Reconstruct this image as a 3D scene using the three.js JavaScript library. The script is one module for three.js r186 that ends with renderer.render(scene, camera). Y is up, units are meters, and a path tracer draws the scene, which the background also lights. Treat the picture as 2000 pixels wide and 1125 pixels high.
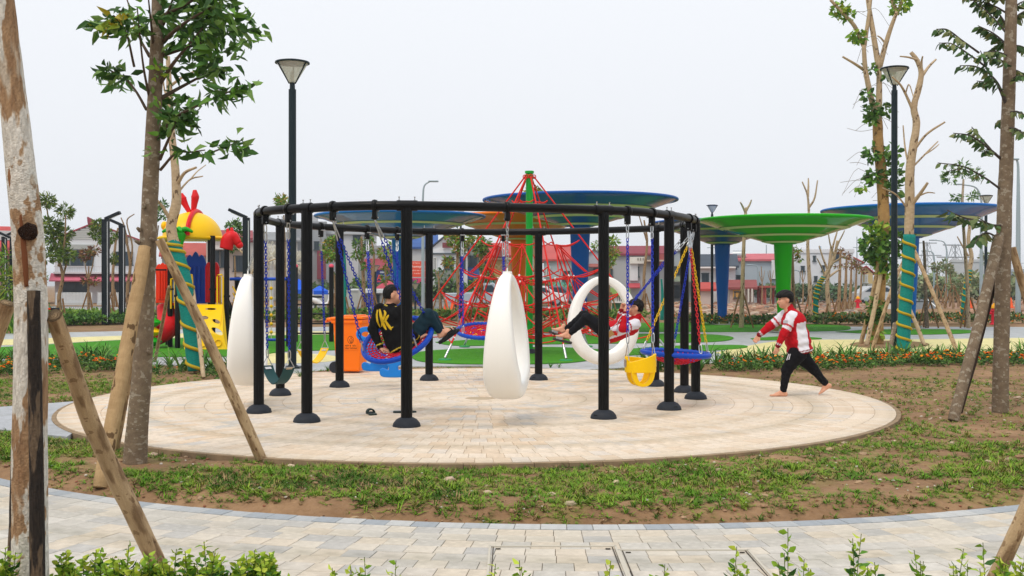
import * as THREE from 'three';
import { mergeGeometries, mergeVertices, toCreasedNormals } from 'three/addons/utils/BufferGeometryUtils.js';
import { RoundedBoxGeometry } from 'three/addons/geometries/RoundedBoxGeometry.js';

// ---------------------------------------------------------------- camera, sky, sun, exposure
const scene = new THREE.Scene();
const camera = new THREE.PerspectiveCamera(29.87, 16 / 9, 0.1, 4000);
camera.position.set(0, 1.5, 0);
camera.rotation.set(-0.0026, 0, 0);
scene.add(camera);
const renderer = new THREE.WebGLRenderer({ antialias: true });
renderer.toneMapping = THREE.LinearToneMapping;
renderer.toneMappingExposure = 1.0;
renderer.shadowMap.enabled = true;
{ // even overcast: a high bright cloud sheet, a touch brighter overhead
  const w = 128, h = 64, a = new Float32Array(w * h * 4);
  for (let j = 0; j < h; j++) for (let i = 0; i < w; i++) {
    const e = Math.sin(((j + 0.5) / h - 0.5) * Math.PI), k = (j * w + i) * 4;
    const s = e > 0 ? 0.9 + 0.36 * e : 0.9;
    const c = [0.94, 0.97, 1.02];
    for (let q = 0; q < 3; q++) a[k + q] = s * c[q];
    a[k + 3] = 1;
  }
  const sky = new THREE.DataTexture(a, w, h, THREE.RGBAFormat, THREE.FloatType);
  sky.mapping = THREE.EquirectangularReflectionMapping; sky.magFilter = THREE.LinearFilter; sky.minFilter = THREE.LinearFilter; sky.needsUpdate = true;
  scene.background = sky; scene.environment = sky;
}
const sun = new THREE.DirectionalLight(0xfff1e0, 1.45);
sun.position.set(-14, 40, 6); sun.target.position.set(0, 0, -15);
sun.castShadow = true; sun.shadow.radius = 34; sun.shadow.mapSize.set(2048, 2048);
Object.assign(sun.shadow.camera, { left: -40, right: 40, top: 40, bottom: -40, near: 1, far: 120 });
scene.add(sun, sun.target);
scene.fog = new THREE.FogExp2(0xe6eaef, 0.0006);
// ---------------------------------------------------------------- helpers
const V = (x, y, z) => new THREE.Vector3(x, y, z), PI = Math.PI, TAU = PI * 2;
const F = 2110, EYE = 1.5, HOR = 557;                      // measured from the photograph: focal length, eye height, horizon
const at = (px, py, d) => V((px - 1000) / F * d, EYE - (py - HOR) / F * d, -d);
const onG = (px, py, y = 0) => { const d = (EYE - y) * F / (py - HOR); return V((px - 1000) / F * d, y, -d); };
let _s = 7; const seed = n => { _s = n >>> 0; };
const R = () => { _s = (_s + 0x6D2B79F5) >>> 0; let t = _s; t = Math.imul(t ^ t >>> 15, t | 1); t ^= t + Math.imul(t ^ t >>> 7, t | 61); return ((t ^ t >>> 14) >>> 0) / 4294967296; };
const rr = (a, b) => a + (b - a) * R(), pick = a => a[Math.floor(R() * a.length)];
const hsh = (x, y, s = 0) => { let n = Math.imul(x | 0, 374761393) + Math.imul(y | 0, 668265263) + Math.imul(s | 0, 1274126177); n = Math.imul(n ^ n >>> 13, 1274126177); return ((n ^ n >>> 16) >>> 0) / 4294967296; };
const sm = t => t * t * (3 - 2 * t), clamp = (x, a, b) => Math.min(b, Math.max(a, x)), lerp = (a, b, t) => a + (b - a) * t, step = (a, b, x) => sm(clamp((x - a) / (b - a), 0, 1));
function vn(x, y, s = 0, w = 0, w2 = w) { // value noise, wrapped every w cells when w > 0
  const xi = Math.floor(x), yi = Math.floor(y), fx = sm(x - xi), fy = sm(y - yi), m = v => w ? ((v % w) + w) % w : v, n = v => w2 ? ((v % w2) + w2) % w2 : v;
  const a = hsh(m(xi), n(yi), s), b = hsh(m(xi + 1), n(yi), s), c = hsh(m(xi), n(yi + 1), s), d = hsh(m(xi + 1), n(yi + 1), s);
  return a + (b - a) * fx + (c - a) * fy + (a - b - c + d) * fx * fy;
}
const fbm = (x, y, s = 0, o = 4, w = 0) => { let v = 0, a = 0.5, f = 1; for (let i = 0; i < o; i++) { v += a * vn(x * f, y * f, s + i, w && (w[0] ?? w) * f, w && (w[1] ?? w) * f); a *= 0.5; f *= 2; } return v / (1 - Math.pow(0.5, o)); };
const names = {};
const numbered = n => { const k = names[n] = (names[n] ?? -1) + 1; return k ? n + '_' + String(k).padStart(3, '0') : n; };
function mesh(name, geo, mat, parent) { const m = new THREE.Mesh(geo, mat); m.name = name; m.castShadow = m.receiveShadow = true; if (parent) parent.add(m); return m; }
function tag(o, label, category, group) { o.userData.label = label; o.userData.category = category; if (group) o.userData.group = group; return o; }
function thing(name, label, category, pos, turn = 0, group) { const o = new THREE.Group(); o.name = numbered(name); if (pos) o.position.copy(pos); o.rotation.y = turn; scene.add(o); return tag(o, label, category, group); }
function single(name, geo, mat, label, category, group) { const m = mesh(numbered(name), geo, mat, scene); return tag(m, label, category, group); }
function struct(name, geo, mat) { const m = mesh(numbered(name), geo, mat, scene); m.userData.kind = 'structure'; return m; }
function copy(o, label, group, pos, turn) { const c = o.clone(); c.name = numbered(o.name.replace(/_\d+$/, '')); c.userData = { ...o.userData, label: label ?? o.userData.label }; if (group) c.userData.group = group; if (pos) c.position.copy(pos); if (turn !== undefined) c.rotation.y = turn; scene.add(c); return c; }
function J(...l) { // join geometries
  l = l.flat(9).filter(Boolean); const col = l.some(g => g.attributes.color);
  return mergeGeometries(l.map(g => {
    g = g.index ? g.toNonIndexed() : g;
    if (!g.attributes.normal) g.computeVertexNormals();
    for (const k of Object.keys(g.attributes)) if (!['position', 'normal', 'uv', 'color'].includes(k)) g.deleteAttribute(k);
    const n = g.attributes.position.count;
    if (!g.attributes.uv) g.setAttribute('uv', new THREE.BufferAttribute(new Float32Array(n * 2), 2));
    if (col && !g.attributes.color) g.setAttribute('color', new THREE.BufferAttribute(new Float32Array(n * 3).fill(1), 3));
    g.morphAttributes = {}; return g;
  }));
}
const _q = new THREE.Quaternion(), _m = new THREE.Matrix4(), YUP = V(0, 1, 0);
const place = (g, x = 0, y = 0, z = 0, rx = 0, ry = 0, rz = 0) => { if (rx || ry || rz) g.applyMatrix4(_m.makeRotationFromEuler(new THREE.Euler(rx, ry, rz))); return g.translate(x, y, z); };
const box = (w, h, d, x = 0, y = 0, z = 0, rx = 0, ry = 0, rz = 0) => place(new THREE.BoxGeometry(w, h, d), x, y, z, rx, ry, rz);
const rbox = (w, h, d, r, x = 0, y = 0, z = 0, rx = 0, ry = 0, rz = 0, s = 2) => place(new RoundedBoxGeometry(w, h, d, s, r), x, y, z, rx, ry, rz);
const cyl = (r1, r2, h, x = 0, y = 0, z = 0, s = 16, open = false) => place(new THREE.CylinderGeometry(r1, r2, h, s, 1, open), x, y, z);   // r1 top
const ball = (r, x = 0, y = 0, z = 0, sx = 1, sy = 1, sz = 1, a = 14, b = 10) => new THREE.SphereGeometry(r, a, b).scale(sx, sy, sz).translate(x, y, z);
const lathe = (pts, s = 24) => new THREE.LatheGeometry(pts.map(p => new THREE.Vector2(p[0], p[1])), s);
const between = (g, p, q) => { _q.setFromUnitVectors(YUP, q.clone().sub(p).normalize()); return g.applyQuaternion(_q).translate((p.x + q.x) / 2, (p.y + q.y) / 2, (p.z + q.z) / 2); };
const rod = (p, q, r, s = 8, r2 = r) => between(new THREE.CylinderGeometry(r2, r, p.distanceTo(q), s, 1), p, q);
const tube = (pts, r, n = 24, s = 8, closed = false) => new THREE.TubeGeometry(new THREE.CatmullRomCurve3(pts, closed, 'catmullrom', 0.5), n, r, s, closed);
const ext = (shape, depth, bevel = 0, seg = 10) => new THREE.ExtrudeGeometry(shape, { depth, bevelEnabled: bevel > 0, bevelSize: bevel, bevelThickness: bevel, bevelSegments: 2, curveSegments: seg });
const poly = (pts, smooth = false) => { const s = new THREE.Shape(); if (smooth) { const c = new THREE.SplineCurve([...pts, pts[0]].map(p => new THREE.Vector2(p[0], p[1]))); s.setFromPoints(c.getPoints(pts.length * 8).slice(0, -1)); } else s.setFromPoints(pts.map(p => new THREE.Vector2(p[0], p[1]))); return s; };
function paint(g, c) { const n = g.attributes.position.count, a = new Float32Array(n * 3), p = g.attributes.position; for (let i = 0; i < n; i++) { const k = typeof c === 'function' ? c(p.getX(i), p.getY(i), p.getZ(i), i) : c; a[i * 3] = k.r; a[i * 3 + 1] = k.g; a[i * 3 + 2] = k.b; } g.setAttribute('color', new THREE.BufferAttribute(a, 3)); return g; }
const C = h => new THREE.Color(h);
// a limb: tapered, bent, a little uneven; uv in metres
function limb(pts, rad, seg = 10, per = 6, wob = 0.06, cap = true, sd = 1) {
  const cv = new THREE.CatmullRomCurve3(pts, false, 'centripetal'), n = (pts.length - 1) * per, len = cv.getLength();
  const fr = cv.computeFrenetFrames(n, false), P = [], U = [], I = [];
  let nrm = fr.normals[0];
  for (let i = 0; i <= n; i++) {
    const t = i / n, c = cv.getPoint(t), k = t * (pts.length - 1), a = Math.min(pts.length - 2, Math.floor(k)), r = Array.isArray(rad) ? lerp(rad[a], rad[a + 1], k - a) : rad;
    const tg = cv.getTangent(t); nrm = nrm.clone().addScaledVector(tg, -nrm.dot(tg)).normalize(); const bn = tg.clone().cross(nrm);
    for (let j = 0; j <= seg; j++) {
      const f = j / seg * TAU, rr_ = r * (1 + wob * (fbm(Math.cos(f) * 1.3 + 9 + sd * 7.3, Math.sin(f) * 1.3 + t * len / Math.max(r, 0.01) * 0.35 + sd * 3.1, sd, 3) - 0.5) * 2);
      P.push(c.x + (nrm.x * Math.cos(f) + bn.x * Math.sin(f)) * rr_, c.y + (nrm.y * Math.cos(f) + bn.y * Math.sin(f)) * rr_, c.z + (nrm.z * Math.cos(f) + bn.z * Math.sin(f)) * rr_);
      U.push(j / seg * Math.max(0.25, TAU * r), t * len);
    }
  }
  const w = seg + 1;
  for (let i = 0; i < n; i++) for (let j = 0; j < seg; j++) { const a = i * w + j; I.push(a, a + 1, a + w, a + 1, a + w + 1, a + w); }
  if (cap) for (const e of [0, n]) { const c = cv.getPoint(e / n), o = P.length / 3; P.push(c.x, c.y, c.z); U.push(0.1, 0.1); for (let j = 0; j < seg; j++) { const a = e * w + j; e ? I.push(a, a + 1, o) : I.push(a + 1, a, o); } }
  const g = new THREE.BufferGeometry(); g.setAttribute('position', new THREE.Float32BufferAttribute(P, 3)); g.setAttribute('uv', new THREE.Float32BufferAttribute(U, 2)); g.setIndex(I); g.computeVertexNormals();
  return g;
}
class Leaves { // many small folded leaves in one mesh
  constructor() { this.p = []; this.c = []; this.i = []; }
  add(o, dir, side, len, wid, col, droop = 0.15) {
    const k = this.p.length / 3, d = dir, n = V(0, 0, 0).crossVectors(dir, side).normalize();
    const put = (a, b, c) => { this.p.push(o.x + d.x * a + side.x * b + n.x * c, o.y + d.y * a + side.y * b + n.y * c, o.z + d.z * a + side.z * b + n.z * c); this.c.push(col.r, col.g, col.b); };
    put(0, 0, 0); put(len * 0.42, wid / 2, wid * 0.14); put(len * 0.45, 0, -wid * 0.06); put(len * 0.42, -wid / 2, wid * 0.14); put(len * 0.8, wid * 0.28, -len * droop * 0.4); put(len * 0.8, -wid * 0.28, -len * droop * 0.4); put(len, 0, -len * droop);
    this.i.push(k, k + 1, k + 2, k, k + 2, k + 3, k + 1, k + 4, k + 2, k + 2, k + 5, k + 3, k + 2, k + 4, k + 6, k + 2, k + 6, k + 5);
  }
  tip(o, dir, len, wid, col, droop) { const s = V(rr(-1, 1), rr(-1, 1), rr(-1, 1)).cross(dir).normalize(); this.add(o, dir.clone().normalize(), s, len, wid, col, droop); }
  geo() { const g = new THREE.BufferGeometry(); g.setAttribute('position', new THREE.Float32BufferAttribute(this.p, 3)); g.setAttribute('color', new THREE.Float32BufferAttribute(this.c, 3)); g.setIndex(this.i); g.computeVertexNormals(); return g; }
}
class Blades { // strap-like leaves, arching
  constructor() { this.p = []; this.c = []; this.i = []; }
  add(o, az, len, wid, lean, arch, col, n = 4) {
    let k = this.p.length / 3, x = 0, y = 0, a = lean; const cx = Math.cos(az), cz = Math.sin(az);
    for (let j = 0; j <= n; j++) {
      const t = j / n, w = wid * (j === n ? 0.06 : Math.sin(PI * (0.28 + 0.66 * t)));
      for (const s of [-1, 0, 1]) { this.p.push(o.x + cx * x - cz * s * w / 2, o.y + y + (s ? w * 0.18 : 0), o.z + cz * x + cx * s * w / 2); this.c.push(col.r, col.g, col.b); }
      if (j < n) { const b = k + j * 3; this.i.push(b, b + 1, b + 3, b + 1, b + 4, b + 3, b + 1, b + 2, b + 4, b + 2, b + 5, b + 4); }
      x += Math.sin(a) * len / n; y += Math.cos(a) * len / n; a += arch / n;
    }
  }
  geo() { return Leaves.prototype.geo.call(this); }
}
const shade = (c, k = 0.15) => { const f = 1 + rr(-k, k); return new THREE.Color(c.r * f, c.g * f * (1 + rr(-0.04, 0.04)), c.b * f); };
// ---------------------------------------------------------------- textures and materials
function tex(size, fn, rx = 1, ry = rx, srgb = true) { // fn(u, v) -> [r, g, b] 0..1
  const d = new Uint8Array(size * size * 4);
  for (let y = 0; y < size; y++) for (let x = 0; x < size; x++) { const c = fn(x / size, y / size), k = (y * size + x) * 4; d[k] = clamp(c[0], 0, 1) * 255; d[k + 1] = clamp(c[1], 0, 1) * 255; d[k + 2] = clamp(c[2], 0, 1) * 255; d[k + 3] = 255; }
  const t = new THREE.DataTexture(d, size, size); t.wrapS = t.wrapT = THREE.RepeatWrapping; t.magFilter = THREE.LinearFilter; t.minFilter = THREE.LinearMipmapLinearFilter; t.generateMipmaps = true; t.repeat.set(rx, ry); if (srgb) t.colorSpace = THREE.SRGBColorSpace; t.needsUpdate = true; return t;
}
const grey = f => (u, v) => { const x = f(u, v); return [x, x, x]; };
const mixc = (a, b, t) => [lerp(a[0], b[0], t), lerp(a[1], b[1], t), lerp(a[2], b[2], t)];
const hx = h => [(h >> 16 & 255) / 255, (h >> 8 & 255) / 255, (h & 255) / 255];
const T = {};
T.grain = tex(256, grey((u, v) => 0.86 + 0.14 * fbm(u * 8, v * 8, 3, 5, 8)), 2);                      // faint mottling for stone and concrete
T.fine = tex(256, grey((u, v) => fbm(u * 32, v * 32, 5, 3, 32)), 4, 4, false);
T.stone = tex(512, (u, v) => { const a = fbm(u * 6, v * 6, 11, 5, 6), b = fbm(u * 40, v * 40, 17, 3, 40), s = 0.8 + 0.2 * a + 0.12 * (b - 0.5); return [s, s * 0.985, s * (0.95 + 0.04 * a)]; }, 0.7);
T.soil = tex(1024, (u, v) => { const a = fbm(u * 6, v * 6, 21, 6, 6), b = fbm(u * 60, v * 60, 22, 3, 60), g = step(0.52, 0.7, fbm(u * 9, v * 9, 25, 4, 9)); let c = mixc(hx(0x644a33), hx(0xae8d6a), a * 0.75 + b * 0.35); return mixc(c, mixc(hx(0x6e6a34), hx(0x8f8a4c), b), g * 0.35); }, 0.28);
T.soilB = tex(512, grey((u, v) => 0.6 * fbm(u * 10, v * 10, 31, 5, 10) + 0.4 * fbm(u * 50, v * 50, 32, 3, 50)), 0.6, 0.6, false);
T.turf = tex(512, (u, v) => { const a = fbm(u * 100, v * 100, 41, 2, 100), b = fbm(u * 5, v * 5, 42, 4, 5); return mixc(hx(0x2f780c), hx(0x549c1a), a * 0.6 + b * 0.4); }, 0.5);
T.pale = tex(1024, (u, v) => { // whitish plate bark with russet patches and old scars
  const a = fbm(u * 5, v * 4, 51, 5, [5, 4]), b = fbm(u * 24, v * 20, 52, 4, [24, 20]), cr = fbm(u * 60, v * 40, 53, 3, [60, 40]);
  let c = mixc(hx(0xc2bdb0), hx(0xe2dfd6), b); const p = step(0.49, 0.56, a + 0.3 * (b - 0.5)); c = mixc(c, mixc(hx(0x7d5a3c), hx(0xa68560), b), p * 0.9);
  const q = step(0.6, 0.7, fbm(u * 7, v * 5, 55, 4, [7, 5])); c = mixc(c, hx(0xd0cfc4), q * 0.6); const k = 0.8 + 0.3 * cr; return [c[0] * k, c[1] * k, c[2] * k];
}, 1.9, 1.1);
T.brown = tex(1024, (u, v) => { // grey-brown smooth bark with pale lichen discs
  const b = fbm(u * 10, v * 26, 61, 5, [10, 26]), f = fbm(u * 70, v * 70, 62, 3, 70); let c = mixc(hx(0x5f5041), hx(0x94836c), b * 0.6 + f * 0.4);
  const l = step(0.62, 0.68, fbm(u * 15, v * 28, 64, 3, [15, 28])); c = mixc(c, mixc(hx(0x9c9484), hx(0xb8b2a2), f), l * 0.6); return c;
}, 1.6, 1.0);
T.tan = tex(512, (u, v) => { const b = fbm(u * 6, v * 30, 71, 5, [6, 30]), f = fbm(u * 60, v * 24, 72, 3, [60, 24]), k = step(0.68, 0.74, fbm(u * 9, v * 9, 73, 4, 9)); let c = mixc(hx(0xa08a6c), hx(0xd0bb9a), b * 0.6 + f * 0.4); return mixc(c, hx(0x4c3a28), k * 0.7); }, 2, 1.1);
T.pole = tex(512, (u, v) => { const b = fbm(u * 14, v * 4, 81, 5, [14, 4]), f = fbm(u * 60, v * 12, 82, 3, [60, 12]), k = 0.75 * step(0.48, 0.72, fbm(u * 9, v * 4, 83, 5, [9, 4])) + 0.6 * step(0.68, 0.72, fbm(u * 10, v * 12, 85, 4, [10, 12])); let c = mixc(hx(0x937a5a), hx(0xcbb08a), b * 0.7 + f * 0.3); return mixc(c, mixc(hx(0x4a3523), hx(0x6b4e33), f), k * 0.7); }, 3, 1.6);
T.char = tex(512, (u, v) => { const b = fbm(u * 10, v * 5, 91, 5, [10, 5]), f = fbm(u * 50, v * 20, 92, 3, [50, 20]), k = step(0.52, 0.66, b); return mixc(mixc(hx(0x1d1a18), hx(0x3a322b), f), mixc(hx(0x6f5a44), hx(0x9a8468), f), k * 0.6); }, 3, 1.6);
T.wrap = tex(256, (u, v) => { const a = fbm(u * 8, v * 60, 101, 3, 8), b = fbm(u * 30, v * 30, 102, 3, 30); return mixc(hx(0x0b6f66), hx(0x1b9a8c), a * 0.6 + b * 0.4); }, 2, 2);
T.wall = tex(256, grey((u, v) => 0.88 + 0.12 * fbm(u * 5, v * 5, 111, 5, 5)), 0.3);
T.rocky = tex(512, (u, v) => { const a = fbm(u * 8, v * 8, 121, 5, 8), b = fbm(u * 50, v * 50, 122, 3, 50); return mixc(hx(0x866450), hx(0xb89a82), a * 0.5 + b * 0.5); }, 0.12);
const mat = (color, rough = 0.8, o = {}) => new THREE.MeshPhysicalMaterial({ color, roughness: rough, specularIntensity: 0.45, ...o });
const phys = (color, rough = 0.4, o = {}) => new THREE.MeshPhysicalMaterial({ color, roughness: rough, ...o });
const K = {
  black: phys(0x050607, 0.36, { specularIntensity: 0.4, bumpMap: T.fine, bumpScale: 0.0004 }), rubber: mat(0x2a2f37, 0.62, { bumpMap: T.fine, bumpScale: 0.0008, map: T.grain }), steel: mat(0xb9bcbd, 0.28, { metalness: 1 }),
  white: mat(0xf6f5f0, 0.42, { bumpMap: T.fine, bumpScale: 0.0004 }), blueChain: mat(0x0d2fb0, 0.4), redChain: mat(0xc91622, 0.4), yellowChain: mat(0xe3b90c, 0.4),
  yellow: mat(0xf5c400, 0.4), red: mat(0xd8141b, 0.4), orange: mat(0xff7a10, 0.42), blue: mat(0x0b45b4, 0.4), lightBlue: mat(0x1f80d8, 0.42), green: mat(0x18a01c, 0.4),
  leaf: new THREE.MeshPhysicalMaterial({ color: 0xffffff, vertexColors: true, roughness: 0.55, specularIntensity: 0.4, side: THREE.DoubleSide, transmission: 0.18, thickness: 0 }),
  vc: mat(0xffffff, 0.8, { vertexColors: true }), cloth: mat(0xffffff, 0.85, { vertexColors: true, bumpMap: T.fine, bumpScale: 0.0006 }),
  pole: mat(0xffffff, 0.85, { map: T.pole, bumpMap: T.fine, bumpScale: 0.003 }), char: mat(0xffffff, 0.9, { map: T.char, bumpMap: T.fine, bumpScale: 0.003 }), tan: mat(0xffffff, 0.8, { map: T.tan, bumpMap: T.fine, bumpScale: 0.004 }),
  brown: mat(0xffffff, 0.85, { map: T.brown, bumpMap: T.fine, bumpScale: 0.004 }), pale: mat(0xffffff, 0.85, { map: T.pale, bumpMap: T.fine, bumpScale: 0.004 }), wrap: mat(0xffffff, 0.75, { map: T.wrap, bumpMap: T.fine, bumpScale: 0.006 }), twine: mat(0xb59a1c, 0.7),
  glass: mat(0x33434f, 0.12, { metalness: 0.0 }), dark: mat(0x191b1d, 0.7), galv: mat(0x9fb0b6, 0.45, { metalness: 0.35 }),
};
// ---------------------------------------------------------------- ground, paving, play surface
const DC = V(-0.41, 0, -14.34), DR = 5.2;                    // paved disc
const PC = V(0.6, 0, -14.8), PR = 7.6, PY = -0.1;           // ring path round it, a step lower
const inPoly = (x, z, P) => { let c = false; for (let i = 0, j = P.length - 1; i < P.length; j = i++) if ((P[i][1] > z) !== (P[j][1] > z) && x < (P[j][0] - P[i][0]) * (z - P[i][1]) / (P[j][1] - P[i][1]) + P[i][0]) c = !c; return c; };
const g2 = l => l.map(([a, b]) => { const p = onG(a, b); return [p.x, p.z]; });
const plazaPts = g2([[-900, 694], [60, 703], [330, 711], [478, 722], [560, 729], [700, 716], [1000, 712], [1112, 722], [1240, 716], [1420, 706], [1700, 697], [2000, 690], [2900, 680], [2900, 637], [2000, 638], [1500, 637], [1100, 636], [700, 637], [450, 640], [240, 646], [0, 651], [-900, 654]]);
const spurPts = g2([[-700, 800], [0, 792], [150, 781], [240, 772], [330, 775], [330, 835], [130, 850], [92, 846], [0, 836], [-700, 852]]);
const gh = (x, z) => {
  const r = Math.hypot(x - DC.x, z - DC.z), rp = Math.hypot(x - PC.x, z - PC.z), n = fbm(x * 0.9, z * 0.9, 201, 4) - 0.5, n2 = fbm(x * 7, z * 7, 205, 3) - 0.5;
  if (z < -60) return -0.08;
  let y = -0.022 + n * 0.06 + n2 * 0.04;
  y -= 0.02 * (1 - step(0, 0.6, r - DR)) * step(-0.2, 0.6, z - DC.z + 2);
  if (z > -14) { y = lerp(y, PY - 0.02 + n2 * 0.05, step(-0.32, 0.03, rp - PR)); if (rp > PR - 0.02) y = Math.min(y, PY - 0.05); }
  if (r < DR + 0.03) y = -0.14;
  if (inPoly(x, z, plazaPts) || inPoly(x, z, spurPts)) y = Math.min(y, -0.1);
  return Math.min(y, 0.05);
};
{
  const xs = [], zs = [], run = (a, b, d, o) => { for (let x = a; x < b - 1e-6; x += d) o.push(x); };
  run(-2000, -400, 400, xs); run(-400, -60, 34, xs); run(-60, -13, 2.35, xs); run(-13, 13, 0.085, xs); run(13, 60, 2.35, xs); run(60, 400, 34, xs); run(400, 2001, 400, xs);
  run(-3000, -200, 400, zs); run(-200, -60, 20, zs); run(-60, -24, 2, zs); run(-24, -3.5, 0.085, zs); run(-3.5, 20, 1.5, zs); run(20, 221, 50, zs);
  const g = new THREE.PlaneGeometry(1, 1, xs.length - 1, zs.length - 1), p = g.attributes.position, u = g.attributes.uv; let k = 0;
  for (let j = 0; j < zs.length; j++) for (let i = 0; i < xs.length; i++, k++) { p.setXYZ(k, xs[i], gh(xs[i], zs[j]), zs[j]); u.setXY(k, xs[i], zs[j]); }
  g.computeVertexNormals();
  struct('ground', g, mat(0xffffff, 0.95, { map: T.soil, bumpMap: T.soilB, bumpScale: 0.04 }));
}
// a wedge-shaped paver of a ring, its middle at angle 0 (the +x side), edges slightly rounded off
function wedge(r0, r1, half, top, thick, ch = 0.0022) {
  const P = [], I = [], n = 2, ring = (a, b, h, y) => { for (let i = 0; i <= n; i++) { const f = lerp(-h, h, i / n); P.push(b * Math.cos(f), y, b * Math.sin(f)); } for (let i = n; i >= 0; i--) { const f = lerp(-h, h, i / n); P.push(a * Math.cos(f), y, a * Math.sin(f)); } };
  ring(r0, r1, half, top - thick); ring(r0, r1, half, top - ch); ring(r0 + ch, r1 - ch, half * (1 - ch / (half * r0 + 1e-6)), top);
  const w = 2 * (n + 1); for (let l = 0; l < 2; l++) for (let i = 0; i < w; i++) { const a = l * w + i, b = l * w + (i + 1) % w; I.push(a, a + w, b, b, a + w, b + w); }
  const o = 2 * w; for (let i = 0; i < n; i++) I.push(o + i, o + w - 1 - i, o + i + 1, o + i + 1, o + w - 1 - i, o + w - 2 - i);
  let g = new THREE.BufferGeometry(); g.setAttribute('position', new THREE.Float32BufferAttribute(P, 3)); g.setIndex(I); g = g.toNonIndexed(); g.computeVertexNormals();
  const p = g.attributes.position, u = new Float32Array(p.count * 2); for (let i = 0; i < p.count; i++) { u[2 * i] = p.getX(i); u[2 * i + 1] = p.getZ(i); } g.setAttribute('uv', new THREE.BufferAttribute(u, 2)); return g;
}
const stoneM = h => mat(h, 0.82, { map: T.stone, bumpMap: T.fine, bumpScale: 0.0012 });
// lays rings of pavers; the ones largest in view are pieces of their own, the rest are joined
function rings(parent, c, r0, dr, nr, arc, tones, top, vis, most, skip, tileName) {
  const mats = tones.map(t => stoneM(t[0])), tot = tones.reduce((s, t) => s + t[1], 0), all = [];
  for (let k = 0; k < nr; k++) {
    const a = r0 + k * dr + 0.0018, b = r0 + (k + 1) * dr - 0.0018, rm = (a + b) / 2, n = Math.max(5, Math.round(TAU * rm / arc)), off = hsh(k, 5, 77) * TAU, half = PI / n - 0.0018 / rm;
    for (let i = 0; i < n; i++) {
      const f = off + i * TAU / n, x = c.x + rm * Math.cos(f), z = c.z + rm * Math.sin(f); if (!vis(x, z) || skip && skip(x, z, k)) continue;
      let t = hsh(i, k, 71) * 0.6 + 0.4 * vn(x * 0.55, z * 0.55, 72), q = 0; t = clamp((t - 0.14) / 0.72, 0, 0.9999) * tot; while (q < tones.length - 1 && t > tones[q][1]) t -= tones[q++][1];
      all.push({ k, a, b, half, f, q, d: -z, dy: (hsh(i, k, 73) - 0.5) * 0.003 });
    }
  }
  all.sort((a, b) => a.d - b.d);
  const gs = {}, rest = []; const geo = t => gs[t.k] ??= wedge(t.a, t.b, t.half, 0, 0.05);
  all.forEach((t, i) => {
    if (i < most) { const m = mesh(tileName, geo(t), mats[t.q], parent); m.position.set(c.x, top + t.dy, c.z); m.rotation.y = -t.f; }
    else rest.push(paint(geo(t).clone().rotateY(-t.f).translate(c.x, top + t.dy, c.z), C(tones[t.q][0])));
  });
  if (rest.length) { const m = mesh('far_pavers', J(rest), mat(0xffffff, 0.82, { vertexColors: true, map: T.stone, bumpMap: T.fine, bumpScale: 0.0012 }), parent); m.userData.kind = 'stuff'; }
  return mats;
}
{
  const bed = mat(0xc4b196, 0.95, { map: T.grain });
  const disc = struct('circular_pavement', cyl(DR, DR, 0.12, DC.x, -0.0665, DC.z, 128), bed);
  rings(disc, DC, 0.21, 0.2375, 21, 0.158, [[0xe6d7c1, 6], [0xe9dcc9, 7], [0xe2d0b8, 3], [0xe1d8cb, 3], [0xd6d2ca, 1.2], [0xe6d2b8, 2]], 0, () => true, 300, null, 'paver');
  const rim = []; const nrim = 110; for (let i = 0; i < nrim; i++) rim.push(wedge(DR + 0.002, DR + 0.05, PI / nrim - 0.0006, -0.004 - 0.006 * hsh(i, 1), 0.14).rotateY(i * TAU / nrim).translate(DC.x, 0, DC.z));
  const e = mesh('edge_stones', J(rim), mat(0x9a8468, 0.9, { map: T.grain }), disc); e.userData.kind = 'stuff';
}
{
  const path = struct('ring_path', (() => { const s = new THREE.Shape(), n = 60, p = []; for (let i = 0; i <= n; i++) { const f = lerp(-0.4, PI + 0.4, i / n); p.push([PC.x + (PR + 0.002) * Math.cos(f), PC.z + (PR + 0.002) * Math.sin(f)]); } for (let i = n; i >= 0; i--) { const f = lerp(-0.4, PI + 0.4, i / n); p.push([PC.x + 10.9 * Math.cos(f), PC.z + 10.9 * Math.sin(f)]); } return ext(poly(p), 0.02).rotateX(PI / 2).translate(0, PY - 0.014, 0); })(), mat(0x9c8a72, 0.95, { map: T.grain }));
  const vis = (x, z) => z > -12.5 && Math.abs(x) < -z * 0.52 + 3.6;
  const edge = rings(path, PC, PR, 0.15, 1, 0.172, [[0xa4adb4, 3], [0xb4babd, 2], [0xc4c8c8, 2]], PY + 0.004, vis, 60, null, 'edge_paver');
  rings(path, PC, PR + 0.15, 0.168, 19, 0.182, [[0xd2cdc2, 5], [0xd8d2c4, 4], [0xcac8c0, 4], [0xd8cfbe, 3], [0xc2c2be, 2], [0xd3d1c9, 4]], PY, vis, 300, null, 'paver');
}
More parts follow.
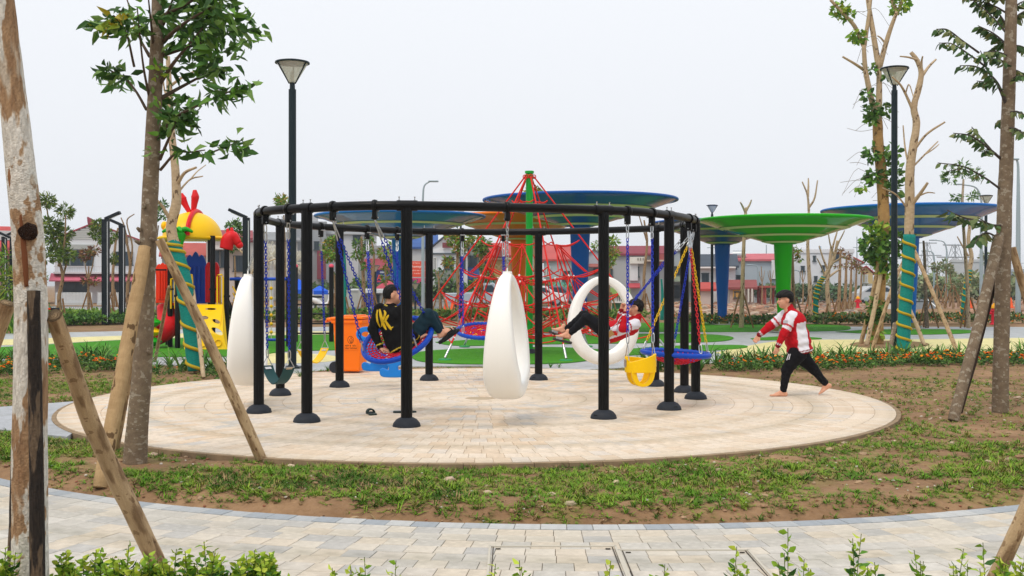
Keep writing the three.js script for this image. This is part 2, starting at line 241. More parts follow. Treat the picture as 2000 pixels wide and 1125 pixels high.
// two inspection covers let into the path: thin metal frames
{
  const fm = mat(0xbeb8aa, 0.7), gap = mat(0x4a443c, 0.9);
  const cover = (x0, x1, z0, z1, label) => {
    const o = thing('inspection_cover', label, 'cover', V((x0 + x1) / 2, PY, (z0 + z1) / 2), 0, 'paved inspection covers'), w = x1 - x0, h = z1 - z0;
    for (const s of [-1, 1]) { mesh('frame_bar', box(0.014, 0.012, h, s * w / 2, 0.002, 0), fm, o); mesh('frame_bar', box(w + 0.014, 0.012, 0.014, 0, 0.002, s * h / 2), fm, o); mesh('gap_line', box(0.006, 0.009, h - 0.03, s * (w / 2 - 0.02), 0, 0), gap, o); }
    for (const sx of [-1, 1]) for (const sz of [-1, 1]) mesh('lifting_point', box(0.03, 0.005, 0.012, sx * (w / 2 - 0.05), 0.0045, sz * (h / 2 - 0.06)), gap, o);
  };
  const a = onG(957, 1069, PY), b = onG(1202, 1069, PY), c = onG(1209, 1076, PY), d = onG(1462, 1076, PY);
  cover(a.x, b.x, a.z, a.z + 1.0, 'square paved inspection cover in the path, nearer the leaning left stakes');
  cover(c.x, d.x, c.z, c.z + 1.0, 'square paved inspection cover in the path, nearer the right bottom corner');
}
const flat = (name, pts, y, m, smooth = false, thick = 0) => { const g = thick ? ext(poly(pts, smooth), thick).rotateX(PI / 2) : new THREE.ShapeGeometry(poly(pts, smooth), 12).rotateX(PI / 2); const p = g.attributes.position, n = g.attributes.normal, u = g.attributes.uv; g.translate(0, y, 0); for (let i = 0; i < p.count; i++) { u.setXY(i, p.getX(i), p.getZ(i)); if (!thick) n.setXYZ(i, 0, 1, 0); } if (!thick) { const ix = g.index.array; for (let i = 0; i < ix.length; i += 3) { const t = ix[i]; ix[i] = ix[i + 1]; ix[i + 1] = t; } } return struct(name, g, m); };
{
  const grey_ = mat(0xb9c0c4, 0.5, { map: T.stone }), yel = mat(0xefe6a0, 0.5, { map: T.stone }), turf = mat(0xffffff, 0.95, { map: T.turf, bumpMap: T.fine, bumpScale: 0.012 });
  flat('play_surface', plazaPts, -0.012, grey_, false, 0.06);
  // left spur of grey paving joining the disc
  flat('side_path', spurPts.filter((p, i) => i !== 4 && i !== 5).concat([]), -0.016, mat(0xb4bac0, 0.8, { map: T.stone }), false, 0.05);
  const ell = (cx, cy, rx, ry) => { const o = []; for (let i = 0; i < 28; i++) { const f = i / 28 * TAU; o.push([cx + rx * Math.cos(f), cy + ry * Math.sin(f)]); } return g2(o); };
  flat('yellow_surface', g2([[-600, 672], [-200, 668], [240, 655], [450, 648], [700, 646], [1100, 645], [1100, 650], [700, 652], [450, 656], [240, 663], [0, 674], [-600, 684]]), -0.008, yel, true);
  flat('yellow_surface', ell(560, 699, 104, 10), -0.008, yel, true);
  flat('yellow_surface', g2([[1395, 688], [1500, 668], [1580, 663], [1800, 662], [2050, 659], [2700, 656], [2700, 676], [2000, 686], [1800, 692], [1500, 700]]), -0.008, yel, true);
  flat('yellow_surface', ell(470, 712, 60, 7), -0.008, yel, true);
  const tf = (pts, sm_ = true) => flat('artificial_turf', pts, 0.006, turf, sm_, 0.012);
  tf(g2([[-500, 694], [0, 678], [110, 672], [250, 664], [480, 657], [620, 654], [740, 656], [748, 672], [690, 682], [560, 686], [480, 695], [240, 697], [60, 699], [-200, 702]]));
  tf(g2([[800, 691], [850, 684], [960, 680], [1080, 678], [1200, 683], [1300, 676], [1440, 674], [1450, 680], [1330, 688], [1200, 696], [1115, 708], [1000, 711], [880, 710], [815, 704]]));
  tf(g2([[850, 668], [950, 662], [1080, 656], [1250, 652], [1380, 653], [1432, 659], [1400, 667], [1250, 670], [1080, 672], [900, 675]]));
  tf(g2([[760, 645], [900, 638], [1080, 634], [1340, 630], [1500, 632], [1630, 635], [1662, 640], [1630, 646], [1450, 648], [1250, 648], [1080, 650], [860, 652]]));
  tf(g2([[1632, 648], [1700, 644], [1800, 643], [1880, 644], [1912, 648], [1860, 652], [1740, 653]]));
  tf(g2([[1466, 661], [1530, 657], [1590, 659], [1602, 662], [1530, 664], [1480, 664]]));
}
// ---------------------------------------------------------------- swing frame: twelve posts, a closed ring beam, hangers
const postPx = [[505, 806], [599, 824], [794, 833], [1179, 817], [1307, 800], [1359, 779], [1337, 766], [1280, 754], [1052, 742], [838, 743], [663, 756], [547, 772]];
const posts = postPx.map(([a, b]) => onG(a, b)), BEAM = 2.345;
const ringCurve = new THREE.CatmullRomCurve3(posts.map(p => V(p.x, BEAM, p.z)), true, 'catmullrom', 0.5);
const NP = posts.length;
const ringT = (px, front) => { let b = 0, e = 1e9; for (let i = 0; i < 2400; i++) { const p = ringCurve.getPoint(i / 2400); if ((p.z > -14.4) !== front) continue; const d = Math.max(2, Math.abs(1000 + p.x / -p.z * F - px)) * 100 + (front ? -p.z : p.z); if (d < e) { e = d; b = i / 2400; } } return b; };
const swingFrame = thing('swing_frame', 'black steel ring swing frame on twelve round posts over the paved circle', 'swing frame');
{
  const prof = []; for (let i = 0; i < 48; i++) { const f = i / 48 * TAU, r = 0.061 - (i % 6 === 0 ? 0.005 : 0); prof.push([r * Math.cos(f), r * Math.sin(f)]); }
  const postG = ext(poly(prof), BEAM - 0.075).rotateX(-PI / 2).translate(0, 0.05, 0);
  const dome = lathe([[0.0, 0.098], [0.064, 0.098], [0.075, 0.094], [0.11, 0.075], [0.14, 0.04], [0.15, 0.008], [0.148, 0], [0, 0]], 28), slot = rbox(0.012, 0.014, 0.05, 0.004, 0, 0, 0);
  const cap = J(cyl(0.052, 0.062, 0.05, 0, BEAM - 0.05, 0, 20)), bolt = J(cyl(0.012, 0.012, 0.012, 0, 0, 0, 6), cyl(0.006, 0.006, 0.03, 0, 0.016, 0, 6), cyl(0.01, 0.008, 0.01, 0, 0.034, 0, 6));
  posts.forEach((p, i) => {
    const g = mesh('post', postG, K.black, swingFrame); g.position.copy(p); g.rotation.y = i * 1.3;
    const c = mesh('base_cover', dome, K.rubber, g); const s = mesh('cover_slot', slot, K.dark, g); s.position.set(0.133, 0.044, 0); s.rotation.z = 0.95; mesh('post_collar', cap, K.black, g);
    // beam from this post to the next, and the sleeve over the joint
    const a = i / NP, pt = []; for (let k = 0; k <= 14; k++) pt.push(ringCurve.getPoint(a + k / 14 / NP));
    mesh('ring_beam', tube(pt, 0.05, 28, 14), K.black, swingFrame);
    const s0 = ringCurve.getPoint((a - 0.1 / 18.3 + 1) % 1), s1 = ringCurve.getPoint(a + 0.1 / 18.3); const sl = mesh('sleeve', rod(s0, s1, 0.058, 20), K.black, swingFrame);
    for (const q of [s0, s1]) { const b = mesh('bolt', bolt, K.steel, sl); b.position.set(lerp(p.x, q.x, 0.75), BEAM + 0.056, lerp(p.z, q.z, 0.75)); }
  });
}
const hangG = J(new THREE.TorusGeometry(0.056, 0.011, 6, 18).scale(1, 1, 2.4), rbox(0.075, 0.1, 0.05, 0.014, 0, -0.1, 0), cyl(0.013, 0.013, 0.07, 0, 0, 0, 8).rotateX(PI / 2).translate(0, -0.128, 0)), hangBolt = cyl(0.009, 0.009, 0.075, 0, 0, 0, 6).rotateX(PI / 2);
function hanger(t) { const p = ringCurve.getPoint(t), d = ringCurve.getTangent(t), h = mesh('hanger', hangG, K.black, swingFrame); h.position.copy(p); h.rotation.y = Math.atan2(d.x, d.z); for (const [bx, by] of [[0, -0.128], [0.045, -0.05]]) mesh('hanger_bolt', hangBolt, K.steel, h).position.set(bx, by, 0); return p.clone().add(V(0, -0.15, 0)); }
// chains
const linkG = (() => { const c = []; const L = 0.026, w = 0.0132; for (let i = 0; i < 14; i++) { const f = i / 14 * TAU; c.push(V(w * Math.cos(f), Math.sin(f) * w + Math.sign(Math.sin(f) + 1e-9) * (L - w) * Math.min(1, Math.abs(Math.sin(f)) * 3), 0)); } return new THREE.TubeGeometry(new THREE.CatmullRomCurve3(c, true), 16, 0.0052, 5, true); })();
function chainG(p, q, sc = 1, sag = 0) { const n = Math.max(2, Math.round(p.distanceTo(q) / (0.0405 * sc))), out = [], dir = q.clone().sub(p); _q.setFromUnitVectors(YUP, dir.clone().normalize()); const qq = _q.clone(); for (let i = 0; i < n; i++) { const t = (i + 0.5) / n; out.push(linkG.clone().scale(sc, sc * dir.length() / n / (0.0405 * sc), sc).rotateY((i % 2) * PI / 2 + 0.5).applyQuaternion(qq).translate(p.x + dir.x * t, p.y + dir.y * t - sag * 4 * t * (1 - t), p.z + dir.z * t)); } return J(out); }
const quick = (p, q) => { const d = p.distanceTo(q), g = linkG.clone().scale(1.25, d / 0.052, 1.25).rotateY(0.6); _q.setFromUnitVectors(YUP, q.clone().sub(p).normalize()); return g.applyQuaternion(_q).translate((p.x + q.x) / 2, (p.y + q.y) / 2, (p.z + q.z) / 2); };
const along = (p, q, m) => p.clone().addScaledVector(q.clone().sub(p).normalize(), m);
function hangChain(o, p, q, m, link = 0.2) { const a = along(p, q, link / 2), b = along(p, q, link), e = along(q, p, 0.12), r = o.position; const rel = g => g.translate(-r.x, -r.y, -r.z); mesh('snap_link', rel(J(quick(p, a), quick(a, b))), K.steel, o); mesh('chain', rel(chainG(b, e)), m, o); mesh('snap_link', rel(quick(e, q)), K.steel, o); }

// ---- white oval hoop seats
function podGeo(h = 1.37, w = 1.1) {
  const P = [], U = [], I = [], n = 72, s = 20;
  for (let i = 0; i <= n; i++) {
    const f = i / n * TAU + PI / 2, low = (1 - Math.sin(f)) / 2, k = Math.sqrt(low), th = lerp(0.052, 0.112, k), ax = lerp(0.06, 0.215, Math.pow(low, 0.75)) * (1 - 0.12 * step(0.85, 1, low)), rx = w / 2 - th, ry = h / 2 - th, cx = rx * Math.cos(f) * (1 - 0.1 * Math.sin(f)), cy = ry * Math.sin(f), nx = Math.cos(f) / rx, ny = Math.sin(f) / ry, nl = Math.hypot(nx, ny);
    for (let j = 0; j <= s; j++) { const a = j / s * TAU, ca = Math.cos(a), sa = Math.sin(a), e = 0.62, u = Math.sign(ca) * Math.pow(Math.abs(ca), e) * th, v = Math.sign(sa) * Math.pow(Math.abs(sa), e) * ax; const inn = u < 0 ? u * (1 - 0.55 * Math.pow(1 - Math.min(1, Math.abs(v) / ax), 1) * k) : u; P.push(cx + nx / nl * inn, cy + ny / nl * inn, v); U.push(i / n * 4, j / s); }
  }
  for (let i = 0; i < n; i++) for (let j = 0; j < s; j++) { const a = i * (s + 1) + j; I.push(a, a + s + 1, a + 1, a + 1, a + s + 1, a + s + 2); }
  const g = new THREE.BufferGeometry(); g.setAttribute('position', new THREE.Float32BufferAttribute(P, 3)); g.setAttribute('uv', new THREE.Float32BufferAttribute(U, 2)); g.setIndex(I); g.computeVertexNormals(); return g;
}
const podG = podGeo(), podKnob = J(cyl(0.05, 0.055, 0.03, 0, 0.69, 0, 16), new THREE.TorusGeometry(0.02, 0.006, 6, 12).translate(0, 0.72, 0)), podMark = new THREE.TorusGeometry(0.05, 0.002, 5, 24);
function pod(t, yc, turn, label, lean = 0, dx = 0) {
  const p = hanger(t), o = thing('hoop_swing', label, 'swing', V(p.x + dx, yc, p.z), 0, 'white hoop swings');
  const b = mesh('hoop_seat', podG, K.white, o); b.rotation.set(0, turn, lean); const kn = mesh('top_knob', podKnob, K.white, b); const mk = mesh('moulded_mark', podMark, K.white, b); mk.position.set(0, -0.42, 0); mk.rotation.x = PI / 2;
  mesh('chain', chainG(p, V(p.x + dx, yc + 0.74, p.z), 0.9).translate(-p.x - dx, -yc, -p.z), K.steel, o); return o;
}
pod(ringT(991, true), 0.945, 1.4, 'white plastic hoop swing hanging edge-on in the middle of the frame');
pod(0.968, 0.935, 1.66, 'white plastic hoop swing behind the leftmost black post', 0, -0.16);
{ const t = ringT(1180, false); pod(t, 0.955, 0.12, 'white plastic hoop swing facing the camera beside the reclining child'); }

// ---- belt swings
const beltG = (() => { const P = [], I = [], U = [], n = 28, w = 0.075; const prof = i => { const t = i / n * 2 - 1, x = 0.27 * t * (1 - 0.1 * t * t), y = 0.2 * Math.pow(Math.abs(t), 1.7) - 0.2; return [x, y]; }; for (let i = 0; i <= n; i++) { const [x, y] = prof(i); for (const [dz, dy] of [[-w, 0], [-w * 0.5, -0.006], [w * 0.5, -0.006], [w, 0], [w, -0.012], [-w, -0.012]]) { P.push(x, y + dy, dz); U.push(i / n, dz); } } for (let i = 0; i < n; i++) for (let j = 0; j < 6; j++) { const a = i * 6 + j, b = i * 6 + (j + 1) % 6; I.push(a, b, a + 6, b, b + 6, a + 6); } const e = n * 6; I.push(0, 2, 1, 0, 3, 2, 0, 4, 3, 0, 5, 4, e, e + 1, e + 2, e, e + 2, e + 3, e, e + 3, e + 4, e, e + 4, e + 5); let g = new THREE.BufferGeometry(); g.setAttribute('position', new THREE.Float32BufferAttribute(P, 3)); g.setAttribute('uv', new THREE.Float32BufferAttribute(U, 2)); g.setIndex(I); return toCreasedNormals(g, 0.6); })();
function triangle(x, dir) { const a = V(x, 0.115, 0), b = V(x + dir * 0.002, 0.0, -0.068), c = V(x + dir * 0.002, 0.0, 0.068); return J(rod(a, b, 0.006, 6), rod(a, c, 0.006, 6), rod(b, c, 0.006, 6)); }
function belt(tA, tB, seatPx, seatD, m, label, chainM = K.blueChain) {
  const a = hanger(tA), b = hanger(tB), c = at(seatPx[0], seatPx[1], seatD), o = thing('belt_swing', label, 'swing', c), dir = b.clone().sub(a).setY(0).normalize(), turn = Math.atan2(-dir.z, dir.x);
  const s = mesh('belt_seat', beltG, m, o); s.rotation.y = turn;
  for (const sd of [-1, 1]) { const h = mesh('hanger_triangle', triangle(sd * 0.245, sd), K.steel, s); const pl = mesh('end_plate', rbox(0.004, 0.07, 0.085, 0.002, sd * 0.238, -0.018, 0, 0, 0, -sd * 0.86), mat(sd < 0 ? 0xe8e8ea : 0xc9b9a0, 0.5), s); const e = V(c.x + dir.x * sd * 0.245, c.y + 0.1, c.z + dir.z * sd * 0.245); hangChain(o, sd < 0 ? a : b, e, chainM); }
  return o;
}
belt(ringT(516, true), ringT(561, true), [543, 716], 13.0, mat(0x1f4a4c, 0.5), 'dark green rubber belt swing hanging behind the front left posts');
belt(ringT(592, false), ringT(625, false), [611, 681], 15.6, K.yellow, 'bright yellow belt swing hanging at the back left of the frame');

// ---- net basket swings
function netGeos(r, sag) {
  const red = [], mixd = [], cols = [C(0xc81230), C(0x2a46c8), C(0xe0b81c)], yb = q => -sag * (1 - (q / r) ** 2);
  for (let k = 1; k <= 9; k++) { const q = r * k / 10, pts = []; const n = 8 + k * 4; for (let i = 0; i < n; i++) { const f = i / n * TAU; pts.push(V(q * Math.cos(f), yb(q) + 0.006 * (i % 2 ? 1 : -1), q * Math.sin(f))); } const g = tube(pts, 0.0085, n * 2, 5, true); red.push(paint(g, (x, y, z) => { const s = Math.floor((Math.atan2(z, x) / TAU + 0.5) * n * 0.5 + 0.01); return cols[k < 8 && k > 2 ? (s % 3 === 0 ? (k + (s >> 2)) % 3 : 0) : 0]; })); }
  for (let i = 0; i < 36; i++) { const f = i / 36 * TAU, pts = []; for (let k = 0; k <= 6; k++) { const q = lerp(r * (i % 2 ? 0.4 : 0.12), r * 1.02, k / 6); pts.push(V(q * Math.cos(f), yb(q) - 0.004, q * Math.sin(f))); } red.push(paint(tube(pts, 0.007, 8, 5), cols[0])); }
  return J(red);
}
const netG = netGeos(0.39, 0.13), netFlat = netGeos(0.39, 0.045), rimG = new THREE.TorusGeometry(0.41, 0.032, 12, 72).rotateX(PI / 2), lashG = (() => { const o = []; for (let i = 0; i < 40; i++) { const f = i / 40 * TAU; o.push(new THREE.TorusGeometry(0.036, 0.004, 4, 10).rotateY(-f + PI / 2).translate(0.41 * Math.cos(f), 0, 0.41 * Math.sin(f)).rotateY(0)); } return J(o); })();
function basket(c, euler, anchors, label, sc = 1, chains = [K.blueChain], ng = netG) { // anchors: [beam point, angle on the rim]
  const o = thing('basket_swing', label, 'swing', c), b = mesh('rim', rimG, K.blue, o); b.rotation.set(...euler); b.scale.setScalar(sc); mesh('net', ng, mat(0xffffff, 0.6, { vertexColors: true }), b); mesh('rim_lashing', lashG, K.blue, b);
  b.updateMatrix(); anchors.forEach(([p, f], i) => { const e = V(0.41 * Math.cos(f), 0.03, 0.41 * Math.sin(f)).applyMatrix4(b.matrix).add(c); hangChain(o, p, e, chains[i % chains.length], 0.24); }); return o;
}
const nestC = at(776, 663, 12.45), nestE = [0.52, 0.1, 0.28];
{ const a = hanger(ringT(648, true)), b = hanger(ringT(731, true)); basket(nestC, nestE, [[a, 2.95], [a, -2.2], [b, 0.95], [b, -0.15]], 'blue rimmed basket swing tilted up with the child in black seated in it', 1, [K.blueChain], netFlat); }
{ const a = hanger(ringT(901, false)), b = hanger(ringT(985, false)); const m = a.clone().lerp(b, 0.5); basket(V(m.x, 0.78, m.z + 0.15), [0.24, 0.2, -0.02], [[a, 2.6], [a, -2.6], [b, 0.5], [b, -0.5]], 'blue rimmed basket swing with red net hanging empty before the rope pyramid', 0.98, [K.blueChain], netFlat); }
{ const a = hanger(ringT(1347, true)), b = hanger(ringT(1357, true)); const c = at(1320, 690, 13.4); basket(c, [0.03, 0.3, -0.06], [[a, 0.15], [a, 1.2], [b, -2.9], [b, -1.2]], 'blue rimmed basket swing with red net on red and yellow chains', 1.0, [K.yellowChain, K.redChain, K.yellowChain, K.blueChain]); }

// ---- yellow infant bucket seat
{
  const a = hanger(ringT(1227, true)), b = hanger(ringT(1275, true)), c = at(1251, 726, 12.2), o = thing('bucket_swing', 'yellow infant bucket swing hanging on two blue chains', 'swing', c);
  const t = 0.22;
  const band = (y0, y1, rx, rz, th) => { const outer = new THREE.Shape(); outer.absellipse(0, 0, rx, rz, 0, TAU); const hole = new THREE.Path(); hole.absellipse(0, 0, rx - th, rz - th, 0, TAU); outer.holes.push(hole); return ext(outer, y1 - y0, 0.006, 24).rotateX(-PI / 2).translate(0, y0, 0); };
  const up = band(0, 0.15, 0.175, 0.14, 0.02); { const p = up.attributes.position; for (let i = 0; i < p.count; i++) if (p.getY(i) > 0.1) p.setY(i, p.getY(i) + 0.05 * (p.getX(i) / 0.175) * (p.getZ(i) > 0 ? 1 : -0.4)); up.computeVertexNormals(); }
  const seat = mesh('seat_band', up, K.yellow, o); seat.rotation.y = t;
  const strap = (x0, z0, x1, z1) => { const pts = []; for (let i = 0; i <= 12; i++) { const k = i / 12, y = -0.155 * Math.sin(PI * k); pts.push(V(lerp(x0, x1, k), y + 0.01, lerp(z0, z1, k))); } const g = new THREE.BufferGeometry(), P = [], I = []; pts.forEach((p, i) => { const w = 0.045; for (const sx of [-1, 1]) for (const sy of [-0.009, 0.009]) P.push(p.x + sx * w * 0.5, p.y + sy, p.z + sx * w * 0.5); if (i) { const q = (i - 1) * 4, r = i * 4; for (const [m, n] of [[0, 1], [1, 3], [3, 2], [2, 0]]) I.push(q + m, q + n, r + m, q + n, r + n, r + m); } }); g.setAttribute('position', new THREE.Float32BufferAttribute(P, 3)); g.setIndex(I); return toCreasedNormals(g, 0.7); };
  const crotch = rbox(0.1, 0.016, 0.2, 0.007, 0, -0.15, 0), sideU = sx => { const sh = new THREE.Shape(); sh.moveTo(-0.135, 0.02); sh.quadraticCurveTo(-0.13, -0.16, 0, -0.16); sh.quadraticCurveTo(0.13, -0.16, 0.135, 0.02); sh.lineTo(0.085, 0.02); sh.quadraticCurveTo(0.07, -0.13, 0, -0.135); sh.quadraticCurveTo(-0.07, -0.13, -0.085, 0.02); return ext(sh, 0.03, 0.004).translate(0, 0, sx * 0.085 - 0.015); };
  mesh('seat_bottom', J(sideU(1), sideU(-1), crotch), K.yellow, seat);
  for (const sd of [-1, 1]) { mesh('steel_plate', rbox(0.006, 0.085, 0.07, 0.003, sd * 0.181, 0.1, 0), K.steel, seat); const e = V(c.x + Math.cos(t) * sd * 0.15, c.y + 0.32, c.z - Math.sin(t) * sd * 0.15); hangChain(o, sd < 0 ? a : b, e, K.blueChain, 0.16); for (const z of [-0.07, 0.07]) mesh('hanger_wire', rod(V(sd * 0.15, 0.33, 0), V(sd * 0.16, 0.13, z), 0.005, 6), K.steel, seat); }
}
// ---- blue moulded two-rider swing at the back left
{
  const a = hanger(ringT(715, false)), b = hanger(ringT(774, false)), c = at(752, 690, 15.9), o = thing('two_rider_swing', 'sky blue moulded plastic swing for two riders behind the tilted basket', 'swing', c);
  const foot = x => { const s = poly([[-0.06, 0.14], [0.06, 0.14], [0.07, 0.03], [0.2, 0.05], [0.21, -0.02], [0.09, -0.06], [0.1, -0.16], [0.25, -0.13], [0.28, -0.19], [0.2, -0.25], [-0.2, -0.25], [-0.28, -0.19], [-0.25, -0.13], [-0.1, -0.16], [-0.09, -0.06], [-0.21, -0.02], [-0.2, 0.05], [-0.07, 0.03]], true); return ext(s, 0.07, 0.02).scale(0.66, 0.8, 0.8).translate(x, -0.04, 0); };
  mesh('side_panel', foot(-0.14), K.lightBlue, o); const p2 = mesh('side_panel', foot(0), K.lightBlue, o); p2.position.set(0.17, -0.06, 0.38);
  mesh('seat_bar', rbox(0.5, 0.06, 0.16, 0.025, 0.02, 0.12, 0.2), K.lightBlue, o);
  const hs = new THREE.Shape(); hs.absellipse(0, 0, 0.13, 0.1, 0, TAU); const hh = new THREE.Path(); hh.absellipse(0, 0, 0.075, 0.05, 0, TAU); hs.holes.push(hh); const han = mesh('grab_handle', ext(hs, 0.05, 0.012, 20).translate(-0.28, 0.28, 0), K.lightBlue, o); mesh('handle_arm', rbox(0.1, 0.3, 0.06, 0.02, -0.22, 0.13, 0.02, 0, 0, -0.2), K.lightBlue, o);
  hangChain(o, a, c.clone().add(V(-0.22, 0.3, 0.02)), K.blueChain); hangChain(o, a, c.clone().add(V(-0.1, 0.16, 0.3)), K.blueChain); hangChain(o, b, c.clone().add(V(0.2, 0.16, 0.1)), K.blueChain);
}
// ---- flat seat swing carrying the reclining child
const recT = [ringT(1352, false), ringT(1338, false)], recA = hanger(recT[0]), recB = hanger(recT[1]);
// ---------------------------------------------------------------- people: one continuous skin each, clothes and hair over it
const smin = (a, b, k) => { const h = clamp(0.5 + 0.5 * (b - a) / k, 0, 1); return b + (a - b) * h - k * h * (1 - h); };
function dCap(x, y, z, c) { const [a, b, ra, rb] = c, bx = b.x - a.x, by = b.y - a.y, bz = b.z - a.z, px = x - a.x, py = y - a.y, pz = z - a.z, h = clamp((px * bx + py * by + pz * bz) / (bx * bx + by * by + bz * bz + 1e-9), 0, 1); c.h = h; return Math.hypot(px - bx * h, py - by * h, pz - bz * h) - lerp(ra, rb, h); }
function dEll(x, y, z, e) { // centre, radii, frame (three unit vectors)
  const px = x - e.c.x, py = y - e.c.y, pz = z - e.c.z; let a = px, b = py, c = pz;
  if (e.f) { a = px * e.f[0].x + py * e.f[0].y + pz * e.f[0].z; b = px * e.f[1].x + py * e.f[1].y + pz * e.f[1].z; c = px * e.f[2].x + py * e.f[2].y + pz * e.f[2].z; }
  const k0 = Math.hypot(a / e.r[0], b / e.r[1], c / e.r[2]), k1 = Math.hypot(a / e.r[0] ** 2, b / e.r[1] ** 2, c / e.r[2] ** 2); return k1 < 1e-9 ? -Math.min(...e.r) : k0 * (k0 - 1) / k1;
}
const field = (prims, k) => (x, y, z) => { let d = 9; for (const p of prims) { const q = Array.isArray(p) ? dCap(x, y, z, p) : dEll(x, y, z, p); if (q < d + k) d = d > 8 ? q : smin(d, q, k); } return d; };
function net(fn, lo, hi, cell) { // surface nets
  const nx = Math.ceil((hi.x - lo.x) / cell) + 1, ny = Math.ceil((hi.y - lo.y) / cell) + 1, nz = Math.ceil((hi.z - lo.z) / cell) + 1, D = new Float32Array(nx * ny * nz), id = (i, j, k) => (k * ny + j) * nx + i;
  for (let k = 0; k < nz; k++) for (let j = 0; j < ny; j++) for (let i = 0; i < nx; i++) D[id(i, j, k)] = fn(lo.x + i * cell, lo.y + j * cell, lo.z + k * cell);
  const vi = new Int32Array(nx * ny * nz).fill(-1), P = [], I = [];
  for (let k = 0; k < nz - 1; k++) for (let j = 0; j < ny - 1; j++) for (let i = 0; i < nx - 1; i++) {
    let m = 0, sx = 0, sy = 0, sz = 0, n = 0; const c = []; for (let q = 0; q < 8; q++) { c[q] = D[id(i + (q & 1), j + (q >> 1 & 1), k + (q >> 2))]; if (c[q] < 0) m |= 1 << q; } if (m === 0 || m === 255) continue;
    for (let a = 0; a < 8; a++) for (const b of [1, 2, 4]) if (!(a & b)) { const e = a | b; if ((c[a] < 0) !== (c[e] < 0)) { const t = c[a] / (c[a] - c[e]); sx += (a & 1) + (b === 1 ? t : 0); sy += (a >> 1 & 1) + (b === 2 ? t : 0); sz += (a >> 2) + (b === 4 ? t : 0); n++; } }
    vi[id(i, j, k)] = P.length / 3; P.push(lo.x + (i + sx / n) * cell, lo.y + (j + sy / n) * cell, lo.z + (k + sz / n) * cell);
  }
  for (let k = 1; k < nz - 1; k++) for (let j = 1; j < ny - 1; j++) for (let i = 1; i < nx - 1; i++) { const s = D[id(i, j, k)] < 0;
    const quad = (a, b, c, d, f) => { if (a < 0 || b < 0 || c < 0 || d < 0) return; f ? I.push(a, b, c, a, c, d) : I.push(a, c, b, a, d, c); };
    if (s !== D[id(i + 1, j, k)] < 0) quad(vi[id(i, j - 1, k - 1)], vi[id(i, j, k - 1)], vi[id(i, j, k)], vi[id(i, j - 1, k)], s);
    if (s !== D[id(i, j + 1, k)] < 0) quad(vi[id(i - 1, j, k - 1)], vi[id(i - 1, j, k)], vi[id(i, j, k)], vi[id(i, j, k - 1)], s);
    if (s !== D[id(i, j, k + 1)] < 0) quad(vi[id(i - 1, j - 1, k)], vi[id(i, j - 1, k)], vi[id(i, j, k)], vi[id(i - 1, j, k)], s);
  }
  const g = new THREE.BufferGeometry(); g.setAttribute('position', new THREE.Float32BufferAttribute(P, 3)); g.setIndex(I); g.computeVertexNormals(); return g;
}
function netOf(prims, k, cell, extra) { const lo = V(9, 9, 9), hi = V(-9, -9, -9); for (const p of prims) { const e = Array.isArray(p) ? [[p[0], p[2]], [p[1], p[3]]] : [[p.c, Math.max(...p.r)]]; for (const [c, r] of e) { lo.min(V(c.x - r, c.y - r, c.z - r)); hi.max(V(c.x + r, c.y + r, c.z + r)); } } const m = cell * 2 + 0.02; lo.subScalar(m); hi.addScalar(m); const f = field(prims, k); return net(extra ? (x, y, z) => extra(f(x, y, z), x, y, z) : f, lo, hi, cell); }
const frame = (fwd, up) => { const f = fwd.clone().normalize(), r = f.clone().cross(up).normalize(), u = r.clone().cross(f); return { f, u, r, at: (c, a, b, d) => c.clone().addScaledVector(r, a).addScaledVector(u, b).addScaledVector(f, d), rot: [r, u, f] }; };
const skinC = C(0xd9a184), lipC = C(0xb5625a), darkC = C(0x17110f);
function headGeo(c, fr, s = 1) { // right, up, forward
  const e = (a, b, d, x, y, z) => ({ c: fr.at(c, a * s, b * s, d * s), r: [x * s, y * s, z * s], f: fr.rot });
  const pr = [e(0, 0.03, -0.012, 0.074, 0.078, 0.09), e(0, -0.03, 0.02, 0.06, 0.075, 0.062), e(0, -0.068, 0.042, 0.034, 0.03, 0.032), e(0.034, -0.03, 0.052, 0.026, 0.026, 0.022), e(-0.034, -0.03, 0.052, 0.026, 0.026, 0.022)];
  const nose = [[fr.at(c, 0, 0.004 * s, 0.078 * s), fr.at(c, 0, -0.026 * s, 0.092 * s), 0.007 * s, 0.012 * s]], lips = [e(0, -0.054, 0.072, 0.02, 0.008, 0.009)], ears = [1, -1].map(q => e(q * 0.077, -0.008, -0.012, 0.011, 0.031, 0.02)), neck = [[fr.at(c, 0, -0.05 * s, -0.015 * s), fr.at(c, 0, -0.15 * s, -0.03 * s), 0.046 * s, 0.05 * s]];
  const f1 = field(pr, 0.03 * s), f2 = field([...nose, ...lips, ...ears, ...neck], 0.004);
  const socket = [1, -1].map(q => e(q * 0.031, 0.008, 0.083, 0.017, 0.011, 0.014)), fn = (x, y, z) => { let d = smin(f1(x, y, z), f2(x, y, z), 0.01 * s); for (const k of socket) d = -smin(-d, dEll(x, y, z, k), 0.008 * s); return d; };
  const b = V(0.16, 0.19, 0.16).multiplyScalar(s), g = net(fn, c.clone().sub(b), c.clone().add(b), 0.0045);
  paint(g, (x, y, z) => { const p = V(x, y, z).sub(c), a = p.dot(fr.r) / s, u = p.dot(fr.u) / s, d = p.dot(fr.f) / s; if (d > 0.04) { const q = Math.abs(a) - 0.031; if (Math.hypot(q / 0.014, (u - 0.006) / 0.0058) < 1) return darkC; if (Math.abs(q) < 0.019 && Math.abs(u - 0.029 + q * q * 12) < 0.0045) return darkC; if (Math.hypot(a / 0.023, (u + 0.054) / 0.009) < 1) return lipC; } return skinC; });
  return g;
}
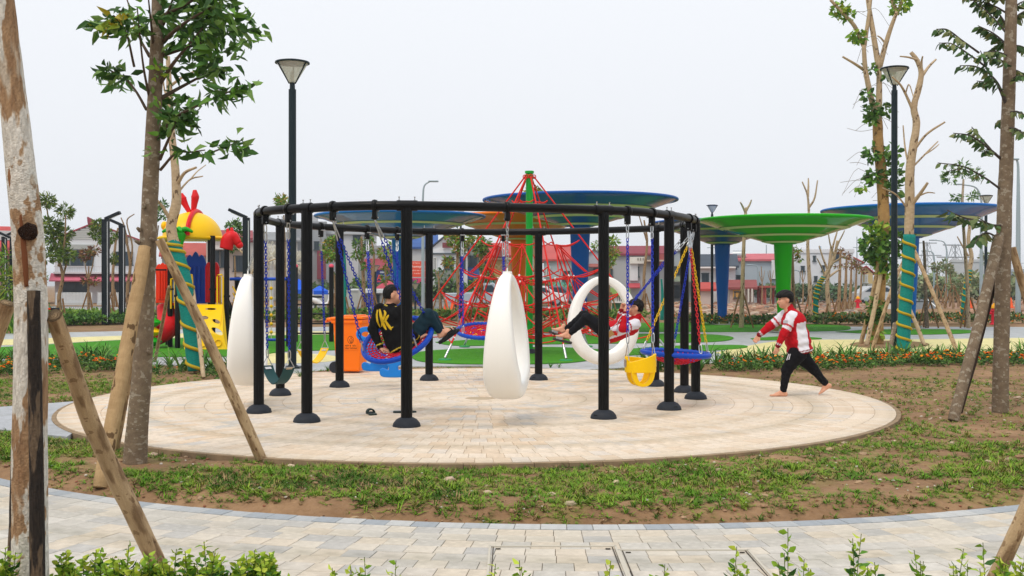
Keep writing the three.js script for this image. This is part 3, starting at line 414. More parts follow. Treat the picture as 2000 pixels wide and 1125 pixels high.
function hairGeo(c, fr, s, style) {
  const e = (a, b, d, x, y, z) => ({ c: fr.at(c, a * s, b * s, d * s), r: [x * s, y * s, z * s], f: fr.rot });
  const full = style === 'bowl' ? [e(0, 0.045, -0.008, 0.093, 0.078, 0.108), e(0, 0.005, -0.045, 0.078, 0.075, 0.066)] : style === 'full' ? [e(0, 0.042, -0.012, 0.087, 0.08, 0.103), e(0, 0.0, -0.05, 0.077, 0.07, 0.062)] : [e(0, 0.032, -0.016, 0.0795, 0.082, 0.094), e(0, -0.005, -0.045, 0.073, 0.07, 0.062)];
  const line = style === 'bowl' ? 0.03 : style === 'full' ? 0.036 : 0.048, f = field(full, 0.02);
  const fn = (x, y, z) => { const p = V(x, y, z).sub(c), a = p.dot(fr.r) / s, u = p.dot(fr.u) / s, d = p.dot(fr.f) / s; const cut = (d > -0.005 ? line : d > -0.03 ? lerp(-0.03, line, (d + 0.03) / 0.025) : -0.045) - u; return Math.max(f(x, y, z) + 0.003 * Math.sin(a * 210 + d * 60) * s, cut * s * 0.8); };
  const b = V(0.15, 0.16, 0.15).multiplyScalar(s); return net(fn, c.clone().sub(b), c.clone().add(b), 0.005);
}
function handGeo(w, dir, nrm, side, curl, s = 0.86) { // wrist, finger direction, back-of-hand normal, thumb side
  const d = dir.clone().normalize(), n = nrm.clone().addScaledVector(d, -nrm.dot(d)).normalize(), t = d.clone().cross(n).multiplyScalar(side), P = (a, b, c) => w.clone().addScaledVector(d, a * s).addScaledVector(t, b * s).addScaledVector(n, c * s);
  const palm = [], fing = []; for (const b of [-0.026, -0.009, 0.009, 0.026]) palm.push([P(0.012, b * 0.7, 0), P(0.078, b, 0.002), 0.015 * s, 0.0115 * s]);
  [[-0.029, 0.052], [-0.0095, 0.066], [0.0095, 0.071], [0.029, 0.063]].forEach(([b, L]) => { let q = P(0.084, b, 0.002), ang = curl * 0.55; for (let i = 0; i < 3; i++) { const l = L * [0.44, 0.31, 0.25][i] * s, e = q.clone().addScaledVector(d, Math.cos(ang) * l).addScaledVector(n, -Math.sin(ang) * l); fing.push([q, e, (0.0092 - i * 0.0007) * s, (0.0087 - i * 0.0009) * s]); q = e; ang += curl; } });
  const th = [[P(0.022, 0.022, -0.004), P(0.052, 0.05, -0.014), 0.014 * s, 0.0105 * s], [P(0.052, 0.05, -0.014), P(0.08, 0.052, -0.03), 0.0105 * s, 0.0085 * s]];
  const g = netOf([...palm, ...fing, ...th, [w.clone().addScaledVector(d, -0.03), P(0.015, 0, 0), 0.024 * s, 0.02 * s]], 0.0055, 0.0042); return paint(g, skinC);
}
function footGeo(heel, toe, s = 1) { const d = toe.clone().sub(heel).normalize(), side = V(0, 1, 0).cross(d).normalize(), up = d.clone().cross(side).normalize(), P = (a, b, c) => heel.clone().addScaledVector(d, a).addScaledVector(side, b).addScaledVector(up, c), L = heel.distanceTo(toe); const pr = [[P(0.02, 0, 0.025), P(L * 0.62, 0, 0.02), 0.028 * s, 0.024 * s], [P(L * 0.55, 0.02, 0.017), P(L * 0.74, 0.026, 0.014), 0.02 * s, 0.017 * s], [P(L * 0.5, -0.02, 0.015), P(L * 0.68, -0.026, 0.013), 0.019 * s, 0.015 * s], [P(0.035, 0, 0.04), P(0.05, 0, 0.1), 0.032 * s, 0.031 * s], [P(0.06, 0, 0.06), P(L * 0.6, 0, 0.028), 0.03 * s, 0.018 * s]]; for (let i = 0; i < 5; i++) { const b = lerp(0.028, -0.03, i / 4), l = [0.0, -0.006, -0.012, -0.022, -0.034][i]; pr.push([P(L * 0.74, b, 0.012), P(L - 0.01 + l, b * 1.05, 0.011), i ? 0.0085 : 0.012, i ? 0.008 : 0.011]); } return paint(netOf(pr, 0.012, 0.006), skinC); }
function sandal(heel, toe, m1, m2, o, strapTex) { // slide sandal under a foot
  const d = toe.clone().sub(heel).normalize(), side = V(0, 1, 0).cross(d).normalize(), up = d.clone().cross(side).normalize(), L = heel.distanceTo(toe) + 0.035, mid = heel.clone().lerp(toe, 0.5).addScaledVector(up, -0.018);
  const s = poly([[-L / 2, -0.03], [-L / 2 + 0.03, -0.04], [0, -0.038], [L * 0.25, -0.047], [L / 2 - 0.02, -0.035], [L / 2, 0], [L / 2 - 0.02, 0.035], [L * 0.25, 0.045], [0, 0.036], [-L / 2 + 0.03, 0.04], [-L / 2, 0.03], [-L / 2 - 0.008, 0]], true), mt = new THREE.Matrix4().makeBasis(d, side, up).setPosition(mid);
  mesh('sole', ext(s, 0.022, 0.006).translate(0, 0, -0.012).applyMatrix4(mt), m1, o);
  const st = []; for (let k = 0; k < 5; k++) { const pts = []; for (let i = 0; i <= 10; i++) { const f = i / 10 * PI; pts.push(V(L * 0.04 + k * 0.017, 0.043 * Math.cos(f), 0.01 + 0.04 * Math.sin(f))); } st.push(tube(pts, 0.0095, 12, 5).applyMatrix4(mt)); }
  mesh('strap', J(st), m2, o);
}
function figure(o, j, opt) {
  // j: joints in local metres. skin runs through the whole body
  const S = opt.bulk ?? 1, headF = frame(j.face, j.headUp ?? V(0, 1, 0)), hs = opt.head ?? 0.96;
  const tr = frame(j.front, j.chest.clone().sub(j.pelvis)), E = (c, x, y, z) => ({ c, r: [x * S, y, z * S], f: tr.rot });
  const mid = j.chest.clone().lerp(j.pelvis, 0.5), torso = [E(j.chest, 0.135, 0.15, 0.085), E(mid, 0.118, 0.13, 0.085), E(j.pelvis, 0.13, 0.105, 0.095)], neck = [[j.neck, j.neck.clone().lerp(j.head, 0.55), 0.05, 0.046]];
  const arms = ['L', 'R'].map(s => [[j['sh' + s], j['el' + s], 0.044 * S, 0.036], [j['el' + s], j['wr' + s], 0.036, 0.025]]), legs = ['L', 'R'].map(s => [[j['hip' + s], j['kn' + s], 0.08 * S, 0.052], [j['kn' + s], j['an' + s], 0.052, 0.034]]);
  const sk = [paint(netOf([...torso, ...neck, ...arms.flat(), ...legs.flat()], 0.04, 0.014), skinC), headGeo(j.head, headF, hs)];
  for (const s of ['L', 'R']) { const h = j['hand' + s]; if (h) sk.push(handGeo(j['wr' + s], h[0], h[1], h[2], h[3])); const f = j['foot' + s]; sk.push(footGeo(f[0], f[1], f[2] ?? 1)); sk.push(paint(netOf([[j['an' + s], f[0].clone().lerp(f[1], 0.14).add(V(0, 0.03, 0)), 0.034, 0.034]], 0.01, 0.008), skinC)); }
  mesh('body', J(sk), opt.skinM, o);
  // jacket
  const pad = 0.02, jk = [E(j.chest, 0.15 + pad * 0.4, 0.155, 0.1 + pad * 0.4), E(mid, 0.145, 0.14, 0.118), E(j.pelvis.clone().lerp(j.chest, 0.2), 0.152, 0.09, 0.122), E(j.pelvis.clone().lerp(j.chest, -0.12), 0.15, 0.1, 0.122), [j.neck.clone().lerp(j.chest, 0.25), j.neck.clone().lerp(j.head, 0.1), 0.07, 0.06]]; const sl = arms.map(a => a.map(([p, q, r1, r2], i) => [p, i ? p.clone().lerp(q, 0.93) : q, r1 + 0.018, i ? r2 + 0.014 : r2 + 0.02]));
  const hemN = j.chest.clone().sub(j.pelvis).normalize(), hemP = j.pelvis.clone().addScaledVector(hemN, opt.hem ?? -0.075), wr = (x, y, z) => 0.004 * (vn(x * 26, y * 26 + z * 17, 3) - 0.5) + 0.005 * Math.sin((x + y * 1.7 + z) * 46) * vn(x * 9, y * 9, 5);
  const torsoF = field(jk, 0.05), armF = field(sl.flat(), 0.025), jf = (x, y, z) => { const t = Math.max(torsoF(x, y, z), -((x - hemP.x) * hemN.x + (y - hemP.y) * hemN.y + (z - hemP.z) * hemN.z)); return smin(t, armF(x, y, z), 0.03) + wr(x, y, z); };
  const lo = V(9, 9, 9), hi = V(-9, -9, -9); for (const p of [j.chest, j.pelvis, j.neck, ...['L', 'R'].flatMap(s => [j['sh' + s], j['el' + s], j['wr' + s]])]) { lo.min(p); hi.max(p); } lo.subScalar(0.22); hi.addScalar(0.22);
  const jg = net(jf, lo, hi, 0.011); const info = (x, y, z) => { let best = Math.max(torsoF(x, y, z) - 0.004), part = 'torso', t = 0; sl.forEach((a, i) => a.forEach((c, k) => { const d = dCap(x, y, z, c); if (d < best) { best = d; part = k ? 'lower' : 'upper'; t = c.h; } })); const p = V(x, y, z).sub(j.pelvis), ax = j.chest.clone().sub(j.pelvis), up = p.dot(ax) / ax.lengthSq(); return { part, t, up, side: p.dot(tr.r), fwd: p.dot(tr.f) }; };
  mesh('jacket', paint(jg, (x, y, z) => opt.jacket(info(x, y, z))), K.cloth, o);
  // trousers
  const tp = [E(j.pelvis, 0.126, 0.1, 0.094), ...legs.flatMap((a, i) => a.map(([p, q, r1, r2], k) => [p, k ? p.clone().lerp(q, opt.legEnd ?? 0.95) : q, r1 + 0.014, r2 + (k ? 0.012 : 0.018)]))], tn = netOf(tp, 0.035, 0.012, (d, x, y, z) => d + wr(x, y, z)); mesh('trousers', tn, opt.trousers, o);
  mesh('hair', hairGeo(j.head, headF, hs, opt.hair), mat(0x120f0e, 0.6, { bumpMap: T.fine, bumpScale: 0.003 }), o);
  return { jf, tr, headF, hs };
}
const skinM = mat(0xffffff, 0.6, { vertexColors: true }), redC = C(0xb80d1c), whiteC = C(0xe2e2ea), maroon = C(0x7d0a18);
const school = i => i.part === 'upper' ? (i.t < 0.5 ? whiteC : i.t < 0.6 ? redC : i.t < 0.76 ? whiteC : redC) : i.part === 'lower' ? (i.t > 0.95 ? maroon : i.t > 0.91 ? whiteC : i.t > 0.87 ? maroon : i.t > 0.83 ? whiteC : redC) : i.up < -0.1 ? (Math.abs(i.up + 0.16) < 0.022 ? whiteC : maroon) : Math.abs(i.side) > 0.105 && Math.abs(i.fwd) < 0.075 && i.up < 0.95 ? whiteC : redC;
// ---- the barefoot child walking in from the right
{
  const b = onG(1565, 773), s = F / -b.z, L = (x, y, z = 0) => V((x - 1565) / s, (773 - y) / s, z);
  const o = thing('person', 'child in red and white jacket and black trousers striding barefoot on the pavers', 'person', b);
  const r = figure(o, { head: L(1533, 585), face: V(-1, -0.12, 0.08), neck: L(1543, 603), chest: L(1551, 628), pelvis: L(1561, 678), front: V(-1, -0.1, 0.1), shL: L(1543, 618, 0.125), elL: L(1525, 651, 0.17), wrL: L(1514, 675, 0.15), shR: L(1537, 617, -0.125), elR: L(1509, 638, -0.15), wrR: L(1487, 656, -0.15), hipL: L(1555, 690, 0.075), knL: L(1534, 722, 0.08), anL: L(1527, 763, 0.08), hipR: L(1562, 690, -0.075), knR: L(1591, 720, -0.08), anR: L(1617, 751, -0.08),
    handL: [V(-0.35, -1, 0.05), V(0.2, -0.1, 1), -1, 0.6], handR: [V(-0.6, -1, 0), V(0.3, -0.3, -1), 1, 0.6], footL: [L(1535, 772.5, 0.08), L(1500, 772.5, 0.07)], footR: [L(1627, 757, -0.08), L(1602, 772, -0.08)] }, { skinM, jacket: school, trousers: mat(0x0d0d12, 0.9), hair: 'bowl', head: 1.08, bulk: 1.4, hem: -0.085, legEnd: 0.93 });
  const em = mesh('sleeve_badge', box(0.006, 0.04, 0.06, 0, 0, 0), mat(0xc8ccd8, 0.7), o); em.position.copy(L(1527, 627.5, 0.205)); em.rotation.set(0.1, PI / 2, 0.1); const em2 = mesh('badge_stripe', box(0.004, 0.012, 0.055, 0.005, 0.014, 0), mat(0xd23030, 0.7), em); mesh('badge_stripe', box(0.004, 0.018, 0.05, 0.005, -0.008, 0), mat(0x2a4a9a, 0.7), em);
  const cord = mesh('waist_cord', J(rod(L(1535, 690, 0.16), L(1531, 702, 0.165), 0.006, 6), rod(L(1538, 690, 0.16), L(1535, 701, 0.165), 0.006, 6)), mat(0xe0e0e6, 0.8), o);
}
// ---- the child in black seated in the tilted basket, seen from behind
{
  const s = F / -nestC.z, L = (x, y, z = 0) => V((x - 776) / s, (663 - y) / s, z), gold = C(0xd6b83a), blk = C(0x08080a);
  const o = thing('person', 'child in black jacket and dark jeans sitting in the tilted basket swing', 'person', nestC);
  const r = figure(o, { head: L(768, 576, 0.02), face: V(0.95, -0.05, -0.2), neck: L(764, 599, 0.02), chest: L(764, 624, 0.03), pelvis: L(785, 672, 0.08), front: V(0.6, 0.25, -0.75), shL: L(741, 604, -0.03), elL: L(729, 643, 0.06), wrL: L(745, 678, 0.12), shR: L(789, 605, 0.12), elR: L(798, 644, 0.22), wrR: L(819, 660, 0.14), hipL: L(793, 668, -0.02), knL: L(842, 620, -0.16), anL: L(864, 653, -0.2), hipR: L(800, 672, 0.1), knR: L(836, 615, 0.04), anR: L(861, 650, 0.0),
    handL: [V(0.8, -0.3, 0.1), V(0, 1, 0.2), 1, 0.3], handR: [V(0.8, 0.45, -0.2), V(-0.3, 1, 0.3), -1, 0.35], footL: [L(864, 660, -0.2), L(889, 642, -0.25)], footR: [L(859, 662, 0.0), L(885, 641, -0.04)] }, { skinM, jacket: i => (i.part === 'lower' && i.t > 0.9 && i.t < 0.955 || i.part === 'torso' && Math.abs(i.up + 0.16) < 0.02) ? gold : blk, trousers: mat(0x0f2c38, 0.85), hair: 'short', head: 1.06, bulk: 1.25, legEnd: 0.86 });
  sandal(L(859, 665, 0), L(886, 643, -0.04), mat(0x15161a, 0.6), mat(0x1b1c20, 0.6), o); sandal(L(864, 663, -0.2), L(890, 644, -0.25), mat(0x15161a, 0.6), mat(0x1b1c20, 0.6), o);
  mesh('collar_trim', tube([L(752, 595, 0.07), L(765, 600, 0.1), L(778, 599, 0.1)], 0.01, 12, 6), mat(0xc8b048, 0.7), o);
  // interlaced gold monogram on the back, laid on the cloth
  const zx = (x, y) => [690 + x / 5.357, 530 + y / 5.357], strokes = [[[[258, 400], 16], [[252, 450], 20], [[262, 520], 20], [[288, 585], 8]], [[[278, 392], 14], [[296, 450], 34], [[318, 520], 36], [[342, 575], 30], [[362, 604], 10]], [[[330, 402], 8], [[348, 425], 26], [[338, 470], 24], [[312, 530], 16], [[306, 575], 14]], [[[388, 446], 8], [[372, 470], 26], [[352, 505], 24], [[345, 525], 16]], [[[350, 500], 14], [[372, 545], 30], [[402, 580], 30], [[418, 604], 8]], [[[398, 596], 10], [[420, 582], 14], [[437, 570], 6]]];
  const P = [], I = []; const cast = (px, py) => { const w = L(...zx(px, py)); let z = 0.6; for (let i = 0; i < 90; i++) { const d = r.jf(w.x * (1 + (z) / -nestC.z * -1), w.y * (1 + (z) / -nestC.z * -1), z); if (d < 0.0015) break; z -= Math.max(0.0015, d * 0.6); if (z < -0.4) break; } return V(w.x * (1 - z / -nestC.z), w.y * (1 - z / -nestC.z), z + 0.004); };
  for (const st of strokes) { const n = 22, cv = new THREE.CatmullRomCurve3(st.map(([p]) => V(p[0], p[1], 0))), base = P.length / 3; for (let i = 0; i <= n; i++) { const t = i / n, c = cv.getPoint(t), tg = cv.getTangent(t), k = t * (st.length - 1), a = Math.min(st.length - 2, Math.floor(k)), w = lerp(st[a][1], st[a + 1][1], k - a); for (let q = 0; q <= 4; q++) { const f = (q / 4 - 0.5) * w, v = cast(c.x - tg.y * f, c.y + tg.x * f); P.push(v.x, v.y, v.z); if (i < n && q < 4) { const b = base + i * 5 + q; I.push(b, b + 5, b + 1, b + 1, b + 5, b + 6); } } } }
  const g = new THREE.BufferGeometry(); g.setAttribute('position', new THREE.Float32BufferAttribute(P, 3)); g.setIndex(I); g.computeVertexNormals(); const mg = mesh('back_monogram', g, mat(0xd9b21a, 0.6, { side: THREE.DoubleSide }), o);
}
// ---- the child swinging, leaning far back
{
  const D = 14.7, c0 = at(1200, 662, D), s = F / D, L = (x, y, z = 0) => V((x - 1200) / s, (662 - y) / s, z), W_ = v => v.clone().add(c0);
  const o = thing('person', 'child in red and white jacket leaning far back on a swing, wearing striped sandals', 'person', c0);
  figure(o, { head: L(1240, 601), face: V(-1, 0.1, 0.05), headUp: V(0.12, 1, 0), neck: L(1246, 620), chest: L(1228, 638), pelvis: L(1190, 650), front: V(-0.35, 1, 0), shL: L(1240, 632, 0.12), elL: L(1214, 640, 0.2), wrL: L(1219, 610, 0.16), shR: L(1238, 630, -0.12), elR: L(1211, 634, -0.2), wrR: L(1216, 606, -0.16), hipL: L(1184, 648, 0.075), knL: L(1145, 621, 0.09), anL: L(1113, 650, 0.06), hipR: L(1183, 646, -0.075), knR: L(1141, 617, -0.06), anR: L(1106, 644, -0.07),
    handL: [V(0.35, 1, 0), V(-0.3, 0.1, 1), 1, 1.0], handR: [V(0.35, 1, 0), V(-0.3, 0.1, -1), -1, 1.0], footL: [L(1113, 662, 0.06), L(1084, 656, 0.06)], footR: [L(1103, 653, -0.07), L(1077, 643, -0.07)] }, { skinM, jacket: school, trousers: mat(0x101116, 0.9), hair: 'full', head: 1.04, bulk: 1.18, legEnd: 0.95, hem: -0.06 });
  const stripe = mat(0x9a9c9e, 0.7), sole = mat(0x3a3836, 0.8); sandal(L(1113, 666, 0.06), L(1083, 659, 0.06), sole, stripe, o); sandal(L(1103, 657, -0.07), L(1076, 646, -0.07), sole, stripe, o);
  mesh('glasses', J(tube([L(1226, 599, 0.075), L(1240, 599, 0.082), L(1250, 600, 0.08)], 0.0028, 8, 5), new THREE.TorusGeometry(0.02, 0.0028, 5, 16).rotateY(PI / 2 - 0.15).translate(...L(1225.5, 600, 0.034).toArray()), new THREE.TorusGeometry(0.02, 0.0028, 5, 16).rotateY(PI / 2 + 0.15).translate(...L(1225.5, 600, -0.034).toArray())), K.dark, o);
  mesh('wrist_watch', new THREE.TorusGeometry(0.03, 0.009, 6, 18).rotateX(PI / 2).translate(...L(1219.5, 613, 0.16).toArray()), mat(0xc0c2c4, 0.4), o);
  // the seat under him and its chains, hauled towards the middle of the ring
  const q = thing('belt_swing', 'red belt swing carrying the reclining child, its blue chains stretched sideways', 'swing', c0.clone().add(L(1190, 664)));
  const belt2 = mesh('belt_seat', beltG, mat(0xdc2a1c, 0.5), q); belt2.rotation.set(0, PI / 2, 0); belt2.position.set(0, 0.13, 0); belt2.scale.set(0.86, 0.75, 1.25);
  for (const sd of [-1, 1]) { const e = V(0.03, 0.16, sd * 0.215); mesh('end_plate', rbox(0.1, 0.075, 0.006, 0.003, -0.01, 0.09, sd * 0.222, sd * 0.25, 0, 0.6), mat(0xb08a54, 0.6), q); mesh('hanger_triangle', J(rod(e.clone().add(V(0.07, 0.09, 0)), e.clone().add(V(-0.06, -0.04, 0)), 0.006, 6), rod(e.clone().add(V(0.07, 0.09, 0)), e.clone().add(V(0.05, -0.05, 0)), 0.006, 6)), K.steel, q); const p = sd > 0 ? recB : recA; const rel = p.clone(); hangChain(q, rel, q.position.clone().add(e).add(V(0.07, 0.09, 0)), K.blueChain, 0.3); }
}
// ---- cast-off slides on the pavers
{
  const m = mat(0x20302c, 0.6); const sl = (px, py, turn, label) => { const o = thing('slide_sandal', label, 'sandal', onG(px, py), turn, 'cast-off slides'); sandal(V(-0.11, 0.021, 0), V(0.11, 0.021, 0), m, m, o); return o; };
  sl(725, 809, 1.9, 'dark green slide sandal lying alone on the pavers'); sl(791, 806, 0.1, 'black slide sandal on the pavers behind a front post');
}
// ---------------------------------------------------------------- dish-shaped canopies
const gloss = h => phys(h, 0.45, { clearcoat: 1, clearcoatRoughness: 0.05, specularIntensity: 0.2 });
function canopy(px, d, rimPx, rimPy, conePy, topHalf, hexs, label) { // hexs: pole, underside, rim
  const y = v => EYE + (HOR - v) / F * d, rimY = y(rimPy), coneY = y(conePy), rr0 = topHalf / F * d, R0 = rimPx / F * d, b = onG(px, HOR + EYE * F / d), o = thing('dish_canopy', label, 'canopy', b, 0, 'dish canopies over the play area');
  const mP = phys(hexs[0], 0.4, { specularIntensity: 0.22 }), mU = gloss(hexs[1]), mR = phys(hexs[2], 0.4, { specularIntensity: 0.3 }), st = mat(0xcfd29a, 0.45);
  mesh('pole', lathe([[rr0 * 0.56, 0.16], [rr0 * 0.6, 0.5], [rr0 * 0.8, coneY * 0.55], [rr0, coneY]], 32), mP, o);
  const prof = t => [lerp(rr0, R0, t), coneY + (rimY - coneY) * (0.86 * t + 0.14 * t * t)], pts = []; for (let i = 0; i <= 12; i++) pts.push(prof(i / 12));
  const cn = mesh('canopy_dish', lathe([...pts, [R0 * 0.995, rimY + 0.03], [R0 * 0.6, rimY + 0.06], [0, rimY + 0.1]], 72), mU, o);
  mesh('rim', new THREE.TorusGeometry(R0, 0.045, 8, 96).rotateX(PI / 2).translate(0, rimY + 0.015, 0), mR, cn);
  for (const t of [0.09, 0.37, 0.66]) { const a = prof(t), c = prof(t + 0.07), nx = 0.005, g = lathe([[a[0] + nx, a[1] - 0.012], [c[0] + nx, c[1] - 0.012]], 72); mesh('ring_stripe', g, st, cn); }
  for (let i = 0; i < 16; i++) { const f = (i + 0.5) / 16 * TAU, a = prof(0.02), c = prof(0.985); mesh('panel_seam', rod(V(a[0] * Math.cos(f), a[1] - 0.003, a[0] * Math.sin(f)), V(c[0] * Math.cos(f), c[1] - 0.003, c[0] * Math.sin(f)), 0.005, 5), mU, cn); }
  mesh('base_cover', lathe([[rr0 * 1.15, 0], [rr0 * 1.05, 0.06], [rr0 * 0.62, 0.2], [rr0 * 0.58, 0.22]], 24), mat(0x6a6a2c, 0.7), o); mesh('base_plate', cyl(rr0 * 1.5, rr0 * 1.5, 0.04, 0, 0.025, 0, 24), mat(0x9a9a92, 0.6), o);
  for (let i = 0; i < 6; i++) mesh('anchor_bolt', cyl(0.03, 0.03, 0.08, Math.cos(i * 1.047) * rr0 * 1.3, 0.08, Math.sin(i * 1.047) * rr0 * 1.3, 6), K.steel, o);
  return o;
}
canopy(1530, 34.5, 166, 431, 478, 18, [0x22a810, 0x22a810, 0x22a810], 'bright green dish canopy on a green pole behind the striding child');
canopy(1411, 41, 135, 436, 479, 15, [0x0a54a6, 0x0a54a6, 0x0a54a6], 'small dark blue dish canopy partly behind the green canopy');
canopy(1133, 33, 188, 392, 444, 20, [0x0a52a2, 0x0a52a2, 0x0a52a2], 'large high blue dish canopy on a thick royal blue pole');
canopy(1013, 38, 138, 425, 472, 16, [0xf27a10, 0xf27a10, 0xf27a10], 'orange dish canopy on an orange pole behind the rope pyramid');
canopy(782, 34.5, 164, 424, 469, 17, [0x1268b0, 0x1268b0, 0x1268b0], 'teal and blue dish canopy above the child in black');
canopy(1778, 37, 167, 411, 466, 17, [0x0c64b4, 0x0c64b4, 0x0c64b4], 'wide blue dish canopy behind the bare wrapped tree');

// ---------------------------------------------------------------- rope pyramid
{
  const b = onG(1034, 690), o = thing('rope_pyramid', 'red rope climbing pyramid on a green pole', 'climbing net', b), top = 3.86, ropeM = mat(0xd62018, 0.55), fer = mat(0xe4e4e0, 0.4);
  mesh('pole', J(cyl(0.078, 0.078, 4.0, 0, 2.0, 0, 20), cyl(0.1, 0.1, 0.05, 0, 3.99, 0, 20)), mat(0x12a034, 0.35), o); mesh('pole_base', lathe([[0.0, 0.1], [0.09, 0.1], [0.19, 0.04], [0.2, 0]], 20), K.rubber, o);
  const ang = [4, 74, 128, 182, 238, 300].map(a => a * PI / 180), R0 = [3.05, 2.5, 2.8, 2.95, 2.9, 2.9], apex = V(0, top, 0);
  const gr = ang.map((a, i) => V(Math.cos(a) * R0[i], 0.05, Math.sin(a) * R0[i])), edge = (i, t) => apex.clone().lerp(gr[(i + 6) % 6], t), mids = {};
  const rope = (p, q, sag = 0, r = 0.0135) => { const pts = []; const n = sag ? 6 : 1; for (let k = 0; k <= n; k++) { const t = k / n, v = p.clone().lerp(q, t); v.y -= sag * 4 * t * (1 - t); pts.push(v); } return mesh('rope', sag ? tube(pts, r, 10, 5) : rod(p, q, r, 6), ropeM, o); };
  const knot = p => { const m = mesh('rope_clamp', clampG, fer, o); m.position.copy(p); }; const clampG = ball(0.026, 0, 0, 0, 1, 1.3, 1, 8, 6);
  const loop = new THREE.TorusGeometry(0.04, 0.011, 6, 14);
  for (let i = 0; i < 6; i++) { const s = apex.clone().add(V(Math.cos(ang[i]) * 0.1, 0.03, Math.sin(ang[i]) * 0.1)); rope(s, gr[i], 0, 0.018); const l = mesh('eye_loop', loop, ropeM, o); l.position.copy(s); mesh('turnbuckle', rod(gr[i], edge(i, 0.93), 0.024, 8), K.steel, o); const pl = mesh('ground_anchor', cyl(0.12, 0.14, 0.03, gr[i].x, 0.015, gr[i].z, 12), mat(0x2a8a4a, 0.6), o); knot(edge(i, 0.9)); }
  const lv = [0.13, 0.36, 0.52, 0.66, 0.79];
  lv.forEach((t, k) => { for (let i = 0; i < 6; i++) { const a = edge(i, t), c = edge(i + 1, t), m = a.clone().lerp(c, 0.5).multiply(V(k ? 0.86 : 0.95, 1, k ? 0.86 : 0.95)); m.y -= 0.04 + 0.07 * k; mids[k + '_' + i] = m; rope(a, m, 0.03 + 0.03 * k); rope(m, c, 0.03 + 0.03 * k); if (k > 1) { const up = mids[(k - 1) + '_' + i]; rope(up, m, 0); knot(m); const u1 = edge(i, lv[k - 1]); if (k > 1) { rope(up, edge(i, t).lerp(m, 0.5), 0.02); rope(up, edge(i + 1, t).lerp(m, 0.5), 0.02); } } } });
  // inner nets: hexagons round the pole and spokes to the outer skin
  const inn = (k, f) => { const t = lv[k], out = []; for (let i = 0; i < 6; i++) out.push(mids[k + '_' + i].clone().multiply(V(f, 1, f)).add(V(0, -0.16 * (1 - f), 0))); return out; };
  for (let k = 2; k < 5; k++) for (const f of [0.66, 0.4, 0.2]) { const h = inn(k, f); for (let i = 0; i < 6; i++) { rope(h[i], h[(i + 1) % 6], 0.07); rope(h[i], f > 0.5 ? mids[k + '_' + i] : inn(k, f > 0.3 ? 0.66 : 0.4)[i], 0.04); if (k > 2) rope(h[i], inn(k - 1, f)[i], 0); if (f < 0.3) rope(h[i], V(0, h[i].y + 0.12, 0), 0.02); else if (f > 0.5) rope(h[i], edge(i, lv[k]), 0.06); if (i % 2 === 0) knot(h[i]); } }
  for (let i = 0; i < 6; i++) { rope(edge(i, 0.77), inn(4, 0.66)[i], 0.05); rope(mids['4_' + i], gr[i].clone().lerp(gr[(i + 1) % 6], 0.5).multiplyScalar(0.75).setY(0.42), 0.02); rope(edge(i, 0.9), gr[i].clone().lerp(gr[(i + 1) % 6], 0.5).multiplyScalar(0.75).setY(0.42), 0.1); }
}
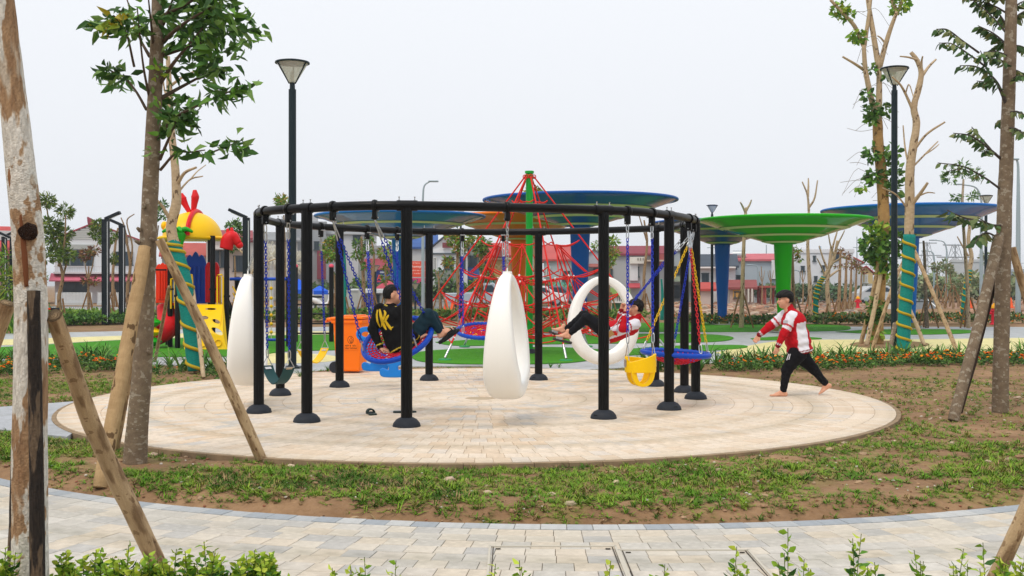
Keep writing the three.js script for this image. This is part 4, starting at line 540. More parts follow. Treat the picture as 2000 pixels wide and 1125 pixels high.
// ---------------------------------------------------------------- slide tower with the yellow dome
{
  const d = 26.6, s = F / d, gy = HOR + EYE * s, b = onG(390, gy), P = (x, y, z = 0) => V((x - 390) / s, (gy - y) / s, z), M = px => px / s;
  const o = thing('slide_tower', 'play tower with a yellow chick dome, red ears and a yellow climbing ramp', 'play tower', b), blk = mat(0x0b0c0e, 0.35), org = mat(0xf2360c, 0.38);
  for (const [x, z, y0] of [[316, -0.45, 462], [343, 0.45, 462], [369, 0.92, 486], [399, -0.5, 462], [425, 0.45, 462], [453, 0.5, 488], [455, -0.4, 540]]) { const t = P(x, y0, z); const p = mesh('post', cyl(0.062, 0.062, t.y, t.x, t.y / 2, t.z, 14), blk, o); mesh('post_ring', cyl(0.085, 0.085, 0.05, t.x, t.y * 0.52, t.z, 14), blk, p); }
  // dome
  const ds = new THREE.SphereGeometry(1, 36, 18, 0, TAU, 0, PI / 2); const dm = mesh('dome_roof', ds.scale(M(56), M(52), 0.8).translate(P(376, 0).x, P(0, 466).y, 0), K.yellow, o);
  mesh('brim', lathe([[M(54), 0.04], [M(62), 0.02], [M(66), -0.03], [M(60), -0.07], [M(50), -0.05], [0, -0.02]], 40).scale(1, 1, 0.92).translate(P(374, 0).x, P(0, 464).y, 0), K.yellow, dm);
  mesh('beak', ball(M(9), P(321, 0).x, P(0, 441).y, 0, 0.7, 1, 1.2), K.yellow, dm);
  const ey = mesh('eye', J(ball(M(8), P(345, 0).x, P(0, 431).y, 0.36, 1, 0.85, 0.5)), mat(0xf4f4f0, 0.3), dm); mesh('pupil', ball(M(3.6), P(343.5, 0).x, P(0, 431).y, 0.4, 1, 1, 0.5), K.dark, ey);
  mesh('red_band', (() => { const g = new THREE.TorusGeometry(1, 0.1, 8, 30, PI * 0.98).rotateY(PI / 2); return g.scale(0.55, M(53), 0.82).translate(P(385, 0).x, P(0, 466).y, 0); })(), K.red, dm);
  mesh('ear', limb([P(372, 418, 0), P(362, 400, 0), P(356, 388, 0), P(353, 378, 0)], [0.05, 0.075, 0.105, 0.05], 12, 6, 0), K.red, dm); mesh('ear', limb([P(377, 418, 0), P(379, 400, 0), P(381, 384, 0), P(380, 371, 0)], [0.055, 0.075, 0.1, 0.045], 12, 6, 0), K.red, dm);
  // palm capital
  const pa = P(369, 470, 0.92); mesh('palm_trunk', lathe([[0.1, -0.22], [0.2, 0.1], [0.16, 0.16], [0, 0.2]], 18).translate(pa.x, pa.y, pa.z), K.green, o); for (let i = 0; i < 6; i++) { const a = i * 1.047; mesh('palm_frond', limb([V(pa.x, pa.y + 0.14, pa.z), V(pa.x + Math.cos(a) * 0.18, pa.y + 0.24, pa.z + Math.sin(a) * 0.18), V(pa.x + Math.cos(a) * 0.36, pa.y + 0.17, pa.z + Math.sin(a) * 0.36)], [0.06, 0.06, 0.03], 8, 5, 0).scale(1, 1, 1), K.green, o); }
  // deck and panels
  mesh('deck', box(M(110), 0.06, 0.95, P(386, 0).x, P(0, 598).y, 0), blk, o);
  const panel = (x0, x1, y0, y1, z, m, wav) => { const pts = [], n = 14; for (let i = 0; i <= n; i++) { const t = i / n; pts.push([lerp(M(x0 - 390), M(x1 - 390), t), P(0, y0).y + wav * Math.abs(Math.sin(t * PI * 3)) + wav * 1.2 * Math.sin(t * PI)]); } pts.push([M(x1 - 390), P(0, y1).y], [M(x0 - 390), P(0, y1).y]); const p = mesh('panel', ext(poly(pts), 0.05, 0.015).translate(0, 0, z), m, o); for (const f of [0.28, 0.5, 0.72]) mesh('panel_rib', limb([V(lerp(M(x0 - 390), M(x1 - 390), f), P(0, y0).y - 0.04, z + 0.075), V(lerp(M(x0 - 390), M(x1 - 390), f), P(0, y1).y + 0.08, z + 0.075)], 0.028, 8, 4, 0), m, p); return p; };
  panel(396, 421, 522, 590, -0.3, K.red, 0.07); panel(317, 340, 524, 590, 0.4, org, 0.05); panel(352, 392, 516, 592, -0.46, K.blue, 0.14);
  const wheelP = P(344, 560, 0.2);
  // ramp with holes: curved sheet
  { const sh = poly([[-0.52, 0], [0.52, 0], [0.52, 1.08], [-0.52, 1.08]]), hole = (x, y, rx, ry, r = 0) => { const h = new THREE.Path(); h.absellipse(x, y, rx, ry, 0, TAU, true, r); sh.holes.push(h); }; hole(-0.22, 0.73, 0.09, 0.06, 0.6); hole(0.02, 0.77, 0.1, 0.055); hole(0.27, 0.68, 0.1, 0.06, -0.4); hole(-0.08, 0.5, 0.17, 0.08, 0.5); hole(0.27, 0.44, 0.15, 0.075, -0.6); hole(-0.26, 0.98, 0.13, 0.035, -0.3); hole(0.2, 0.98, 0.16, 0.035, 0);
    let g = ext(sh, 0.045, 0.012, 14); const p = g.attributes.position, x0 = P(424, 0).x; for (let i = 0; i < p.count; i++) { const x = p.getX(i), y = p.getY(i), z = p.getZ(i), t = y / 1.08; p.setXYZ(i, x0 + x * 0.95 + 0.12 - t * 0.3 + 0.13 * Math.sin(PI * Math.min(1, t)) * (x + 0.5), y * 0.95, 0.62 + z + 0.75 * (1 - t * t)); } g.computeVertexNormals(); const ra = mesh('climbing_ramp', g, K.yellow, o); for (const [x, y, r] of [[0, 0.2, 0.12], [-0.33, 0.16, 0.08], [0.36, 0.16, 0.08]]) mesh('moulded_ring', new THREE.TorusGeometry(r, 0.012, 6, 20).rotateX(-0.25).translate(x0 + x + 0.04, y * 0.95, 1.43 - y * 0.16), K.yellow, ra); }
  // handrails
  const rail = pts => mesh('handrail', tube(pts, 0.022, 28, 8), K.yellow, o), loopR = (x0, x1, y0, y1, z) => { rail([P(x0, y1, z), P(x0, y0 + 5, z), P(x0 + 2, y0, z), P(x1 - 3, y0, z), P(x1, y0 + 5, z), P(x1, y1, z)]); };
  loopR(378, 388, 538, 604, 0.55); loopR(436, 447, 538, 604, 0.55); loopR(346, 354, 545, 602, 0.5); rail([P(432, 540, 0.1), P(432, 600, 0.1)]);
  for (const k of [0, 1, 2, 3]) rail([P(448 + k, 560 + k * 13, -0.3), P(466, 578 + k * 13, 0.1), P(484, 598 + k * 13, 0.5)]);
  const stair = mesh('stair_stringer', between(box(0.16, 1.5, 0.06), P(448, 590, 0.2), P(486, 668, 0.4)), blk, o); for (let k = 0; k < 5; k++) mesh('stair_tread', box(0.2, 0.03, 0.7, P(452 + k * 7.5, 0).x, P(0, 606 + k * 13).y, 0.1), blk, o);
  // slide
  mesh('slide_tube', limb([P(330, 598, 0.1), P(333, 620, 0.2), P(340, 638, 0.45), P(325, 652, 0.7), P(306, 657, 0.85), P(299, 652, 0.9)], [0.26, 0.26, 0.25, 0.24, 0.22, 0.12], 16, 6, 0.02), K.red, o);
  // spinner
  const sp = P(325, 0, 0.95); mesh('spinner_rod', cyl(0.018, 0.018, P(0, 530).y, sp.x, P(0, 530).y / 2 + 0.05, sp.z, 8), blk, o); [[627, K.green], [645, K.yellow], [663, K.green]].forEach(([y, m]) => mesh('spinner_disc', lathe([[0.02, 0.11], [0.05, 0.1], [0.19, 0.015], [0.19, -0.015], [0.05, -0.1], [0.02, -0.11]], 20).translate(sp.x, P(0, y).y, sp.z), m, o)); mesh('spinner_bracket', box(M(30), 0.04, 0.04, P(330, 0).x, P(0, 528).y, 0.8), blk, o);
  // dragon head finial
  { const h = P(456, 480, 0.5); mesh('animal_head', J(limb([V(h.x - 0.05, h.y - 0.1, h.z), V(h.x, h.y + 0.12, h.z), V(h.x + 0.1, h.y + 0.2, h.z), V(h.x + 0.26, h.y + 0.02, h.z)], [0.16, 0.17, 0.15, 0.085], 12, 6, 0.03), limb([V(h.x + 0.0, h.y + 0.28, h.z), V(h.x - 0.02, h.y + 0.4, h.z)], [0.06, 0.03], 8, 4, 0), limb([V(h.x + 0.1, h.y + 0.28, h.z), V(h.x + 0.08, h.y + 0.42, h.z)], [0.06, 0.03], 8, 4, 0), ball(0.09, h.x + 0.27, h.y + 0.0, h.z, 1, 1, 1)), K.red, o); }
  // blue beam with beaded rope net
  mesh('blue_beam', rod(P(453, 545, 0.2), P(566, 545, 0.2), 0.04, 12), K.blue, o); mesh('blue_bar', rod(P(500, 663, 0.2), P(566, 663, 0.2), 0.035, 10), K.blue, o); for (const x of [566]) mesh('post', cyl(0.055, 0.055, P(0, 540).y, P(x, 0).x, P(0, 540).y / 2, 0.2, 12), blk, o);
  for (const x of [501, 517, 533, 549]) { mesh('net_rope', rod(P(x, 545, 0.2), P(x, 663, 0.2), 0.012, 6), mat(0xc9c3ac, 0.8), o); for (const y of [563, 582, 598, 615, 632, 648]) mesh('net_bead', ball(0.045, P(x, 0).x, P(0, y).y, 0.2, 1, 1, 1, 8, 6), mat(0xe2b414, 0.5), o); } for (const y of [563, 582, 598, 615, 632, 648]) mesh('net_rope', rod(P(486, y, 0.2), P(549, y, 0.2), 0.01, 6), mat(0xc9c3ac, 0.8), o);
}
// ---------------------------------------------------------------- black ladder bars
{
  const d = 28.6, s = F / d, gy = HOR + EYE * s, b = onG(612, gy), o = thing('climbing_bars', 'black climbing ladder bars with a red capped post beside the orange bin', 'climbing bars', b), P = (x, y, z = 0) => V((x - 612) / s, (gy - y) / s, z), blk = mat(0x0b0c0e, 0.35);
  for (const x of [577, 647]) { const t = P(x, 520); mesh('post', cyl(0.062, 0.062, t.y, t.x, t.y / 2, 0, 14), blk, o); mesh('post_cap', ball(0.07, t.x, t.y, 0, 1, 0.9, 1), mat(0xe0506a, 0.5), o); } for (const y of [595, 613, 632, 651]) mesh('rung', rod(P(577, y), P(647, y), 0.022, 8), blk, o);
}
// ---------------------------------------------------------------- orange wheeled bin
{
  const b = onG(686, 727), o = thing('wheelie_bin', 'orange plastic wheeled bin at the edge of the paved circle', 'bin', b, -0.12), w = 0.5, dp = 0.55, h = 0.86;
  const body = new RoundedBoxGeometry(w, h, dp, 3, 0.03); { const p = body.attributes.position; for (let i = 0; i < p.count; i++) { const k = lerp(0.82, 1, (p.getY(i) + h / 2) / h); p.setXYZ(i, p.getX(i) * k, p.getY(i) + h / 2 + 0.03, p.getZ(i) * k); } body.computeVertexNormals(); }
  mesh('bin_body', body, K.orange, o); mesh('bin_rim', rbox(w + 0.05, 0.06, dp + 0.05, 0.02, 0, h + 0.02, 0), K.orange, o); const lid = mesh('lid', rbox(w + 0.08, 0.05, dp + 0.08, 0.022, 0, h + 0.08, 0, 0, 0, 0.03), K.orange, o); mesh('lid_panel', rbox(w - 0.12, 0.03, dp - 0.12, 0.012, 0.02, h + 0.112, 0, 0, 0, 0.03), K.orange, lid);
  mesh('grab_handle', J(rbox(0.12, 0.05, 0.4, 0.02, -w / 2 - 0.08, h + 0.05, 0, 0, 0, -0.2), rod(V(-w / 2 - 0.14, h + 0.02, -0.22), V(-w / 2 - 0.14, h + 0.02, 0.22), 0.018, 8)), K.orange, o);
  for (const z of [-0.2, 0.2]) mesh('wheel', new THREE.CylinderGeometry(0.1, 0.1, 0.05, 20).rotateX(PI / 2).translate(-w / 2 + 0.02, 0.1, z), K.rubber, o);
  // printed emblem and two lines of writing
  const cv = document.createElement('canvas'); cv.width = 256; cv.height = 256; const x = cv.getContext('2d'); x.fillStyle = '#ff7a10'; x.fillRect(0, 0, 256, 256); x.strokeStyle = '#1a1008'; x.fillStyle = '#1a1008'; x.lineWidth = 8; x.beginPath(); x.ellipse(128, 75, 52, 66, 0, 0, TAU); x.stroke(); x.lineWidth = 12; x.beginPath(); x.moveTo(112, 60); x.lineTo(122, 120); x.lineTo(150, 120); x.lineTo(156, 60); x.stroke(); x.beginPath(); x.arc(138, 40, 11, 0, TAU); x.fill(); x.font = 'bold 40px sans-serif'; x.textAlign = 'center'; x.fillText('HÃY BỎ RÁC', 128, 195); x.fillText('VÀO THÙNG', 128, 240);
  const t = new THREE.CanvasTexture(cv); t.colorSpace = THREE.SRGBColorSpace; mesh('printed_emblem', new THREE.PlaneGeometry(0.24, 0.24).rotateX(0.06).translate(0.06, 0.52, dp / 2 - 0.012), mat(0xffffff, 0.5, { map: t }), o);
}
// ---------------------------------------------------------------- lamps
const lampM = mat(0x16262c, 0.4), lampGlass = phys(0xe8eadf, 0.25, { transmission: 0.55, thickness: 0 });
function gardenLamp(pos, h, sc, label) {
  const o = thing('park_lamp', label, 'lamp', pos, 0, 'park lamps'), y = h - 0.42 * sc;
  mesh('pole', lathe([[0.11 * sc, 0], [0.11 * sc, 0.03], [0.072 * sc, 0.05], [0.068 * sc, y - 0.1 * sc], [0, y - 0.1 * sc]], 18), lampM, o); mesh('base_plate', box(0.3 * sc, 0.025, 0.3 * sc, 0, 0.012, 0), lampM, o); mesh('neck', cyl(0.045 * sc, 0.05 * sc, 0.14 * sc, 0, y - 0.04 * sc, 0, 14), lampM, o);
  const hd = mesh('lamp_cap', lathe([[0, 0.43 * sc], [0.2 * sc, 0.425 * sc], [0.31 * sc, 0.4 * sc], [0.315 * sc, 0.375 * sc], [0.29 * sc, 0.37 * sc], [0, 0.37 * sc]], 30).translate(0, y, 0), lampM, o); mesh('lamp_glass', lathe([[0.275 * sc, 0.37 * sc], [0.07 * sc, 0.02 * sc], [0.05 * sc, 0.02 * sc]], 30).translate(0, y, 0), lampGlass, o); mesh('lamp_core', cyl(0.035 * sc, 0.035 * sc, 0.2 * sc, 0, y + 0.12 * sc, 0, 10), mat(0xd8d8d0, 0.5), o);
  for (let i = 0; i < 3; i++) { const a = i * TAU / 3 + 0.4; mesh('strut', rod(V(Math.cos(a) * 0.06 * sc, y + 0.0, Math.sin(a) * 0.06 * sc), V(Math.cos(a) * 0.3 * sc, y + 0.38 * sc, Math.sin(a) * 0.3 * sc), 0.012 * sc, 6), lampM, o); } return o;
}
{ const lp = (px, base, topPy, label, sc) => { const p = onG(px, base), d = -p.z; return gardenLamp(p, EYE + (HOR - topPy) / F * d, sc, label); };
  lp(571, 718, 119, 'tall dark park lamp with conical glass head behind the left swing posts', 1); lp(1747, 688, 131, 'tall dark park lamp with conical head between the two bare trees', 1);
  lp(1391, 632, 400, 'distant dark park lamp between the blue canopies', 0.72); lp(1926, 625, 381, 'distant dark park lamp behind the right leafy tree', 0.9); lp(811, 606, 553, 'small far park lamp in front of the orange banner', 0.9); lp(733, 604, 518, 'small far park lamp beside the navy signboard', 1.0); lp(900, 628, 408, 'plain dark lamp pole between the teal and orange canopies', 0.6); }
function blade(px, base, topPy, dir, label, w = 13) { const p = onG(px, base), d = -p.z, s = F / d, h = EYE + (HOR - topPy) / F * d, o = thing('blade_lamp', label, 'lamp', p, 0, 'angled blade lamps'), ww = w / s, m = mat(0x141d24, 0.45), led = mat(0xd9dee2, 0.4); mesh('column', rbox(ww, h, ww * 0.8, 0.015, 0, h / 2, 0), m, o); const L = 0.62; const ar = mesh('arm', rbox(L, ww * 0.45, ww * 0.8, 0.012, dir * (L / 2 - 0.04), h + 0.13, 0, 0, 0, dir * 0.42), m, o); mesh('light_strip', box(0.018, h - 0.2, 0.02, ww / 2 * 0.8, h / 2, ww * 0.4), led, o); mesh('light_strip', box(L * 0.6, 0.02, 0.06, dir * (L / 2), h + 0.085, 0, 0, 0, dir * 0.42), led, ar); }
blade(206, 634, 428, 1, 'angled black blade lamp with its arm pointing right by the gabled house'); blade(238, 629, 440, -1, 'angled black blade lamp with its arm pointing left by the gabled house', 11); blade(481, 650, 425, -1, 'angled black blade lamp behind the swing frame and the red animal head', 13); blade(8, 628, 462, 1, 'angled blade lamp at the left picture edge', 9); blade(24, 640, 466, -1, 'angled blade lamp behind the pale trunk', 9);
// ---------------------------------------------------------------- trees
const greens = [C(0x30541f), C(0x426c2b), C(0x588038), C(0x76984c)], lights = [C(0x5f8f2c), C(0x79a336), C(0x9ab03c)];
const pxPath = (pts, d, z) => pts.map(([x, y], i) => at(x, y, d - (z ? z * i / (pts.length - 1) : 0)));
const pxRad = (r, d) => r.map(v => v * d / F);
function trunkOf(o, pts, rad, d, m, sd = 1) { return mesh('trunk', limb(pxPath(pts, d).map(v => v.sub(o.position)), pxRad(rad, d), 14, 8, 0.05, true, sd), m, o); }
function branchOf(o, pts, r0, r1, d, z, m, sd = 2) { const p = pxPath(pts, d, z).map(v => v.sub(o.position)); return [mesh('branch', limb(p, p.map((_, i) => lerp(r0, r1, i / (p.length - 1)) * d / F), 7, 6, 0.06, true, sd), m, o), p]; }
// leaves hung along the outer part of a branch
function foliate(L, p, from, n, spread, len, wid, cols, droop = 0.35) { const cv = new THREE.CatmullRomCurve3(p); for (let i = 0; i < n; i++) { const c = cv.getPoint(clamp(lerp(from, 1.03, Math.sqrt(R())), 0, 1)), f = rr(0, TAU), q = spread * Math.sqrt(R()); c.add(V(Math.cos(f) * q, rr(-0.6, 0.6) * q, Math.sin(f) * q)); L.tip(c, V(Math.cos(f) + rr(-0.5, 0.5), rr(-0.95, 0.25), Math.sin(f) + rr(-0.5, 0.5)).normalize(), len * rr(0.65, 1.2), wid * rr(0.8, 1.15), shade(pick(cols), 0.18), droop); } }
function puff(L, c, rad, n, len, wid, cols, droop = 0.3, flatY = 0.8) { for (let i = 0; i < n; i++) { const v = V(rr(-1, 1), rr(-1, 1), rr(-1, 1)); if (v.length() > 1) { i--; continue; } const p = c.clone().add(V(v.x * rad, v.y * rad * flatY, v.z * rad)); L.tip(p, V(v.x + rr(-0.5, 0.5), v.y * 0.6 + rr(-0.7, 0.4), v.z + rr(-0.5, 0.5)).normalize(), len * rr(0.7, 1.2), wid * rr(0.8, 1.2), shade(pick(cols), 0.2), droop); } }
function stake(top, bot, r0, r1, m, label, mid, wob = 0.08, sd = 3) { const o = thing('support_stake', label, 'stake', bot, 0, 'wooden stakes propping trees'); const pts = [V(0, 0, 0), ...(mid ? [mid.clone().sub(bot)] : [bot.clone().lerp(top, 0.5).sub(bot).add(V(0.01, 0, 0.015))]), top.clone().sub(bot)]; mesh('shaft', limb(pts, [r1, (r0 + r1) / 2, r0], 12, 8, wob, true, sd), m, o); return o; }
// bare pole with a spiral of twine over cloth
function wrapping(o, pts, rad, d, turns, width = 0.009) { const p = pxPath(pts, d).map(v => v.sub(o.position)), r = pxRad(rad, d).map(v => v + 0.012); const w = mesh('cloth_wrap', limb(p, r, 16, 10, 0.1, true, 9), K.wrap, o); const cv = new THREE.CatmullRomCurve3(p, false, 'centripetal'), q = []; const n = turns * 14; for (let i = 0; i <= n; i++) { const t = i / n, c = cv.getPoint(t), k = t * (r.length - 1), a = Math.min(r.length - 2, Math.floor(k)), rad_ = lerp(r[a], r[a + 1], k - a) + 0.006, f = i / 14 * TAU; q.push(V(c.x + Math.cos(f) * rad_, c.y, c.z + Math.sin(f) * rad_)); } mesh('twine', tube(q, width, n * 2, 5), K.twine, w); }

{ // foreground pale trunk
  seed(11); const d = 4.6, o = thing('street_tree', 'pale mottled bare trunk nearest the camera with stakes tied to it', 'tree', at(58, 1290, d)), t = trunkOf(o, [[58, 1290], [57, 1100], [57, 900], [60, 600], [53, 450], [38, 310], [5, 0], [-12, -170]], [36, 35, 34, 31, 30, 28, 22, 19], d, K.pale, 4);
  const k = at(64, 453, d).sub(o.position); mesh('branch_scar', limb([k.clone().add(V(0.004, 0, 0.045)), k.clone().add(V(0.004, 0.002, 0.076))], [0.036, 0.03], 16, 4, 0.6, true, 8), mat(0x2c1a10, 0.95, { bumpMap: T.fine, bumpScale: 0.02 }), t); 
  // long russet wound down the trunk
  const wd = [[40, 420], [46, 470], [50, 520], [52, 560]].map(([x, y]) => at(x, y, d - 0.058).sub(o.position)); mesh('bark_crack', limb(wd, [0.006, 0.013, 0.015, 0.012], 8, 6, 0.25), mat(0x6e432a, 0.95), t); const wd2 = [[19, 320], [20, 345], [22, 372]].map(([x, y]) => at(x, y, d - 0.05).sub(o.position)); mesh('bark_crack', limb(wd2, [0.005, 0.011, 0.006], 8, 6, 0.25), mat(0x8a6446, 0.95), t);
  stake(at(65, 568, 4.5), at(73, 1322, 4.42), 0.026, 0.032, K.char, 'upright charred black stake tied to the pale trunk', null, 0.08, 5);
  stake(at(104, 616, 4.62), onG(312, 1112, PY), 0.035, 0.052, K.pole, 'stout brown stake leaning from the pale trunk down to the path', at(190, 855, 5.35), 0.12, 6);
  stake(at(14, 592, 4.7), at(-207, 1221, 5.1), 0.034, 0.04, K.pole, 'brown stake leaning off the picture beside the pale trunk', null, 0.1, 7);
  stake(at(36, 870, 4.8), at(20, 1270, 4.75), 0.03, 0.034, K.char, 'thin dark stake standing just behind the pale trunk', null, 0.08, 8);
  const sh = thing('garden_shears', 'orange handled tool hung behind the pale trunk', 'tool', at(100, 604, 4.75)); mesh('handle', rod(V(-0.03, 0.003, 0), V(0.016, 0.0, 0), 0.0045, 8), mat(0xe24a10, 0.5), sh); mesh('grip', rod(V(-0.002, 0.0015, 0.0), V(0.034, -0.001, 0), 0.006, 8), K.rubber, sh);
}
{ // left leafy tree
  seed(21); const d = 9.28, b = at(262, 908, d), o = thing('street_tree', 'grey brown tree with drooping dark leaves beside the paved circle', 'tree', b); trunkOf(o, [[262, 912], [268, 830], [276, 740], [285, 560], [292, 400], [297, 300], [304, 150], [309, 0], [312, -200]], [24, 20.5, 19, 16.5, 15.5, 15, 13.5, 12, 10], d, K.brown, 6);
  const br = [[[[311, 165], [340, 122], [375, 80], [396, 55]], 4.5, 0.4], [[[314, 192], [350, 172], [395, 148], [425, 132]], 4.5, -0.5], [[[312, 262], [345, 228], [415, 193], [470, 170]], 4, 0.6], [[[313, 332], [345, 298], [372, 297], [400, 293]], 3, 0.3], [[[372, 310], [420, 295], [465, 277]], 2.2, 0.4], [[[312, 312], [333, 262], [352, 215]], 3.5, 0.2], [[[286, 214], [264, 176], [240, 150], [200, 132]], 3, -0.3], [[[293, 197], [280, 130], [268, 15]], 3, 0.4], [[[292, 110], [272, 72], [246, -8]], 3.5, -0.4], [[[300, 95], [295, 45], [289, -12]], 3, 0.4], [[[318, 48], [330, 20], [340, -10]], 4, 0.1], [[[318, 80], [365, 42], [430, 5]], 4.5, 0.5], [[[318, 108], [380, 88], [440, 68], [480, 52]], 3.6, -0.6], [[[320, 30], [370, 5], [420, -30]], 4, 0.3], [[[262, 130], [245, 60], [222, 30]], 2.5, 0.5], [[[250, 75], [230, 58], [190, 48]], 1.8, 0.4]];
  const L = new Leaves(), n = [26, 44, 60, 16, 30, 40, 34, 4, 14, 6, 14, 80, 60, 60, 40, 30], bark = mat(0x5a4a3c, 0.85, { map: T.grain });
  br.forEach(([pts, r, z], i) => { const [, p] = branchOf(o, pts, r, 1.2, d, z, bark, i + 2); const yel = i >= 14; foliate(L, p, i < 6 ? 0.35 : 0.4, Math.round(n[i] * 1.05), i === 11 || i === 12 || i === 13 ? 0.17 : 0.1, 0.125, 0.054, yel ? [...greens, lights[2], C(0xb0a02a)] : [...greens, greens[0], greens[1], lights[0]], 0.45); });
  for (const [x, y, r, k] of [[385, 30, 0.2, 90], [430, 40, 0.2, 90], [360, 75, 0.12, 30], [400, 100, 0.16, 50], [430, 115, 0.15, 50], [355, 215, 0.14, 50], [345, 235, 0.12, 40], [255, 50, 0.13, 36], [235, 150, 0.1, 20], [330, 130, 0.1, 24], [440, 180, 0.08, 14]]) puff(L, at(x, y, d - rr(-0.3, 0.3)).sub(b), r, Math.round(k * 0.95), 0.125, 0.056, [...greens, ...greens, lights[0]], 0.5);
  for (const [x, y] of [[302, 300], [308, 135], [298, 190], [310, 145]]) puff(L, at(x, y, d - 0.1).sub(b), 0.05, 6, 0.08, 0.04, [...lights, greens[3]], 0.4);
  mesh('foliage', L.geo(), K.leaf, o);
  for (const [x, y] of [[280, 405], [274, 450], [272, 475], [300, 470], [292, 690]]) { const c = at(x, y, d - 0.075).sub(b); mesh('branch_stub', limb([c, c.clone().add(V(rr(-0.03, 0.03), 0.02, 0.03))], [0.02, 0.012], 8, 3, 0.2), K.brown, o); }
  const split = mat(0xeadcc6, 0.85, { map: T.tan, bumpMap: T.fine, bumpScale: 0.003 });
  stake(at(283, 484, 9.15), onG(195, 953, PY + 0.03), 0.055, 0.062, split, 'pale split log stake leaning on the left leafy tree', null, 0.12, 11); stake(at(278, 560, 9.45), onG(222, 876, -0.02), 0.045, 0.05, K.pole, 'darker stake half behind the pale split log', null, 0.1, 12); stake(at(311, 468, 9.2), onG(510, 897, -0.02), 0.04, 0.05, K.pole, 'long slanting stake from the left leafy tree to the pavers edge', at(418, 690, 9.35), 0.06, 13);
}
function wrapped(label, d, tr, rad, wr, wrad, turns, branches, sd) { const b = onG(tr[0][0], HOR + EYE * F / d), o = thing('wrapped_tree', label, 'tree', b, 0, 'bare trees wrapped in teal cloth'); mesh('trunk', limb(pxPath(tr, d).map(v => v.sub(b)), pxRad(rad, d), 12, 6, 0.1, true, sd), K.tan, o); wrapping(o, wr, wrad, d, turns, 0.031); branches.forEach(([pts, r, z], i) => branchOf(o, pts, r, r * 0.55, d, z, K.tan, i + sd)); return o; }
{ seed(31);
  const o = wrapped('bare pollarded tree wrapped in teal cloth beside the left leafy tree', 18.5, [[380, 728], [372, 650], [358, 560], [343, 490], [334, 445], [344, 395], [342, 330], [334, 250], [331, 180], [328, 110]], [13, 14, 14, 12, 10, 9.5, 8, 7, 6, 4], [[381, 724], [374, 650], [360, 560], [345, 492], [337, 470]], [13, 14.5, 14.5, 12, 10], 8, [[[[332, 430], [318, 405], [308, 392]], 4, 0.3], [[[345, 362], [360, 338], [383, 327]], 4, 0.4], [[[346, 378], [372, 350], [396, 344]], 2.2, -0.3], [[[372, 350], [385, 335], [402, 322]], 1.5, -0.2], [[[335, 166], [355, 152], [382, 138]], 3, 0.3], [[[333, 200], [322, 178], [318, 150]], 2.5, -0.2]], 41);
  stake(at(330, 560, 18.4), onG(302, 705), 0.03, 0.035, K.pole, 'thin stake leaning left of the teal wrapped tree by the slide tower'); stake(at(376, 560, 18.6), onG(397, 738), 0.03, 0.035, K.tan, 'pale stake leaning right of the teal wrapped tree by the slide tower');
  wrapped('bare pollarded tree wrapped in teal cloth beside the right park lamp', 23.6, [[1764, 692], [1766, 620], [1772, 540], [1776, 460], [1777, 400], [1778, 330], [1784, 285], [1790, 240], [1785, 210], [1795, 170], [1799, 140], [1790, 116], [1779, 102]], [11, 11, 10, 9.5, 9, 8.5, 8, 7, 6.5, 6, 5, 4.5, 3.5], [[1765, 691], [1767, 620], [1773, 540], [1777, 458]], [11.5, 11.5, 10.5, 10], 9, [[[[1783, 296], [1810, 262], [1846, 238]], 3, 0.4], [[[1779, 330], [1806, 302], [1832, 276]], 2.2, -0.4], [[[1806, 302], [1822, 292], [1834, 282]], 1.6, -0.3], [[[1784, 218], [1768, 182], [1758, 165], [1742, 150]], 3, 0.3], [[[1768, 185], [1775, 165], [1785, 192]], 1.6, 0.3], [[[1801, 148], [1814, 130], [1828, 116]], 3.4, -0.3], [[[1801, 150], [1800, 120], [1802, 110]], 2.6, 0.2], [[[1795, 118], [1775, 112], [1758, 110]], 2.4, 0.3], [[[1779, 402], [1796, 380], [1812, 357]], 4.5, 0.4], [[[1796, 382], [1812, 376], [1826, 377]], 1.8, 0.3], [[[1771, 405], [1750, 380], [1724, 367]], 2, 0.4], [[[1776, 330], [1768, 290], [1764, 245]], 2.2, -0.3]], 51);
}
